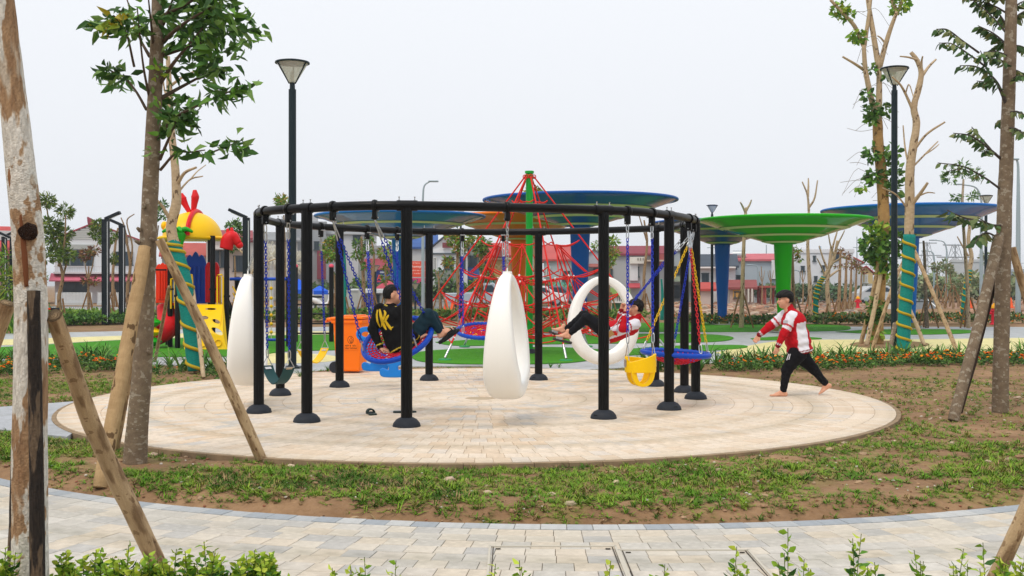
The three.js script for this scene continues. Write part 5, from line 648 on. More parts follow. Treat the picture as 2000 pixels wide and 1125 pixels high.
{ // big pale tree with a leafy creeper
  seed(61); const d = 27.6, b = onG(1712, HOR + EYE * F / d), o = thing('creeper_tree', 'tall lopped tree with heart leaved creeper round its ochre trunk', 'tree', b); trunkOf(o, [[1712, 674], [1714, 620], [1718, 560], [1724, 490], [1726, 420], [1722, 340], [1716, 285], [1714, 236]], [14, 12, 11.5, 11, 11, 10.5, 10, 9.5], d, mat(0xffffff, 0.85, { map: T.tan, color: 0xf4dcb0, bumpMap: T.fine, bumpScale: 0.012 }), 8);
  const br = [[[[1713, 238], [1700, 185], [1690, 135], [1687, 88]], 6.5, 0.3], [[[1687, 90], [1668, 50], [1645, 25], [1622, 0]], 4.5, 0.4], [[[1688, 90], [1694, 50], [1700, 0], [1702, -30]], 4.5, -0.2], [[[1715, 240], [1717, 180], [1717, 130]], 7.5, 0], [[[1716, 132], [1706, 70], [1698, 20], [1690, -30]], 6, -0.3], [[[1718, 130], [1730, 85], [1742, 48], [1752, 22]], 5.5, 0.3], [[[1752, 24], [1744, 5], [1740, -25]], 4.5, 0.2], [[[1752, 24], [1760, 8], [1764, -10]], 4, 0.2], [[[1689, 138], [1670, 125], [1646, 111]], 3.2, 0.3], [[[1727, 82], [1720, 74], [1714, 70]], 2, 0.1]]; br.forEach(([p, r, z], i) => branchOf(o, p, r, r * 0.62, d, z, K.tan, 60 + i));
  const twM = mat(0x8a8278, 0.9); for (let i = 0; i < 26; i++) { const y = rr(20, 400), x = 1700 + rr(-8, 10) - (y < 150 ? 10 : 0), s = R() < 0.68 ? -1 : 1, l = rr(20, 62), p = [at(x, y, d), at(x + s * l * 0.5, y - rr(-4, 14), d + rr(-0.4, 0.4)), at(x + s * l, y + rr(-5, 40), d + rr(-0.8, 0.8))].map(v => v.sub(b)); mesh('twig', tube(p, 0.0055, 8, 4), twM, o); }
  const L = new Leaves(); for (const [x, y, r, n, lt] of [[1708, 480, 22, 150, 0], [1728, 500, 20, 130, 0], [1712, 455, 16, 60, 1], [1742, 470, 16, 70, 0], [1730, 525, 13, 40, 1], [1706, 300, 14, 50, 0], [1738, 300, 14, 40, 0], [1705, 345, 12, 40, 0], [1745, 350, 14, 50, 0], [1750, 372, 10, 26, 0], [1700, 215, 10, 34, 0], [1732, 215, 8, 26, 0], [1706, 232, 8, 20, 0], [1640, 15, 13, 40, 1], [1655, 30, 8, 20, 1], [1674, 72, 9, 34, 1], [1700, 135, 7, 16, 0], [1757, 10, 12, 50, 1], [1694, 185, 6, 12, 0], [1710, 600, 12, 46, 0], [1705, 620, 9, 30, 0], [1712, 650, 8, 16, 1], [1734, 143, 6, 10, 0], [1748, 330, 7, 14, 0], [1684, 362, 7, 10, 1]]) puff(L, at(x, y, d - 0.12 - 0.06 * R()).sub(b), r * 1.25 * d / F, Math.round(n * 1.35), 0.16, 0.125, lt ? lights : [...greens, lights[0]], 0.35, 1); mesh('creeper', L.geo(), K.leaf, o);
  const st = (x0, y0, x1, y1, l, m = K.pole, w = 0.055, mid) => stake(at(x0, y0, d - 0.2), onG(x1, y1), w, w, m, l, mid && at(mid[0], mid[1], 25), 0.1, x0);
  st(1718, 511, 1682, 671, 'dark stake on the outer left of the creeper tree'); st(1721, 532, 1693, 674, 'pale orange stake against the creeper tree', K.tan); st(1770, 500, 1703, 686, 'crooked stake crossing before the creeper tree', K.pole, 0.045, [1744, 560]); st(1772, 502, 1738, 692, 'grey stake standing beside the lamp and the wrapped tree', K.brown, 0.05, [1759, 570]); st(1786, 490, 1869, 684, 'long stake slanting right from the bare wrapped tree', K.pole, 0.05); st(1777, 604, 1806, 675, 'short stake slanting right behind the bare wrapped tree', K.tan, 0.05);
  flat('tree_pit', (() => { const a = []; for (let i = 0; i < 24; i++) { const f = i / 24 * TAU; a.push([1738 + 78 * Math.cos(f), 672.5 + 7.5 * Math.sin(f)]); } return g2(a); })(), -0.004, mat(0xffffff, 0.95, { map: T.soil, bumpMap: T.soilB, bumpScale: 0.03 }), true);
}
{ // right leafy tree
  seed(71); const d = 12.9, b = at(1955, 812, d), o = thing('street_tree', 'grey trunk with rows of small drooping leaves at the right picture edge', 'tree', b); trunkOf(o, [[1954, 815], [1956, 700], [1959, 560], [1962, 420], [1967, 280], [1972, 130], [1977, -80]], [16, 15, 14.5, 14, 13, 12, 10.5], d, K.brown, 15);
  const L = new Leaves(), bark = mat(0x4c4440, 0.85), spray = (pts, z, n, r0 = 2.2, len = 0.115) => { n = Math.round(n * 0.52); const [, p] = branchOf(o, pts, r0, 0.8, d, z, bark, pts[0][0]); const cv = new THREE.CatmullRomCurve3(p); for (let i = 0; i < n; i++) { const t = lerp(0.25, 1, i / n), c = cv.getPoint(t), tg = cv.getTangent(t), s = i % 2 ? 1 : -1, out = tg.clone().cross(V(0, 1, 0)).normalize().multiplyScalar(s); L.tip(c, V(out.x * 0.7 + tg.x * 0.6 + rr(-0.2, 0.2), -0.85 + rr(-0.4, 0.3), out.z * 0.7 + tg.z * 0.6), len * rr(0.8, 1.15), len * 0.5, shade(pick([C(0x34502a), C(0x3f5f30), C(0x4c6b38), C(0x6a7a4a), C(0x7d8452)]), 0.15), 0.25); } };
  spray([[1969, 212], [1949, 165], [1929, 138], [1915, 99]], 0.4, 40, 4); spray([[1925, 130], [1895, 108], [1860, 86], [1834, 84]], 0.5, 34); spray([[1912, 103], [1880, 80], [1850, 58], [1829, 57]], 0.3, 40); spray([[1935, 145], [1905, 130], [1875, 128]], 0.4, 26); spray([[1945, 160], [1925, 160], [1908, 158]], -0.3, 18); spray([[1955, 310], [1925, 285], [1895, 265], [1862, 260]], 0.5, 44, 3); spray([[1935, 292], [1910, 262], [1898, 248]], 0.3, 24); spray([[1945, 300], [1930, 292], [1925, 300]], 0.2, 14);
  for (const [x, y, dx, dy, n] of [[1970, 90, -60, -40, 46], [1970, 70, -70, -70, 46], [1971, 110, -50, -8, 40], [1973, 30, -70, -30, 46], [1974, 10, -60, -50, 40], [1972, 60, -45, -60, 40], [1973, 50, 30, -30, 30], [1973, 90, 40, 10, 30], [1970, 140, 30, 5, 24], [1970, 160, 32, -12, 24], [1974, 20, 40, -20, 30], [1972, 130, -36, -16, 34], [1971, 80, -34, 20, 40], [1969, 220, 34, 5, 24], [1968, 250, 32, 12, 24], [1968, 235, -20, 6, 12], [1974, 0, -90, -10, 50]]) spray([[x, y], [x + dx * 0.5, y + dy * 0.5 - 5], [x + dx, y + dy]], rr(-0.6, 0.6), n);
  spray([[1958, 372], [1920, 345], [1880, 325], [1832, 318]], 0.4, 30, 2.4, 0.1); spray([[1900, 340], [1880, 330], [1850, 335]], 0.2, 16, 1.5, 0.1); spray([[1957, 446], [1915, 432], [1880, 424], [1850, 410]], 0.5, 34, 2.4, 0.14); spray([[1958, 470], [1930, 455], [1915, 460], [1905, 475]], 0.4, 26, 2.2, 0.14); spray([[1958, 440], [1935, 438], [1910, 425]], 0.7, 20, 2, 0.14);
  mesh('foliage', L.geo(), K.leaf, o);
  stake(at(1952, 462, 12.75), onG(1862, 822, -0.02), 0.062, 0.06, K.brown, 'thick grey stake leaning on the right leafy tree', null, 0.12, 21); stake(at(1952, 500, 13.1), onG(1872, 806, -0.02), 0.045, 0.05, mat(0x3c3028, 0.9), 'dark stake close behind the thick grey stake', null, 0.08, 22); stake(at(1977, 484, 13), onG(2060, 800, -0.02), 0.045, 0.05, K.pole, 'brown stake leaning out of the picture beyond the right leafy tree', null, 0.1, 23);
  stake(at(2030, 935, 4.6), at(1868, 1270, 4.75), 0.03, 0.036, K.pole, 'brown stake crossing the bottom right picture corner', null, 0.1, 24);
}
// ---------------------------------------------------------------- flower beds
const tri_ = (n, f) => Array.from({ length: n }, (_, i) => f(i));
seed(81);
const lantanaG = tri_(3, () => { const L = new Leaves(); for (let i = 0; i < 150; i++) { const f = rr(0, TAU), q = 0.24 * Math.sqrt(R()), h = rr(0.03, 0.26) * (1 - 0.5 * (q / 0.24) ** 2); L.tip(V(Math.cos(f) * q, h, Math.sin(f) * q), V(Math.cos(f) + rr(-0.6, 0.6), rr(-0.2, 0.8), Math.sin(f) + rr(-0.6, 0.6)).normalize(), rr(0.045, 0.075), rr(0.028, 0.042), shade(pick([C(0x335420), C(0x446a2a), C(0x557c32), C(0x6c8e40)]), 0.2), 0.2); } return L.geo(); });
const flowerG = (() => { const o = []; for (let i = 0; i < 9; i++) { const f = i * 2.4, q = 0.006 * Math.sqrt(i); o.push(new THREE.IcosahedronGeometry(0.0085, 0).translate(Math.cos(f) * q * 1.2, 0.006 - q * 0.3, Math.sin(f) * q * 1.2)); } return J(o); })(), flowerM = [mat(0xf0760a, 0.7), mat(0xf59a14, 0.7), mat(0xe85a08, 0.7)];
const strapG = tri_(4, () => { const B = new Blades(); for (let i = 0; i < 15; i++) B.add(V(rr(-0.03, 0.03), 0, rr(-0.03, 0.03)), rr(0, TAU), rr(0.32, 0.56), rr(0.028, 0.042), rr(0.1, 0.7), rr(0.5, 1.3), shade(pick([C(0x47782a), C(0x5c9034), C(0x78a646), C(0x35641f)]), 0.15), 6); return B.geo(); });
function lantana(p, group, label, nf, sc = 1) { const o = thing('lantana_bush', label, 'shrub', p, rr(0, TAU), group); o.scale.setScalar(sc); mesh('foliage', pick(lantanaG), K.leaf, o); for (let i = 0; i < nf; i++) { const f = rr(0, TAU), q = 0.2 * Math.sqrt(R()); const m = mesh('flower_head', flowerG, pick(flowerM), o); m.position.set(Math.cos(f) * q, 0.26 - 0.5 * q + rr(-0.05, 0.02), Math.sin(f) * q); m.scale.setScalar(rr(0.8, 1.45)); m.rotation.set(rr(-0.6, 0.6), 0, rr(-0.6, 0.6)); } return o; }
function strap(p, group, label, sc = 1) { const o = tag(mesh(numbered('strap_leaf_plant'), pick(strapG), K.leaf, scene), label, 'plant', group); o.position.copy(p); o.rotation.y = rr(0, TAU); o.scale.setScalar(sc); return o; }
for (let i = 0; i < 58; i++) { const t = (i + R() * 0.8) / 58, x = lerp(1405, 2070, t), p = onG(x, lerp(728, 713, t) - rr(0, 11), -0.02); lantana(p, 'lantana bed behind the paved circle', 'low lantana bush with orange flowers in the bed right of the circle', x > 1560 ? 7 : 3, rr(0.8, 1.1)); }
for (let i = 0; i < 60; i++) { const t = (i + R() * 0.8) / 60, x = lerp(1368, 2070, t); strap(onG(x, lerp(716, 702, t) - rr(-3, 8), -0.02), 'strap leaf plants behind the right lantana bed', 'arching green strap leaf plant behind the orange lantana bed', rr(0.65, 1.05)); }
for (let i = 0; i < 14; i++) strap(onG(rr(1225, 1375), rr(716, 728), -0.02), 'strap leaf plants by the right swing posts', 'arching green strap leaf plant by the right hand swing posts', rr(0.65, 1.05));
for (let i = 0; i < 26; i++) { const x = rr(-10, 236); lantana(onG(x, lerp(736, 724, x / 236) - rr(0, 14), -0.02), 'lantana bed behind the left stakes', 'low lantana bush with orange flowers behind the left stakes', 6, rr(0.85, 1.15)); }
for (let i = 0; i < 34; i++) { const x = rr(-10, 478); strap(onG(x, x < 250 ? rr(702, 712) : rr(708, 734), -0.02), 'strap leaf plants left of the circle', 'arching green strap leaf plant left of the paved circle', rr(0.65, 1.0)); }
for (let i = 0; i < 12; i++) { const x = rr(262, 470); lantana(onG(x, rr(722, 742), -0.02), 'small weeds round the teal wrapped tree', 'small leafy weed by the foot of the left teal wrapped tree', 1, rr(0.5, 0.8)); }
for (const [x, y, s] of [[603, 735, 0.5], [640, 728, 0.4], [585, 738, 0.4], [1075, 719, 0.35], [1092, 719, 0.3]]) strap(onG(x, y, -0.02), 'weeds at the back edge of the circle', 'small grassy weed at the back edge of the paved circle', s);

// ---------------------------------------------------------------- grass on the bank
{
  seed(91); const tuft = tri_(4, k => { const B = new Blades(); for (let i = 0; i < 11; i++) B.add(V(rr(-0.02, 0.02), 0, rr(-0.02, 0.02)), rr(0, TAU), rr(0.03, 0.085), rr(0.005, 0.011), rr(0.5, 1.4), rr(0.1, 0.7), shade(C(0xffffff), 0.12), 2); return B.geo(); });
  const spots = tri_(4, () => []), dens = (x, z) => { const r = Math.hypot(x - DC.x, z - DC.z), rp = Math.hypot(x - PC.x, z - PC.z); if (r < DR + 0.06 || inPoly(x, z, plazaPts) || inPoly(x, z, spurPts)) return 0; if (z > -14 && rp > PR - 0.06) return 0; let m = fbm(x * 0.75 + 3, z * 0.95, 221, 4); const cl = fbm(x * 3.4, z * 3.4, 225, 3); let k = step(0.34, 0.5, m * 0.55 + cl * 0.5) ; if (x > 2.8 && z < -10.3) k *= 0.28; if (x > 0.5 && z > -10) k *= 0.85; if (z > -14) k *= 0.25 + 0.75 * step(0.03, 0.4, PR - rp); if (z < -17.5) k *= 0.3; return k; };
  for (let i = 0; i < 150000; i++) { const z = -rr(6.6, 20.5), x = rr(-1, 1) * (-z * 0.5 + 1.6); if (z < -12 && R() > 0.55) continue; if (R() < dens(x, z) * 0.84) spots[i % 4].push([x, gh(x, z) - 0.004, z]); }
  const cols = [C(0x517a1a), C(0x628a24), C(0x7a962e), C(0x426818), C(0x8a8444), C(0x967e5a)], gm = new THREE.MeshPhysicalMaterial({ color: 0xffffff, roughness: 0.65, specularIntensity: 0.3, side: THREE.DoubleSide, vertexColors: true });
  const grp = new THREE.Group(); grp.name = 'grass'; grp.userData = { kind: 'stuff', label: 'short patchy grass growing on the bare soil round the circle', category: 'grass' }; scene.add(grp); const M4 = new THREE.Matrix4(), Q = new THREE.Quaternion();
  spots.forEach((s, k) => { const im = new THREE.InstancedMesh(tuft[k], gm, s.length); im.name = 'tufts'; s.forEach(([x, y, z], i) => { const c = rr(0.55, 1.25) * (0.75 + 0.6 * vn(x * 1.4, z * 1.4, 231)); Q.setFromAxisAngle(YUP, rr(0, TAU)); im.setMatrixAt(i, M4.compose(V(x, y, z), Q, V(c * 0.92, c * rr(0.5, 0.9), c * 0.92))); const t = vn(x * 2.2, z * 2.2, 233); im.setColorAt(i, shade(R() < 0.22 ? pick(cols.slice(4)) : cols[Math.floor(clamp(t * 4 + rr(-0.7, 0.7), 0, 3.99))], 0.15)); }); im.castShadow = im.receiveShadow = true; grp.add(im); });
  // clods, pebbles and scraps lying on the soil
  const peb = []; for (let i = 0; i < 4200; i++) { const z = -rr(6.8, 17), x = rr(-1, 1) * (-z * 0.5 + 0.4), r = Math.hypot(x - DC.x, z - DC.z), rp = Math.hypot(x - PC.x, z - PC.z); if (r < DR + 0.08 || rp > PR - 0.04 && z > -14 || inPoly(x, z, plazaPts) || inPoly(x, z, spurPts)) continue; const big = R() < 0.06, s = big ? rr(0.018, 0.04) : rr(0.004, 0.016); peb.push(paint(new THREE.IcosahedronGeometry(s, 0).scale(rr(0.7, 1.5), rr(0.4, 0.8), rr(0.7, 1.3)).rotateY(rr(0, 6)).translate(x, gh(x, z) + s * 0.2, z), shade(pick(big ? [C(0xa58a6c), C(0xb9a58c), C(0x8f6f55)] : [C(0x8a6a4c), C(0x7a5a40), C(0x9c7e60), C(0xc9c2b4), C(0x8f5a44)]), 0.2))); }
  const pm = mesh('pebbles', J(peb), K.vc, scene); pm.userData = { kind: 'stuff', label: 'small stones and clods strewn over the soil bank', category: 'pebbles' };
}
// ---------------------------------------------------------------- young shrubs along the bottom edge
{
  seed(101); const stemM = mat(0x5c6a2a, 0.8), yl = [C(0x7aa02a), C(0x98b436), C(0xb4c444)], dk = [C(0x2f5c1c), C(0x3f7022), C(0x558428)];
  const shrub = (px, topPy, d, n, wpx, label, sparse) => { const g0 = PY, b = V((px - 1000) / F * d, g0, -d), o = thing('hedge_shrub', label, 'shrub', b, 0, 'young hedge shrubs along the bottom edge'), topY = EYE - (topPy - HOR) / F * d - g0, w = wpx / F * d, L = new Leaves(); const stems = [];
    for (let i = 0; i < n; i++) { const f = rr(0, TAU), q = Math.sqrt(R()) * w, h = i === 0 ? topY : topY * rr(0.72, 0.97), tip = i === 0 ? V(rr(-0.02, 0.02), h, rr(-0.03, 0.03)) : V(Math.cos(f) * q, h, Math.sin(f) * q * 0.8), p = [V(tip.x * 0.2, 0, tip.z * 0.2), V(tip.x * 0.55 + rr(-0.02, 0.02), h * 0.55, tip.z * 0.55), tip]; stems.push(tube(p, 0.0016, 8, 4)); const cv = new THREE.CatmullRomCurve3(p), m = sparse ? 13 : 24; for (let k = 0; k < m; k++) { const t = lerp(0.55, 1, k / m), c = cv.getPoint(t), a = k * 2.4 + rr(-0.4, 0.4), yng = t > 0.86; L.tip(c, V(Math.cos(a), rr(0.1, 0.8), Math.sin(a)).normalize(), (yng ? 0.034 : 0.046) * rr(0.75, 1.2), 0.021 * rr(0.85, 1.2), shade(pick(yng ? yl : R() < 0.35 ? yl : dk), 0.15), 0.25); } }
    mesh('stems', J(stems), stemM, o); mesh('foliage', L.geo(), K.leaf, o); };
  const near = (x, t) => ({ x, t });
  [[5, 1072], [60, 1082], [130, 1078], [180, 1074], [240, 1066], [290, 1080], [345, 1072], [395, 1055], [440, 1092], [490, 1078], [530, 1082]].forEach(([x, t], i) => shrub(x, t, 4.5 + rr(-0.15, 0.25), 16, 36, ['bushy yellow green shrub under the pale trunk', 'bushy shrub between the pale trunk and its leaning stake', 'leafy shrub tuft left of the leaning stake foot', 'leafy shrub beside the leaning stake foot', 'dense shrub right before the leaning stake foot', 'dense shrub hiding the leaning stake foot', 'leafy shrub just right of the leaning stake foot', 'tall sprigged shrub right of the leaning stake', 'low shrub past the tall left sprig', 'rounded shrub near the left end of the open path', 'last bushy shrub before the open path'][i]));
  [[650, 1110, 4, 20], [700, 1092, 5, 26], [770, 1098, 4, 26], [960, 1105, 4, 16], [1012, 1094, 3, 16], [1190, 1098, 4, 18], [1290, 1104, 3, 14], [1440, 1070, 5, 26], [1532, 1030, 3, 14], [1560, 1090, 5, 26], [1682, 1046, 4, 20], [1700, 1096, 4, 20], [1795, 1078, 4, 18], [1870, 1070, 5, 24], [1915, 1062, 4, 20], [1955, 1088, 9, 26], [1990, 1084, 9, 26]].forEach(([x, t, n, w], i) => shrub(x, t, 4.4 + rr(-0.1, 0.2), n, w, ['tiny sprig left of the open path middle', 'bright sprig over the path left of centre', 'second bright sprig over the path left of centre', 'small sprig left of the inspection covers', 'thin upright sprig by the first inspection cover', 'leafy sprig between the inspection covers', 'low sprig over the second inspection cover', 'slender sprig right of the inspection covers', 'tallest upright sprig over the path', 'leafy base of the tallest upright sprig', 'tall branching sprig at the right of the path', 'leafy base of the right branching sprig', 'dark leaved sprig near the right corner', 'feathery sprig near the right corner stake', 'upright sprig touching the right corner stake', 'bushy shrub at the foot of the right corner stake', 'bushy shrub in the bottom right corner'][i], true));
}
// ---------------------------------------------------------------- beyond the play area: ground, houses, street
{
  const walk = mat(0xb9b8b2, 0.85, { map: T.stone }), asph = mat(0x6d7174, 0.9, { map: T.grain }), line = mat(0xd8d8d4, 0.8), rub = mat(0xffffff, 0.95, { map: T.rocky, bumpMap: T.soilB, bumpScale: 0.1 });
  flat('rubble_field', g2([[1225, 621], [1700, 621], [1780, 586], [1225, 580]]), -0.06, rub); flat('rubble_field', g2([[1870, 612], [2900, 612], [2900, 584], [1830, 586]]), -0.06, rub);
  flat('pavement', g2([[1330, 626], [1690, 626], [1790, 588], [1752, 588], [1600, 606], [1330, 615]]), -0.05, walk); flat('road', g2([[1690, 628], [1880, 628], [1815, 582], [1790, 582]]), -0.046, asph); flat('road_line', g2([[1862, 628], [1868, 628], [1813, 584], [1811, 584]]), -0.042, line); flat('road_line', g2([[1700, 626], [1860, 626], [1858, 624], [1704, 624]]), -0.042, line); flat('pavement', g2([[1880, 628], [2900, 628], [2900, 612], [1850, 612]]), -0.05, walk);
  flat('road', g2([[-1200, 612], [1225, 612], [1225, 597], [-1200, 597]]), -0.05, asph); flat('pavement', g2([[-1200, 620], [1225, 620], [1225, 612.5], [-1200, 612.5]]), -0.046, walk);
}
const tileRoof = h => mat(h, 0.8, { map: T.wall }), wallM = {};
const wm = h => wallM[h] ??= mat(h, 0.85, { map: T.wall }), frameW = mat(0xd8d8d4, 0.6), frameD = mat(0x3c4a50, 0.6);
function house(s) {
  const d = s.d ?? 95, pc = (s.x0 + s.x1) / 2, X = px => (px - pc) / F * d, Y = py => EYE + (HOR - py) / F * d, w = (s.x1 - s.x0) / F * d, b = V((pc - 1000) / F * d, -0.06, -d), dep = s.dep ?? 9, o = thing('house', s.label, s.cat ?? 'house', b, Math.atan2(-b.x, d) * 0.9), h = Y(s.top) + 0.06;
  mesh('wall', box(w, h, dep, 0, h / 2, -dep / 2), wm(s.wall), o);
  const r = s.roof, ov = 0.28;
  if (r?.t === 'gable') { const pk = Y(r.peak) + 0.06, ax = r.ax !== undefined ? X(r.ax) : 0, th = 0.13, sl = (xa, xb) => ext(poly([[xa, h - 0.12], [xb, pk], [xb, pk + th], [xa, h - 0.12 + th]]), dep + 0.2).translate(0, 0, -dep - 0.1); mesh('gable', ext(poly([[-w / 2, h], [w / 2, h], [ax, pk - 0.05]]), dep - 0.1).translate(0, 0, -dep), wm(r.gab ?? s.wall), o); mesh('roof_slope', sl(-w / 2 - ov, ax), tileRoof(r.c), o); mesh('roof_slope', sl(w / 2 + ov, ax), tileRoof(r.c), o); if (r.siding) for (let k = 0; k < r.siding; k++) { const t = (k + 0.5) / r.siding, ww = w * (1 - t) * 0.96; mesh('siding_board', box(ww, (pk - h) / r.siding * 0.8, 0.05, ax * t, h + (pk - h) * t * 0.96, 0.03, 0.12), wm(0xd4d8d4), o); } }
  else if (r?.t === 'slope') { const pk = Y(r.peak) + 0.06, dz = dep * 0.5; const m = mesh('roof_slope', (() => { const g = ext(poly([[ov, h - 0.1], [-dz, pk], [-dz, pk + 0.16], [ov, h + 0.08]]), w + ov * 2); return g.rotateY(-PI / 2).translate(w / 2 + ov, 0, 0); })(), tileRoof(r.c), o); mesh('roof_slope', box(w + ov * 2, 0.16, dep * 0.62, 0, (h + pk) / 2, -dep * 0.75, Math.atan2(pk - h, dz)), tileRoof(r.c), o); const nb = 9; if (r.ribs) for (let k = 0; k <= nb; k++) mesh('roof_rib', between(box(0.06, Math.hypot(pk - h, dz) + 0.3, 0.06), V(lerp(-w / 2, w / 2, k / nb), h, ov * 0.5), V(lerp(-w / 2, w / 2, k / nb), pk + 0.1, -dz)), tileRoof(r.c), o); }
  else { mesh('parapet', box(w + 0.2, 0.35, dep + 0.2, 0, h + 0.12, -dep / 2), wm(r?.c ?? s.wall), o); }
  for (const [x0, x1, y0, y1, kind] of s.wins ?? []) { const ww = X(x1) - X(x0), hh = Y(y0) - Y(y1), cx = (X(x0) + X(x1)) / 2, cy = (Y(y0) + Y(y1)) / 2 + 0.06, fm = kind === 'w' ? frameW : frameD, f = mesh('window', J(box(ww + 0.16, 0.1, 0.14, cx, cy + hh / 2, 0.05), box(ww + 0.24, 0.1, 0.2, cx, cy - hh / 2, 0.08), box(0.1, hh, 0.14, cx - ww / 2, cy, 0.05), box(0.1, hh, 0.14, cx + ww / 2, cy, 0.05), box(0.06, hh, 0.1, cx, cy, 0.04)), fm, o); mesh('pane', box(ww - 0.08, hh - 0.08, 0.03, cx, cy, 0.025), K.glass, f); }
  const slab = (name, x0, x1, y0, y1, c, z0 = 0, z1 = 0.3) => mesh(name, box(X(x1) - X(x0), Y(y0) - Y(y1), z1 - z0, (X(x0) + X(x1)) / 2, (Y(y0) + Y(y1)) / 2 + 0.06, (z0 + z1) / 2 + 0.002), wm(c), o);
  const awn = (x0, x1, y0, y1, c, out = 1.4) => mesh('awning', box(X(x1) - X(x0), 0.1, Math.hypot(out, Y(y0) - Y(y1)), (X(x0) + X(x1)) / 2, (Y(y0) + Y(y1)) / 2 + 0.06, out / 2, Math.atan2(Y(y0) - Y(y1), out)), tileRoof(c), o);
  const bars = (x0, x1, y0, y1, n, c, z = 1) => { mesh('balcony_rail', J(box(X(x1) - X(x0), 0.07, 0.06, (X(x0) + X(x1)) / 2, Y(y0) + 0.06, z), box(X(x1) - X(x0), 0.07, 0.06, (X(x0) + X(x1)) / 2, Y(y1) + 0.06, z), ...tri_(n, i => box(0.04, Y(y0) - Y(y1), 0.04, lerp(X(x0), X(x1), (i + 0.5) / n), (Y(y0) + Y(y1)) / 2 + 0.06, z))), wm(c), o); };
  s.more?.({ o, X, Y, slab, awn, bars }); return o;
}
house({ x0: -90, x1: 46, top: 498, d: 88, wall: 0xb08a8c, label: 'dusky pink house with pink red roofs behind the pale trunk', roof: { t: 'slope', c: 0xc2504e, peak: 440 }, wins: [[10, 30, 530, 560]], more: ({ slab, awn }) => { slab('upper_block', -40, 20, 452, 470, 0xd8d8d8, 0, 2); awn(-60, 52, 484, 500, 0xc65a5a); } });
house({ x0: 113, x1: 266, top: 468, d: 95, wall: 0xe6e9ec, label: 'white two storey house with grey sided gable and pink awning', roof: { t: 'gable', c: 0xb04a58, peak: 437, ax: 183, gab: 0xbfc4c2, siding: 7 }, wins: [[128, 137, 490, 520], [142, 164, 490, 520], [170, 181, 490, 520], [222, 254, 492, 518], [128, 170, 552, 572], [200, 250, 552, 572]], more: ({ o, X, Y, slab, awn, bars }) => { slab('panel', 121, 183, 478, 487, 0xb8bcb8, 0, 0.15); slab('balcony_floor', 112, 262, 532, 535, 0xd8dadc, 0, 1.3); bars(113, 262, 521, 532, 34, 0xdadcde, 1.2); awn(106, 268, 535, 549, 0xd06a80, 2.0); const p = mesh('ridge_ornament', limb([V(X(183), Y(438), 0.2), V(X(178), Y(432), 0.2), V(X(172), Y(423), 0.2)], [0.4, 0.32, 0.05], 8, 4, 0), tileRoof(0x8a3a48), o); } });
house({ x0: 318, x1: 405, top: 500, d: 105, wall: 0xaab2ae, label: 'grey house with red roof behind the slide tower', roof: { t: 'slope', c: 0xb8564c, peak: 474, ribs: true }, wins: [[330, 345, 520, 545]] });
house({ x0: 404, x1: 486, top: 466, d: 98, wall: 0xd8cbc2, label: 'beige house with maroon roof behind the red animal head', roof: { t: 'slope', c: 0x9a4a52, peak: 448 }, wins: [[412, 428, 490, 522], [432, 446, 490, 522], [456, 474, 500, 530]], more: ({ bars, awn }) => { awn(408, 486, 480, 488, 0xb9b0aa, 1.2); } });
house({ x0: 486, x1: 580, top: 470, d: 110, wall: 0xd2d0cc, label: 'low grey roofed house behind the dandelion sculptures', roof: { t: 'slope', c: 0x8f9294, peak: 452 }, wins: [[500, 515, 490, 515], [540, 556, 490, 515]] });
house({ x0: 578, x1: 636, top: 438, d: 112, wall: 0xa6abb0, label: 'tall grey block behind the left swing posts', wins: [[598, 606, 472, 488], [614, 622, 472, 488], [598, 606, 505, 525]], more: ({ slab }) => { slab('red_bay', 619, 636, 490, 545, 0x8a4450, 0, 0.8); slab('roof_block', 590, 620, 420, 440, 0xc6cacd, -4, 0); } });
house({ x0: 632, x1: 735, top: 448, d: 120, wall: 0xdadde0, label: 'white terrace block with roof rails behind the left swing posts', wins: [[645, 658, 462, 480], [690, 704, 460, 476], [712, 726, 460, 476]], more: ({ bars, slab }) => { bars(640, 735, 438, 446, 16, 0xe0e2e4, 0.2); slab('string_course', 632, 735, 455, 458, 0xc4c8cb, 0, 0.3); } });
house({ x0: 700, x1: 808, top: 486, d: 100, wall: 0xa9aeb0, label: 'plain grey walled house with a red lean-to and shop signs', more: ({ o, X, Y, slab, awn }) => { awn(712, 790, 506, 528, 0x9c4650, 2.5); slab('shop_wall', 716, 800, 528, 596, 0xa4b5ac, 0, 0.6); } });
house({ x0: 802, x1: 850, top: 484, d: 98, wall: 0xcfd2d2, label: 'narrow shop house under a blue roof with an orange banner', roof: { t: 'slope', c: 0x3f62a0, peak: 452, ribs: true }, wins: [], more: ({ slab, o }) => { slab('shop_opening', 804, 822, 574, 600, 0x2c3236, 0, 0.1); slab('shop_opening', 826, 842, 574, 600, 0x3a4246, 0, 0.1); } });
house({ x0: 842, x1: 913, top: 486, d: 92, wall: 0xeceff2, label: 'white gabled house with grey barge boards and a planted balcony', roof: { t: 'gable', c: 0x4a5568, peak: 458, ax: 874 }, wins: [[868, 885, 503, 527], [846, 852, 503, 527, 'w'], [868, 890, 560, 578], [898, 908, 503, 527]], more: ({ o, X, Y, slab, bars }) => { slab('gable_panel', 864, 882, 474, 484, 0x8a4a50, 0.1, 0.3); slab('balcony_front', 850, 896, 529, 553, 0x9aa09a, 0, 1.2); slab('string_course', 842, 913, 494, 497, 0x5a646c, 0, 0.2); bars(854, 896, 576, 597, 26, 0x7a8480, 2.2); const L = new Leaves(); seed(5); puff(L, V(X(872), Y(536), 1.35), 1.1, 110, 0.35, 0.22, greens, 0.4, 0.5); puff(L, V(X(896), Y(575), 2.4), 1.3, 130, 0.35, 0.22, greens, 0.3, 0.9); mesh('balcony_plants', L.geo(), K.leaf, o); } });
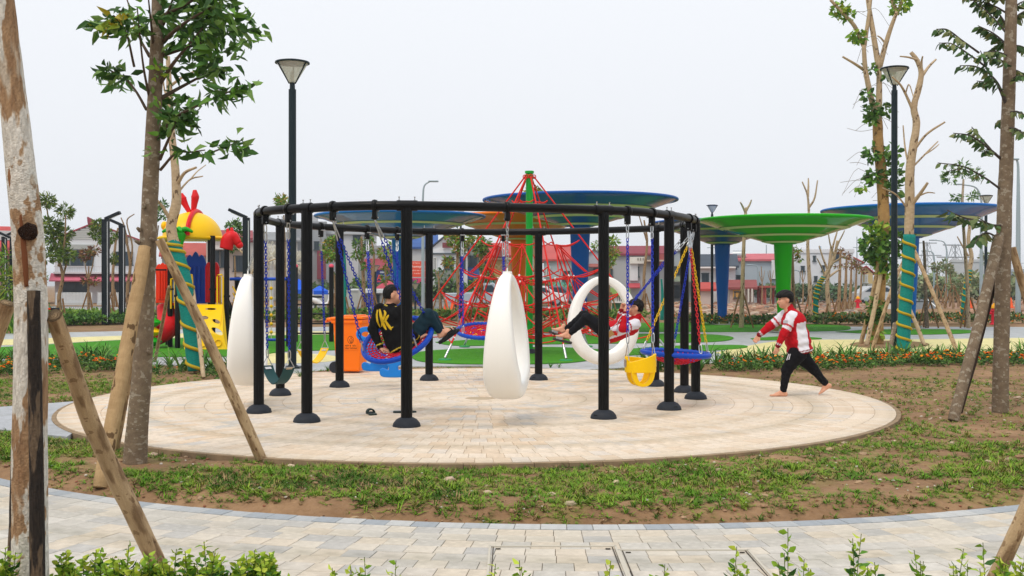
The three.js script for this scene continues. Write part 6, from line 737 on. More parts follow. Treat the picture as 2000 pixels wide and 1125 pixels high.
house({ x0: 911, x1: 940, top: 480, d: 100, wall: 0x8f9a92, label: 'narrow grey green house with blue tiled canopy and teal awning', wins: [[918, 930, 500, 520]], more: ({ awn, slab }) => { awn(910, 942, 522, 546, 0x3c5a94, 1.8); awn(912, 966, 548, 570, 0x1c8fa0, 2.4); slab('shop_opening', 914, 940, 572, 600, 0x39443f, 0, 0.15); } });
house({ x0: 936, x1: 1030, top: 500, d: 100, wall: 0xc9a468, label: 'yellow house with arched windows and red twin gables', roof: { t: 'slope', c: 0xb8504c, peak: 474, ribs: true }, wins: [[948, 958, 512, 530], [1000, 1010, 512, 530]], more: ({ o, X, Y, slab, awn }) => { for (const px of [952, 975]) mesh('dormer', ext(poly([[X(px - 12), Y(502)], [X(px + 12), Y(502)], [X(px), Y(482)]]), 0.3).translate(0, 0.06, 0.4), tileRoof(0x9a4a48), o); for (const px of [965, 983]) mesh('arch', new THREE.TorusGeometry(0.42, 0.08, 6, 14, PI).translate(X(px), Y(524), 0.05), wm(0xd9bd88), o); slab('string_course', 936, 1030, 504, 507, 0xe0caa0, 0, 0.4); slab('ground_floor', 936, 1030, 545, 598, 0x9d8a70, 0, 0.2); } });
house({ x0: 1062, x1: 1136, top: 508, d: 104, wall: 0xbcc6ca, label: 'pale grey house with plain red roof left of the blue pole', roof: { t: 'slope', c: 0xc25a56, peak: 478 }, wins: [[1068, 1074, 522, 540, 'w'], [1100, 1112, 530, 548]], more: ({ slab, awn }) => { awn(1062, 1130, 552, 562, 0x58a090, 2); slab('red_column', 1078, 1083, 562, 598, 0x9a5048, 0, 0.5); slab('red_column', 1108, 1113, 562, 598, 0x9a5048, 0, 0.5); slab('shop_opening', 1086, 1104, 568, 598, 0x55605c, 0, 0.1); } });
house({ x0: 1136, x1: 1186, top: 505, d: 108, wall: 0xc6ced6, label: 'small white gabled house right of the thick blue pole', roof: { t: 'gable', c: 0x8f98a4, peak: 488 }, wins: [[1140, 1148, 528, 548], [1160, 1170, 520, 535]], more: ({ slab, awn }) => { awn(1146, 1170, 516, 522, 0xb06860, 1.2); slab('balcony_front', 1146, 1175, 540, 548, 0xe0e4e8, 0, 1); } });
house({ x0: 1186, x1: 1296, top: 497, d: 96, wall: 0xaeb2b4, label: 'bare grey house with white frieze and maroon roof', roof: { t: 'slope', c: 0x8c3c48, peak: 480 }, wins: [[1235, 1247, 522, 541], [1191, 1196, 526, 540]], more: ({ o, X, Y, slab, awn }) => { slab('frieze', 1230, 1260, 502, 515, 0xe4e2da, 0, 0.5); for (const px of [1245, 1250, 1255]) slab('frieze_slot', px, px + 2, 504, 509, 0x8f8a80, 0.5, 0.56); slab('white_bay', 1230, 1246, 515, 548, 0xdfe3e6, 0, 0.2); slab('maroon_box', 1272, 1296, 497, 520, 0xa85a58, 0, 0.6); awn(1226, 1250, 554, 562, 0xc05058, 1.2); slab('low_roof', 1262, 1296, 508, 511, 0xc9b8a8, 0, 1); } });
house({ x0: 1294, x1: 1352, top: 508, d: 100, wall: 0xb6bfc4, label: 'pale house with blue window behind the right swing posts', roof: { t: 'gable', c: 0x9c8f8a, peak: 488 }, wins: [[1318, 1330, 521, 536], [1318, 1336, 558, 582]], more: ({ slab }) => { slab('balcony_front', 1300, 1350, 540, 550, 0xb9cdb4, 0, 0.9); } });
house({ x0: 1362, x1: 1436, top: 521, d: 90, wall: 0xd6dadd, label: 'white house with dark slate hipped roof behind the small blue canopy', roof: { t: 'slope', c: 0x46505c, peak: 497 }, wins: [[1372, 1384, 534, 552], [1400, 1412, 534, 552]], more: ({ slab }) => { slab('string_course', 1362, 1436, 521, 524, 0xf0f0ee, 0, 0.6); } });
house({ x0: 1364, x1: 1392, top: 566, d: 84, dep: 4, wall: 0xcbbab0, label: 'tiny red roofed hut left of the small blue canopy pole', roof: { t: 'slope', c: 0xb84c44, peak: 555 } });
house({ x0: 1426, x1: 1472, top: 563, d: 86, dep: 4, wall: 0xc6b0a4, label: 'low red roofed house right of the small blue canopy pole', roof: { t: 'slope', c: 0x8f4a48, peak: 550 }, wins: [[1436, 1444, 570, 582]], more: ({ slab }) => { slab('yellow_wall', 1432, 1446, 566, 584, 0xc99a50, 0, 0.1); for (const px of [1452, 1460, 1467]) slab('white_column', px, px + 3, 564, 590, 0xd6d4cc, 0.2, 0.5); } });
house({ x0: 1432, x1: 1516, top: 508, d: 98, wall: 0xb6c3cd, label: 'long blue grey building with pink red roof beside the green canopy', roof: { t: 'slope', c: 0xc86a72, peak: 496 }, wins: [[1440, 1447, 538, 548], [1509, 1513, 510, 524], [1509, 1513, 530, 545]], more: ({ o, X, Y, slab }) => { slab('white_quoin', 1506, 1516, 508, 545, 0xdfe2e4, 0, 0.3); mesh('water_tank', new THREE.CylinderGeometry(0.45, 0.45, 1.2, 14).rotateZ(PI / 2).translate(X(1445), Y(496), -1), mat(0xb4b9bc, 0.35, { metalness: 0.6 }), o); } });
house({ x0: 1548, x1: 1664, top: 493, d: 100, wall: 0xe6e9ee, label: 'large white walled block with small cupolas and dark windows', wins: [[1567, 1572, 520, 530], [1590, 1593, 500, 510], [1606, 1610, 519, 530], [1628, 1637, 496, 508], [1628, 1635, 566, 578], [1592, 1596, 540, 550]], more: ({ o, X, Y, slab }) => { slab('upper_block', 1578, 1650, 488, 494, 0xe6e9ee, -6, -0.3); for (const px of [1562, 1572]) { mesh('cupola', cyl(0.42, 0.42, 0.7, X(px), Y(488), -1, 8), wm(0xe8eaee), o); mesh('cupola_dome', cyl(0.02, 0.5, 0.4, X(px), Y(481), -1, 8), wm(0xd8dce2), o); } slab('roof_sign', 1600, 1605, 480, 490, 0x9fb4c4, -1, -0.9); slab('ac_box', 1628, 1634, 556, 560, 0xb8bcc0, 0, 0.5); } });
house({ x0: 1636, x1: 1682, top: 512, d: 104, wall: 0xdde2e6, label: 'white modern house with glazed front and red gable roof', roof: { t: 'gable', c: 0xc45a58, peak: 500 }, wins: [[1645, 1656, 516, 533], [1645, 1656, 537, 552]] });
house({ x0: 1668, x1: 1704, top: 534, d: 108, wall: 0xd8c08a, label: 'cream house with red gabled roof beside the creeper tree', roof: { t: 'gable', c: 0xb84a50, peak: 521, ax: 1692 }, wins: [[1680, 1685, 537, 552, 'w'], [1690, 1694, 537, 552, 'w']], more: ({ slab }) => { slab('ground_floor', 1668, 1704, 558, 590, 0xa9b8b2, 0, 0.6); slab('balcony_front', 1668, 1704, 554, 558, 0xbcc0bc, 0, 1); } });
house({ x0: 1790, x1: 1866, top: 556, d: 130, wall: 0x3f7066, label: 'dark green warehouse shed beyond the road', cat: 'shed', roof: { t: 'gable', c: 0x4d8078, peak: 541, ax: 1812 } });
house({ x0: 1862, x1: 1926, top: 511, d: 140, wall: 0xc3c8cb, label: 'tall blank grey box building beyond the road', cat: 'building' });
house({ x0: 1934, x1: 2060, top: 530, d: 135, wall: 0xa8b8c4, label: 'glazed grey building behind the right leafy tree', cat: 'building', wins: [[1942, 1956, 536, 552], [1960, 1976, 536, 552], [1980, 2000, 536, 552]], more: ({ bars, slab }) => { bars(1975, 2060, 514, 530, 14, 0xb8c4cc, 0); slab('string_course', 1934, 2060, 553, 556, 0xe0e4e6, 0, 0.4); } });
house({ x0: 1196, x1: 1222, top: 576, d: 66, dep: 2.2, wall: 0x2f6e44, label: 'small dark green booth with white windows seen through the white hoop', cat: 'booth', roof: { t: 'slope', c: 0x6f8a3c, peak: 567 }, wins: [[1199, 1204, 578, 590, 'w'], [1208, 1216, 577, 590, 'w']] });
house({ x0: 688, x1: 750, top: 572, d: 80, dep: 4, wall: 0xd6dad8, label: 'low white kiosk behind the child in black', cat: 'kiosk', wins: [[698, 714, 578, 592], [722, 740, 576, 594]], more: ({ slab }) => { slab('roof_lip', 684, 754, 566, 572, 0xe6e8e8, -1, 0.8); } });
// boundary walls and railings
function wallRun(x0, x1, top, d, c, label) { const a = (x0 + x1) / 2, o = thing('boundary_wall', label, 'wall', V((a - 1000) / F * d, -0.06, -d)), h = EYE + (HOR - top) / F * d + 0.06, w = (x1 - x0) / F * d; mesh('wall_panel', box(w, h, 0.2, 0, h / 2, 0), wm(c), o); mesh('coping', box(w + 0.1, 0.1, 0.3, 0, h + 0.05, 0), wm(c), o); const n = Math.max(2, Math.round(w / 3)); for (let i = 0; i <= n; i++) mesh('pier', box(0.35, h + 0.18, 0.35, lerp(-w / 2, w / 2, i / n), (h + 0.18) / 2, 0), wm(c), o); }
function railing(x0, x1, top, bot, d, n, c, label) { const a = (x0 + x1) / 2, o = thing('railing_fence', label, 'fence', V((a - 1000) / F * d, -0.06, -d)), y1 = EYE + (HOR - top) / F * d + 0.06, y0 = EYE + (HOR - bot) / F * d + 0.06, w = (x1 - x0) / F * d, m = wm(c), pg = box(0.07, y1 - y0, 0.05); mesh('plinth', box(w, y0, 0.25, 0, y0 / 2, 0), wm(0xc4c8c8), o); for (const y of [lerp(y0, y1, 0.2), lerp(y0, y1, 0.8)]) mesh('rail', box(w, 0.07, 0.05, 0, y, -0.04), m, o); for (let i = 0; i < n; i++) mesh('picket', pg, m, o).position.set(lerp(-w / 2, w / 2, (i + 0.5) / n), (y0 + y1) / 2, 0); }
railing(108, 180, 571, 591, 84, 26, 0xdfe4e6, 'white picket railing left of the gate before the gabled house'); railing(190, 262, 571, 591, 84, 26, 0xdfe4e6, 'white picket railing right of the gate before the gabled house'); railing(100, 300, 600, 617, 58, 46, 0xdde2e2, 'long low white railing nearer the playground'); railing(0, 30, 572, 596, 80, 10, 0xdfe4e6, 'short white railing behind the pale trunk');
wallRun(600, 705, 569, 78, 0xbcbcb4, 'pale concrete boundary wall behind the climbing bars'); wallRun(845, 910, 588, 80, 0xb2b6b4, 'grey boundary wall of the white gabled house'); wallRun(1470, 1560, 584, 96, 0xb9c0c4, 'grey boundary wall beyond the rubble field');
// shop boards
function board(x0, x1, y0, y1, d, bg, draw, name, label) { const w = (x1 - x0) / F * d, h = (y1 - y0) / F * d, o = thing(name, label, 'sign', at((x0 + x1) / 2, (y0 + y1) / 2, d)); const cv = document.createElement('canvas'); cv.width = 512; cv.height = Math.round(512 * h / w); const x = cv.getContext('2d'); x.fillStyle = bg; x.fillRect(0, 0, 512, cv.height); draw(x, 512, cv.height); const t = new THREE.CanvasTexture(cv); t.colorSpace = THREE.SRGBColorSpace; mesh('panel', box(w, h, 0.12), mat(bg, 0.6), o); mesh('printed_face', new THREE.PlaneGeometry(w, h).translate(0, 0, 0.066), mat(0xffffff, 0.6, { map: t }), o); for (const sx of [-1, 1]) mesh('bracket', rod(V(sx * w * 0.35, -h * 0.3, -0.05), V(sx * w * 0.35, -h * 0.3, -2.4), 0.05, 6), K.dark, o); return o; }
board(734, 794, 528, 566, 94, '#172a6b', (x, w, h) => { x.fillStyle = '#fff'; x.font = 'bold 34px sans-serif'; x.fillText('CÔNG TY TNHH', 70, 46); x.fillStyle = '#e8564f'; x.font = 'bold 120px sans-serif'; x.fillText('A', 18, 160); x.strokeStyle = '#9db4ea'; x.lineWidth = 5; x.strokeText('CCOM', 110, 160); x.fillStyle = '#d5405a'; x.fillRect(20, 172, 90, 24); x.fillStyle = '#fff'; x.font = 'bold 40px sans-serif'; x.fillText('VĂN PHÒNG', 110, 245); x.fillText('BÁN HÀNG', 40, 300); }, 'signboard', 'navy company signboard on the shop behind the child in black');
board(803, 846, 510, 541, 95, '#e9573a', (x, w, h) => { x.fillStyle = '#fbe3d8'; x.font = 'bold 40px sans-serif'; x.fillText('VẬT LIỆU', 40, 60); x.font = 'italic bold 66px sans-serif'; x.fillText('homeplaza', 10, 150); x.font = 'bold 36px sans-serif'; x.fillText('XÂY DỰNG - NỘI THẤT', 20, 230); x.fillText('TƯ VẤN THIẾT KẾ', 20, 300); }, 'banner', 'orange shop banner with white lettering over the pink sign');
board(803, 848, 543, 553, 94.5, '#e8406c', (x, w, h) => { x.fillStyle = '#2a3a8c'; x.font = 'bold 84px sans-serif'; x.fillText('NỘI', 20, 90); x.fillStyle = '#c01a2a'; x.fillText('THẤT', 240, 90); }, 'signboard', 'narrow pink shop sign under the orange banner');
board(1896, 1922, 536, 552, 120, '#1c66c0', (x, w, h) => { x.fillStyle = '#e84a5a'; x.font = 'bold 120px sans-serif'; x.fillText('MIN', 80, 150); x.fillStyle = '#f0c040'; x.fillRect(110, 220, 280, 40); }, 'billboard', 'blue roadside billboard behind the right stakes');
{ const d = 88, o = thing('pavilion', 'small red tiled pavilion roof over the navy signboard', 'pavilion', V((757 - 1000) / F * d, -0.06, -d)); const y = p => EYE + (HOR - p) / F * d; mesh('tiled_roof', new THREE.ConeGeometry(1.35, 0.75, 4, 6).rotateY(PI / 4).translate(0, y(553), 0), tileRoof(0xb84a5a), o); for (const sx of [-1, 1]) for (const sz of [-1, 1]) mesh('column', cyl(0.07, 0.07, y(561), sx * 0.75, y(561) / 2, sz * 0.75, 8), wm(0xa86a60), o); }
{ const d = 88, o = thing('pergola', 'brick red open pergola at the edge of the rubble field', 'pergola', V((1503 - 1000) / F * d, -0.06, -d)), y = p => EYE + (HOR - p) / F * d + 0.06, x = p => (p - 1503) / F * d, m = wm(0xb05a52); mesh('roof_slab', box(x(1526) - x(1481), 0.16, 2.2, 0, y(560), -0.5), m, o); for (const px of [1488, 1493, 1518]) for (const z of [0.3, -1.3]) mesh('column', box(0.16, y(562), 0.16, x(px), y(562) / 2, z), m, o); }
// tents
function tent(px, d, wpx, top, eave, label) { const o = thing('canopy_tent', label, 'tent', V((px - 1000) / F * d, -0.06, -d), 0.2, 'blue pop-up tents'), w = wpx / F * d, y = p => EYE + (HOR - p) / F * d + 0.06, m = mat(0x0f5ad0, 0.6, { side: THREE.DoubleSide }); mesh('tent_roof', new THREE.CylinderGeometry(0.05, w * 0.707, y(top) - y(eave), 4, 1, true).rotateY(PI / 4).translate(0, (y(top) + y(eave)) / 2, 0), m, o); for (let i = 0; i < 4; i++) { mesh('valance', box(w, 0.25, 0.02, 0, y(eave) - 0.12, w / 2).rotateY(i * PI / 2), m, o); const f = PI / 4 + i * PI / 2; mesh('tent_leg', cyl(0.035, 0.035, y(eave), Math.cos(f) * w * 0.69, y(eave) / 2, Math.sin(f) * w * 0.69, 8), wm(0xd6d8da), o); } }
tent(583, 68, 56, 545, 566, 'larger blue pop-up tent behind the left swing posts'); tent(624, 74, 34, 558, 568, 'smaller blue pop-up tent beside the larger one');
// dandelion sculptures
function dandelion(px, py, r, d, label) { const o = thing('dandelion_sculpture', label, 'sculpture', V((px - 1000) / F * d, -0.06, -d), 0, 'dandelion sculptures'), h = EYE + (HOR - py) / F * d + 0.06, m = mat(0xe2e0d2, 0.6), rad = r / F * d, sp = [], tips = []; mesh('stem', cyl(0.09, 0.12, h, 0, h / 2, 0, 10), mat(0xc8ccd0, 0.4), o); seed(px); for (let i = 0; i < 130; i++) { const v = V(rr(-1, 1), rr(-1, 1), rr(-1, 1)).normalize(), e = v.clone().multiplyScalar(rad * rr(0.9, 1.05)); e.y += h; sp.push(rod(V(0, h, 0), e, 0.014, 4)); for (let k = 0; k < 5; k++) { const q = V(rr(-1, 1), rr(-1, 1), rr(-1, 1)).multiplyScalar(0.55).add(v).normalize().multiplyScalar(0.2).add(e); tips.push(rod(e, q, 0.012, 3)); } } mesh('hub', ball(0.16, 0, h, 0), m, o); mesh('spokes', J(sp), m, o).userData.kind = 'stuff'; mesh('seed_tufts', J(tips), m, o).userData.kind = 'stuff'; }
dandelion(530, 500, 24, 58, 'white dandelion sculpture nearer the slide tower'); dandelion(573, 512, 20, 60, 'white dandelion sculpture behind the left lamp'); dandelion(505, 520, 14, 62, 'smaller white dandelion sculpture half hidden by the hoop swing');
// street lights
function streetLight(px, base, top, dir, reach, label, w = 0.09) { const p = onG(px, base), d = -p.z, o = thing('street_light', label, 'lamp', p, 0, 'tall curved street lights'), h = EYE + (HOR - top) / F * d, rx = reach / F * d * dir; mesh('pole', limb([V(0, 0, 0), V(0, h * 0.6, 0), V(0, h * 0.86, 0), V(rx * 0.25, h * 0.97, 0), V(rx, h, 0)], [w * 1.3, w, w * 0.7, w * 0.55, w * 0.45], 10, 6, 0), K.galv, o); mesh('lantern', rbox(0.6, 0.1, 0.24, 0.04, rx + dir * 0.2, h, 0), K.galv, o); }
streetLight(826, 606, 354, 1, 14, 'tall curved street light above the teal canopy'); streetLight(1989, 612, 311, -1, 3, 'tall straight street light at the right picture edge', 0.11); streetLight(1849, 592, 469, -1, 22, 'curved street light beside the far road', 0.09); streetLight(1825, 589, 490, -1, 14, 'second curved street light farther down the road'); streetLight(1481, 590, 517, -1, 12, 'pale street light before the blue grey building', 0.07); streetLight(1563, 589, 528, -1, 9, 'pale street light before the white block', 0.07); streetLight(1917, 598, 360, -1, 40, 'street light arching behind the right canopy', 0.1);
// lattice pylons on the skyline
function pylon(px, top, d, label) { const o = thing('power_pylon', label, 'pylon', V((px - 1000) / F * d, -0.1, -d), 0.3, 'power pylons'), h = EYE + (HOR - top) / F * d, m = mat(0x9aa3aa, 0.7), g = [], wd = y => lerp(3.2, 0.6, Math.min(1, y / (h * 0.8))); for (const sx of [-1, 1]) for (const sz of [-1, 1]) g.push(rod(V(sx * wd(0), 0, sz * wd(0)), V(sx * 0.5, h, sz * 0.5), 0.14, 4)); for (let k = 0; k < 8; k++) { const y0 = h * k / 8, y1 = h * (k + 1) / 8; for (const s of [-1, 1]) { g.push(rod(V(-wd(y0), y0, s * wd(y0)), V(wd(y1), y1, s * wd(y1)), 0.09, 3), rod(V(wd(y0), y0, s * wd(y0)), V(-wd(y1), y1, s * wd(y1)), 0.09, 3)); } } mesh('lattice', J(g), m, o); for (const [k, l] of [[0.72, 6], [0.98, 4]]) mesh('cross_arm', rod(V(-l, h * k, 0), V(l, h * k, 0), 0.2, 5), m, o); }
pylon(1866, 476, 300, 'lattice power pylon above the box building'); pylon(1811, 472, 380, 'farther lattice power pylon left of the street lights'); pylon(1702, 497, 420, 'distant lattice power pylon beside the creeper tree');
for (const [px, top, d, l] of [[1674, 462, 130, 'tall thin mast behind the white modern house'], [1389, 462, 120, 'thin roof mast behind the small blue canopy'], [1497, 478, 120, 'thin roof mast over the blue grey building']]) { const o = thing('mast', l, 'mast', V((px - 1000) / F * d, 0, -d)), h = EYE + (HOR - top) / F * d; mesh('pole', cyl(0.05, 0.12, h, 0, h / 2, 0, 6), K.galv, o); mesh('cross_piece', box(0.9, 0.08, 0.08, 0, h * 0.82, 0), K.galv, o); }
// vehicles
function car(px, d, turn, body, label, pick_) { const o = thing('parked_car', label, 'car', V((px - 1000) / F * d, -0.05, -d), turn), bm = phys(body, 0.35, { clearcoat: 0.7, clearcoatRoughness: 0.1 }), w = 1.75; const side = pick_ ? [[-2.5, 0.4], [-2.5, 0.95], [-0.6, 1.0], [-0.5, 1.62], [0.75, 1.66], [1.25, 1.08], [2.45, 0.95], [2.5, 0.4]] : [[-2.1, 0.35], [-2.15, 0.85], [-1.7, 0.98], [-1.0, 1.42], [0.5, 1.44], [1.15, 0.98], [2.05, 0.82], [2.1, 0.35]]; mesh('body', ext(poly(side), w, 0.06).translate(0, 0, -w / 2), bm, o); const gl = pick_ ? [[[-0.42, 1.08], [-0.38, 1.52], [0.12, 1.54], [0.12, 1.08]], [[0.2, 1.08], [0.2, 1.54], [0.68, 1.55], [1.05, 1.08]]] : [[[-1.45, 1.0], [-0.95, 1.34], [-0.3, 1.36], [-0.3, 1.0]], [[-0.2, 1.0], [-0.2, 1.36], [0.42, 1.36], [0.9, 1.0]]]; for (const q of gl) mesh('side_window', ext(poly(q), w + 0.16).translate(0, 0, -w / 2 - 0.08), K.glass, o); for (const x of pick_ ? [-1.6, 1.65] : [-1.35, 1.35]) for (const s of [-1, 1]) { const wh = mesh('wheel', new THREE.CylinderGeometry(0.36, 0.36, 0.22, 20).rotateX(PI / 2).translate(x, 0.36, s * 0.82), K.rubber, o); mesh('wheel_rim', new THREE.CylinderGeometry(0.2, 0.2, 0.24, 12).rotateX(PI / 2).translate(x, 0.36, s * 0.82), K.galv, wh); } for (const s of [-1, 1]) { mesh('headlight', box(0.1, 0.16, 0.32, (pick_ ? 2.5 : 2.1), 0.8, s * 0.6), mat(0xe6eaee, 0.2), o); mesh('tail_light', box(0.1, 0.3, 0.16, (pick_ ? -2.55 : -2.15), 0.8, s * 0.72), mat(0xb01822, 0.3), o); } }
car(942, 74, 0, 0xa9b6c0, 'silver pickup truck parked behind the rope pyramid', true); car(1050, 82, 0.1, 0xe4e6e8, 'white car behind the green pole', false); car(1085, 86, 0, 0x5c6c7c, 'blue grey car behind the rope pyramid net', false); car(1716, 92, 0, 0xb9c0c4, 'white car beyond the creeper tree', false);
{ const d = 64, o = thing('motor_scooter', 'white motor scooter parked behind the climbing bars', 'scooter', V((628 - 1000) / F * d, -0.05, -d)), w = mat(0xe6e8ea, 0.35); for (const x of [-0.6, 0.62]) mesh('wheel', new THREE.TorusGeometry(0.24, 0.07, 8, 18).translate(x, 0.31, 0), K.rubber, o); mesh('body_shell', limb([V(-0.75, 0.78, 0), V(-0.3, 0.62, 0), V(0.05, 0.38, 0), V(0.38, 0.5, 0), V(0.5, 0.95, 0)], [0.14, 0.2, 0.12, 0.1, 0.1], 10, 6, 0), w, o); mesh('seat', rbox(0.75, 0.12, 0.26, 0.05, -0.35, 0.86, 0), K.dark, o); mesh('handlebar', rod(V(0.45, 1.05, -0.32), V(0.45, 1.05, 0.32), 0.025, 8), K.dark, o); mesh('fork', rod(V(0.5, 0.95, 0), V(0.62, 0.31, 0), 0.04, 8), K.dark, o); }
for (const [x, y, l] of [[1942, 634, 'red hydrant with yellow cap in the hedge by the right lamp'], [1676, 602, 'small far red hydrant beside the pavement trees']]) { const o = thing('fire_hydrant', l, 'hydrant', onG(x, y), 0, 'fire hydrants'), k = 0.8, m = mat(0xd8243a, 0.5); mesh('barrel', lathe([[0.15, 0], [0.15, 0.05], [0.1, 0.06], [0.1, 0.5], [0.13, 0.5], [0.13, 0.56], [0.1, 0.57], [0.1, 0.62], [0, 0.62]], 16), m, o); mesh('cap', lathe([[0.125, 0.62], [0.12, 0.68], [0.07, 0.76], [0.03, 0.78], [0.03, 0.82], [0, 0.82]], 16), mat(0xf0a818, 0.5), o); for (const s of [-1, 1]) mesh('outlet', new THREE.CylinderGeometry(0.06, 0.06, 0.12, 10).rotateZ(PI / 2).translate(s * 0.14, 0.44, 0), m, o); mesh('outlet', new THREE.CylinderGeometry(0.07, 0.07, 0.12, 10).rotateX(PI / 2).translate(0, 0.42, 0.13), m, o); }
for (const [x, y] of [[871, 606], [884, 607], [898, 605], [1895, 602], [1925, 601], [1975, 602], [1952, 600], [1580, 600], [1588, 601]]) { const o = thing('traffic_cone', 'small orange traffic cone beside the far road', 'cone', onG(x, y), 0, 'orange cones along the far road'); mesh('cone', lathe([[0.17, 0.04], [0.03, 0.7], [0, 0.7]], 12), mat(0xf0602a, 0.6), o); mesh('cone_base', box(0.42, 0.04, 0.42, 0, 0.02, 0), mat(0xd8501c, 0.7), o); }

// ---------------------------------------------------------------- young street trees beyond the play area
const whitewash = mat(0xcfc4b8, 0.85, { map: T.tan }), stakeM = mat(0xc8b8a4, 0.85, { map: T.pole });
function sapling(label, px, base, pts, r0, clumps, cols, opt = {}) { const p0 = onG(px, base), d = -p0.z, o = thing('young_tree', label, 'tree', p0, 0, 'young trees beyond the play area'), all = [[px, base + 1], ...pts], L = new Leaves(); mesh('trunk', limb(pxPath(all, d).map(v => v.sub(p0)), all.map((_, i) => r0 * (1 - 0.55 * i / (all.length - 1)) * d / F), 8, 5, 0.1, true, px), opt.m ?? whitewash, o); (opt.br ?? []).forEach(q => branchOf(o, q, r0 * 0.5, r0 * 0.25, d, rr(-0.4, 0.4), opt.m ?? whitewash, q[0][0])); for (const [x, y, r, n] of clumps) puff(L, at(x, y, d + rr(-0.3, 0.3)).sub(p0), r / F * d, Math.round(n * 1.9), (opt.len ?? 7) * 1.12 / F * d, (opt.wid ?? 3.2) / F * d, cols, 0.35, 0.85); if (clumps.length) mesh('crown', L.geo(), K.leaf, o); const k = opt.st ?? 3, sh = (base - (opt.sy ?? base - 45)); for (let i = 0; i < k; i++) { const f = i / k * TAU + 0.6, rd = sh * 0.36 / F * d; mesh('stake', rod(V(Math.cos(f) * rd, 0, Math.sin(f) * rd), V(Math.cos(f) * 0.06, sh / F * d, Math.sin(f) * 0.06), 0.022 * d / 45 + 0.012, 6), stakeM, o); } return o; }
seed(131); const olive = [C(0x5c7a2c), C(0x71883a), C(0x8a983c), C(0x4a6a26)], reddy = [C(0x8a5a40), C(0x9c7a4a), C(0x7a8040), C(0x6a4a3a)], fresh = [C(0x6a9a30), C(0x86a83a), C(0x507f28), C(0xa88a3c)];
sapling('olive leaved young tree just right of the pale trunk', 120, 628, [[115, 580], [122, 540], [112, 500]], 5, [[92, 392, 13, 110], [100, 440, 18, 170], [126, 412, 13, 90], [112, 470, 20, 170], [128, 498, 16, 120], [92, 500, 14, 90], [126, 455, 14, 80]], olive, { br: [[[112, 502], [98, 450], [90, 398]], [[114, 520], [126, 470], [128, 420]], [[120, 545], [128, 520], [132, 500]]], len: 9 });
sapling('reddish crowned slim sapling before the gabled house', 173, 616, [[172, 560], [173, 520]], 3, [[170, 495, 10, 60], [184, 490, 9, 46], [164, 500, 8, 30], [168, 548, 7, 26], [184, 550, 6, 20]], reddy, { br: [[[173, 545], [180, 520], [184, 496]], [[172, 550], [168, 530], [164, 505]]], len: 7 });
sapling('olive tufted tree between the blade lamps', 216, 626, [[210, 580], [206, 530], [202, 480], [196, 440]], 4, [[190, 440, 12, 80], [215, 460, 12, 70], [205, 470, 10, 60], [222, 505, 9, 50], [186, 455, 10, 50]], olive, { br: [[[204, 505], [215, 480], [218, 462]]] });
sapling('bare twin stemmed sapling before the gabled house', 251, 622, [[249, 560], [254, 520], [246, 470], [232, 440]], 4, [], olive, { br: [[[254, 525], [258, 480], [248, 430], [262, 418]], [[249, 475], [242, 440], [236, 425]]], m: whitewash });
sapling('bare brown trunk right of the blade lamps', 222, 610, [[220, 540], [226, 470], [230, 445]], 3.5, [], olive, {});
sapling('yellow green palm-like clump at the left picture edge', 42, 640, [[44, 600], [48, 560]], 4, [[20, 560, 26, 120], [56, 540, 22, 90], [30, 600, 24, 110], [60, 600, 18, 70], [10, 510, 18, 60]], [C(0x7aa030), C(0x5f8a2a), C(0xa0a83c)], { len: 18, wid: 3, st: 0 });
sapling('twisted bare tree behind the red animal head', 478, 640, [[478, 580], [486, 540], [480, 500], [484, 460]], 5, [], olive, { br: [[[486, 545], [500, 520], [520, 500]], [[482, 500], [470, 490], [460, 480]], [[486, 560], [470, 575], [456, 590]], [[500, 522], [520, 512], [540, 505]]], m: K.tan });
sapling('dark leaved sapling behind the slide tower', 462, 622, [[460, 560], [458, 500]], 3.5, [[456, 445, 14, 90], [466, 462, 14, 80], [452, 480, 12, 60], [460, 435, 8, 30]], greens, {});
sapling('slim tree with a fresh tuft beside the left lamp', 556, 624, [[556, 540], [556, 470], [554, 420]], 3, [[553, 396, 13, 80], [548, 388, 9, 40], [562, 402, 8, 36]], fresh, {});
sapling('round fresh green tree behind the red capped post', 650, 618, [[655, 570], [652, 530]], 3.5, [[645, 482, 16, 130], [655, 498, 16, 120], [640, 500, 12, 80], [650, 470, 10, 60], [664, 540, 8, 26]], fresh, {});
sapling('tall sparse leaved tree behind the orange bin', 708, 622, [[710, 560], [707, 500], [706, 462]], 4.5, [[700, 478, 10, 40], [718, 490, 9, 34], [696, 498, 8, 30], [716, 520, 8, 30], [700, 545, 8, 26], [724, 470, 7, 24]], [C(0x4f7a2c), C(0x6a8a34)], { br: [[[707, 520], [698, 500], [694, 485]], [[708, 505], [716, 492], [722, 478]]] });
sapling('bare pale twin trunks beside the navy signboard', 729, 616, [[728, 560], [730, 500], [726, 470]], 3.5, [], olive, { br: [[[728, 560], [722, 510], [720, 480]]] });
sapling('fresh leaved sapling before the navy signboard', 754, 616, [[754, 560], [752, 520]], 2.5, [[748, 495, 10, 54], [760, 505, 9, 46], [756, 525, 8, 40], [752, 545, 7, 30], [764, 480, 6, 22]], fresh, {});
sapling('orange tinged round tree before the white gabled house', 897, 626, [[896, 570], [893, 520], [895, 480]], 5, [[885, 466, 15, 110], [905, 468, 15, 110], [895, 455, 10, 60], [876, 512, 11, 60], [898, 486, 12, 60]], [...fresh, C(0xa0703c)], { sy: 570 });
sapling('taller green tree beside the yellow house', 940, 622, [[940, 560], [939, 500], [940, 465]], 4, [[930, 468, 13, 90], [946, 476, 13, 90], [938, 490, 12, 70], [952, 540, 12, 60], [930, 555, 11, 50], [946, 520, 10, 44]], [...greens, ...fresh], { sy: 560 });
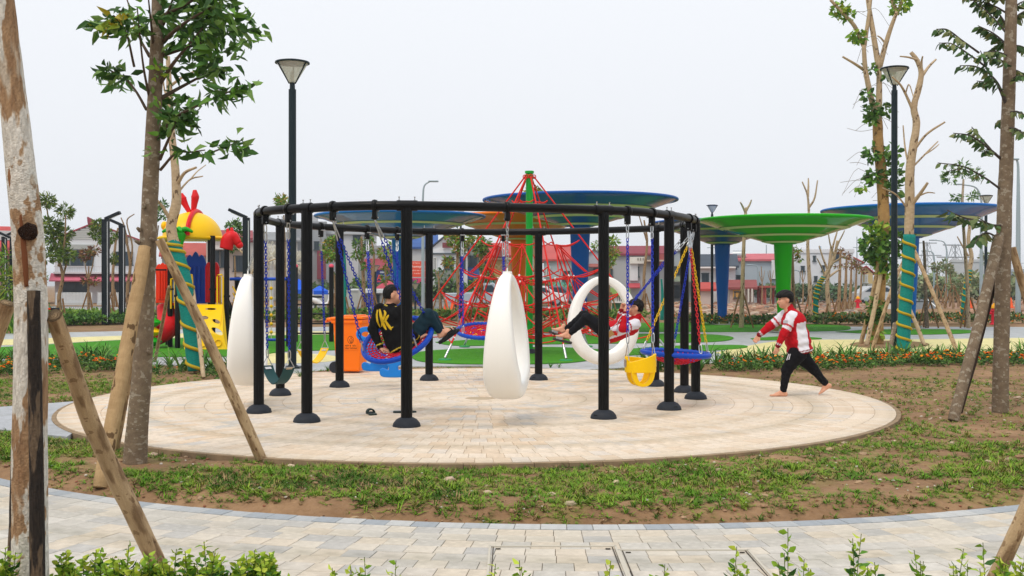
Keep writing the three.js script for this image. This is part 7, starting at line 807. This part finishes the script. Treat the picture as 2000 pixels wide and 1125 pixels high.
sapling('spindly forked sapling before the white gabled house', 860, 606, [[858, 570], [856, 530]], 2.5, [], olive, { br: [[[857, 545], [852, 535], [850, 528]], [[857, 545], [866, 532], [868, 526]]] });
sapling('red tipped crown rising behind the rope pyramid', 1042, 618, [[1044, 540], [1042, 440], [1042, 385]], 3, [[1042, 372, 11, 80], [1050, 376, 8, 40], [1034, 376, 7, 30]], [...fresh, C(0x9a6a3a)], { st: 0 });
sapling('star leaved sapling right of the thick blue pole', 1192, 616, [[1190, 560], [1191, 510], [1190, 480]], 2.5, [[1198, 470, 9, 46], [1199, 494, 9, 46], [1166, 478, 7, 26], [1192, 512, 7, 26], [1184, 486, 6, 20]], [...fresh, lights[2]], { len: 9 });
sapling('bare tree with thin upright limbs above the small blue canopy', 1260, 618, [[1258, 540], [1264, 470], [1258, 430]], 3.5, [], olive, { br: [[[1263, 470], [1254, 440], [1248, 420]], [[1262, 455], [1268, 435], [1272, 422]]] });
sapling('teal wrapped sapling between the right swing posts', 1293, 624, [[1294, 580], [1292, 545]], 4, [], olive, { m: K.wrap, st: 0 });
sapling('green wrapped sapling behind the orange bin', 673, 640, [[673, 590], [674, 535], [672, 480]], 4, [], olive, { m: K.wrap, sy: 580 });
sapling('straight brown trunk right of the small blue canopy', 1448, 640, [[1450, 580], [1452, 500], [1456, 420], [1458, 405]], 5, [], olive, { br: [[[1456, 415], [1450, 402], [1446, 395]], [[1457, 412], [1464, 400], [1468, 390]]], sy: 570, m: K.tan });
sapling('thin forked tree rising above the green canopy', 1583, 628, [[1582, 560], [1578, 480], [1580, 410]], 5, [], olive, { br: [[[1580, 412], [1577, 380], [1567, 355]], [[1580, 405], [1590, 390], [1597, 352]], [[1578, 385], [1579, 365], [1579, 348]]], m: K.tan, sy: 575 });
sapling('slim leafy tree right of the green pole', 1553, 632, [[1550, 570], [1548, 500], [1547, 475]], 4, [[1556, 490, 7, 30], [1560, 506, 6, 20]], fresh, { sy: 580 });
sapling('twiggy bare tree beside the white block', 1622, 628, [[1616, 560], [1620, 520], [1624, 480]], 5, [], olive, { br: [[[1618, 530], [1608, 505], [1600, 480]], [[1621, 510], [1632, 490], [1640, 470]], [[1622, 500], [1630, 470], [1636, 450]], [[1620, 540], [1634, 530], [1642, 525]]], m: K.tan });
{ const o = wrapped('leaning sapling wrapped in teal cloth before the white block', 42, [[1594, 632], [1594, 580], [1600, 555], [1610, 540], [1622, 520], [1630, 500], [1636, 470]], [4.5, 4.5, 4.2, 4, 3.6, 3.2, 2.4], [[1594, 631], [1594, 582], [1600, 556], [1609, 541]], [4.5, 4.5, 4.3, 4], 10, [[[[1612, 540], [1604, 520], [1596, 505]], 2, 0.3], [[[1624, 516], [1640, 505], [1648, 500]], 2, 0.3], [[[1630, 502], [1622, 478], [1618, 455]], 2, 0.3], [[[1634, 480], [1644, 462], [1650, 450]], 1.8, 0.2]], 77); }
wrapped('sapling wrapped in teal cloth behind the right stakes', 42, [[1882, 636], [1884, 590], [1890, 550], [1894, 525], [1898, 500], [1892, 470], [1894, 440], [1890, 400]], [5, 5, 4.6, 4.4, 4, 3.6, 3, 2.4], [[1882, 635], [1884, 590], [1890, 550], [1893, 527]], [5, 5, 4.8, 4.6], 10, [[[[1892, 500], [1880, 480], [1870, 462]], 2, 0.3], [[[1893, 440], [1880, 410], [1878, 380]], 2, 0.3]], 83);
sapling('spotted brown trunk under the right blue canopy', 1811, 640, [[1808, 570], [1806, 500], [1804, 470]], 4.5, [], olive, { m: K.brown, sy: 580 });
sapling('pale leaf tufted tree above the right blue canopy', 1892, 640, [[1890, 560], [1884, 470], [1880, 400], [1882, 350]], 4.5, [[1878, 330, 16, 60], [1855, 345, 12, 36], [1905, 340, 12, 36], [1868, 385, 8, 24], [1900, 382, 8, 24]], [C(0x6a8a44), C(0x7f9a4c), C(0x587a3a)], { m: K.tan, len: 9, sy: 580 });
for (const [i, x] of [1640, 1652, 1662, 1672, 1682].entries()) sapling(['first', 'second', 'third', 'fourth', 'fifth'][i] + ' bare trunk in the row along the far pavement', x - 2, 612 - i * 4, [[x, 560], [x + 1, 520 + i * 4], [x + 2, 490 + i * 10]], 4 - i * 0.4, [[x + 2, 490 + i * 10, 7, 24], [x - 4, 520, 5, 12]], reddy, { sy: 585, len: 5, st: 2 });
for (const [i, q] of [[1830, 520], [1848, 515], [1856, 525], [1862, 560], [1872, 555], [1925, 500], [1935, 515]].entries()) sapling(['tufted palm-like sapling by the far road lights', 'feathery sapling beside the far road light', 'thin tufted sapling left of the box building', 'low scrubby sapling beyond the road', 'slender sapling before the box building', 'thin brown sapling right of the box building', 'wispy sapling near the right lamp'][i], q[0], 602 - (i % 3) * 3, [[q[0] + 1, 560], [q[0], q[1] + 4]], 2.4, [[q[0] - 2, q[1], 8, 34], [q[0] + 5, q[1] + 8, 6, 20]], [C(0x6f8a5a), C(0x8a9468), C(0x7d7a5c)], { len: 6, st: 2 });
for (const [i, x] of [30, 276, 305].entries()) sapling(['bare thin sapling left of the pale trunk', 'grey sapling between the split log and the left leafy tree', 'slim grey sapling right of the left leafy trunk'][i], x, 626, [[x + 3, 560], [x - 2, 500], [x + 4, 440]], 3, i === 2 ? [[x + 12, 400, 9, 50], [x + 10, 420, 8, 40]] : [], greens, { m: K.brown });
for (const [i, x] of [1488, 1505, 1527, 1545, 1568].entries()) sapling(['wispy bare sapling before the pergola', 'second wispy sapling by the pergola', 'grey sapling behind the green pole', 'twiggy sapling right of the green pole', 'bare sapling before the white block'][i], x, 596 - i % 2 * 2, [[x + 1, 560], [x - 1, 520 + (i % 3) * 8]], 1.6, [], olive, { br: [[[x, 555], [x + 4, 540], [x + 6, 528]], [[x, 550], [x - 4, 538], [x - 5, 530]]], st: 0 });
// ---------------------------------------------------------------- hedges and scrub
function band(name, label, cat, pts, wid, hgt, n, len, cols, fl) { const L = new Leaves(), ends = pts.map(([x, y]) => onG(x, y)), cv = new THREE.CatmullRomCurve3(ends); for (let i = 0; i < n; i++) { const c = cv.getPoint(R()), q = Math.sqrt(R()); c.x += rr(-wid, wid); c.z += rr(-wid, wid); c.y += hgt * q * (0.55 + 0.6 * vn(c.x * 1.3, c.z * 1.3, 61)); const f = R() < fl; L.tip(c, V(rr(-1, 1), rr(-0.2, 1), rr(-1, 1)).normalize(), len * rr(0.7, 1.3), len * 0.5, f ? shade(C(0xe88018), 0.2) : shade(pick(cols), 0.25), 0.25); } const m = mesh(numbered(name), L.geo(), K.leaf, scene); m.userData = { kind: 'stuff', label, category: cat }; }
seed(151);
band('low_hedge', 'low hedge with orange flowers along the far edge of the play area', 'hedge', [[1335, 634], [1600, 633], [1800, 632], [2200, 631]], 0.6, 0.36, 7000, 0.15, [C(0x3f5f2c), C(0x54763a), C(0x6f8a4a), C(0x80805a)], 0.07);
band('low_hedge', 'clipped green hedge behind the play area on the far side', 'hedge', [[-120, 640], [110, 634], [200, 632], [330, 630]], 1.2, 0.3, 6000, 0.18, [C(0x3f6a24), C(0x55802e), C(0x6f9a3a), C(0x2f541e)], 0.0);
band('low_hedge', 'yellow green hedge before the white railing', 'hedge', [[-150, 622], [100, 621], [300, 620]], 1.4, 0.26, 5000, 0.24, [C(0x5f8a30), C(0x7aa03c), C(0x88a83c)], 0.0);
band('grass_strip', 'weedy grass strip beyond the play area behind the swing', 'grass', [[470, 628], [700, 626], [900, 624], [1230, 626]], 1.1, 0.42, 7000, 0.2, [C(0x55802e), C(0x7a9a44), C(0x8a9048), C(0x3c6428)], 0.0);
band('scrub', 'tall weedy scrub beyond the far road', 'scrub', [[1786, 588], [1850, 588], [1960, 590], [2100, 590]], 3, 2.3, 8000, 0.5, [C(0x8a9c74), C(0x9ca87c), C(0x7a9068), C(0xaaa680)], 0.0);
band('scrub', 'dark garden scrub before the far houses', 'scrub', [[1366, 588], [1480, 589], [1560, 590], [1650, 589]], 2, 1.5, 3500, 0.45, [C(0x4a6a48), C(0x5c7a50), C(0x6a7a58)], 0.0);
band('scrub', 'garden shrubs before the middle houses', 'scrub', [[600, 590], [760, 592], [900, 591], [1100, 591]], 2, 1.6, 4500, 0.45, [C(0x3f5f34), C(0x54743c), C(0x6a8048)], 0.0);
{ const B = new Blades(); for (let i = 0; i < 500; i++) { const p = onG(rr(-20, 110), rr(634, 652)); B.add(p, rr(0, TAU), rr(0.5, 1.0), 0.06, rr(0, 0.5), rr(0.4, 1.2), shade(pick([C(0x6a9a2c), C(0x8fae3a), C(0x4f7f26)]), 0.2), 4); } const m = mesh(numbered('tall_grass'), B.geo(), K.leaf, scene); m.userData = { kind: 'stuff', label: 'tall bright grass behind the pale trunk', category: 'grass' }; }
// broken stone and brick lying on the rubble field
{ const g = []; for (let i = 0; i < 1400; i++) { const p = onG(R() < 0.7 ? rr(1240, 1720) : rr(1880, 2300), rr(589, 620)), s = rr(0.06, 0.28); g.push(paint(new THREE.IcosahedronGeometry(s, 0).scale(rr(0.8, 1.6), rr(0.5, 0.8), rr(0.8, 1.4)).translate(p.x, s * 0.1 - 0.05, p.z), shade(pick([C(0x9a7a62), C(0xa47c66), C(0x80624f), C(0xaa9a86), C(0x857a70)]), 0.2))); } const m = mesh('rubble', J(g), K.vc, scene); m.userData = { kind: 'stuff', label: 'broken brick and stone strewn over the rubble field', category: 'rubble' }; }
renderer.render(scene, camera);
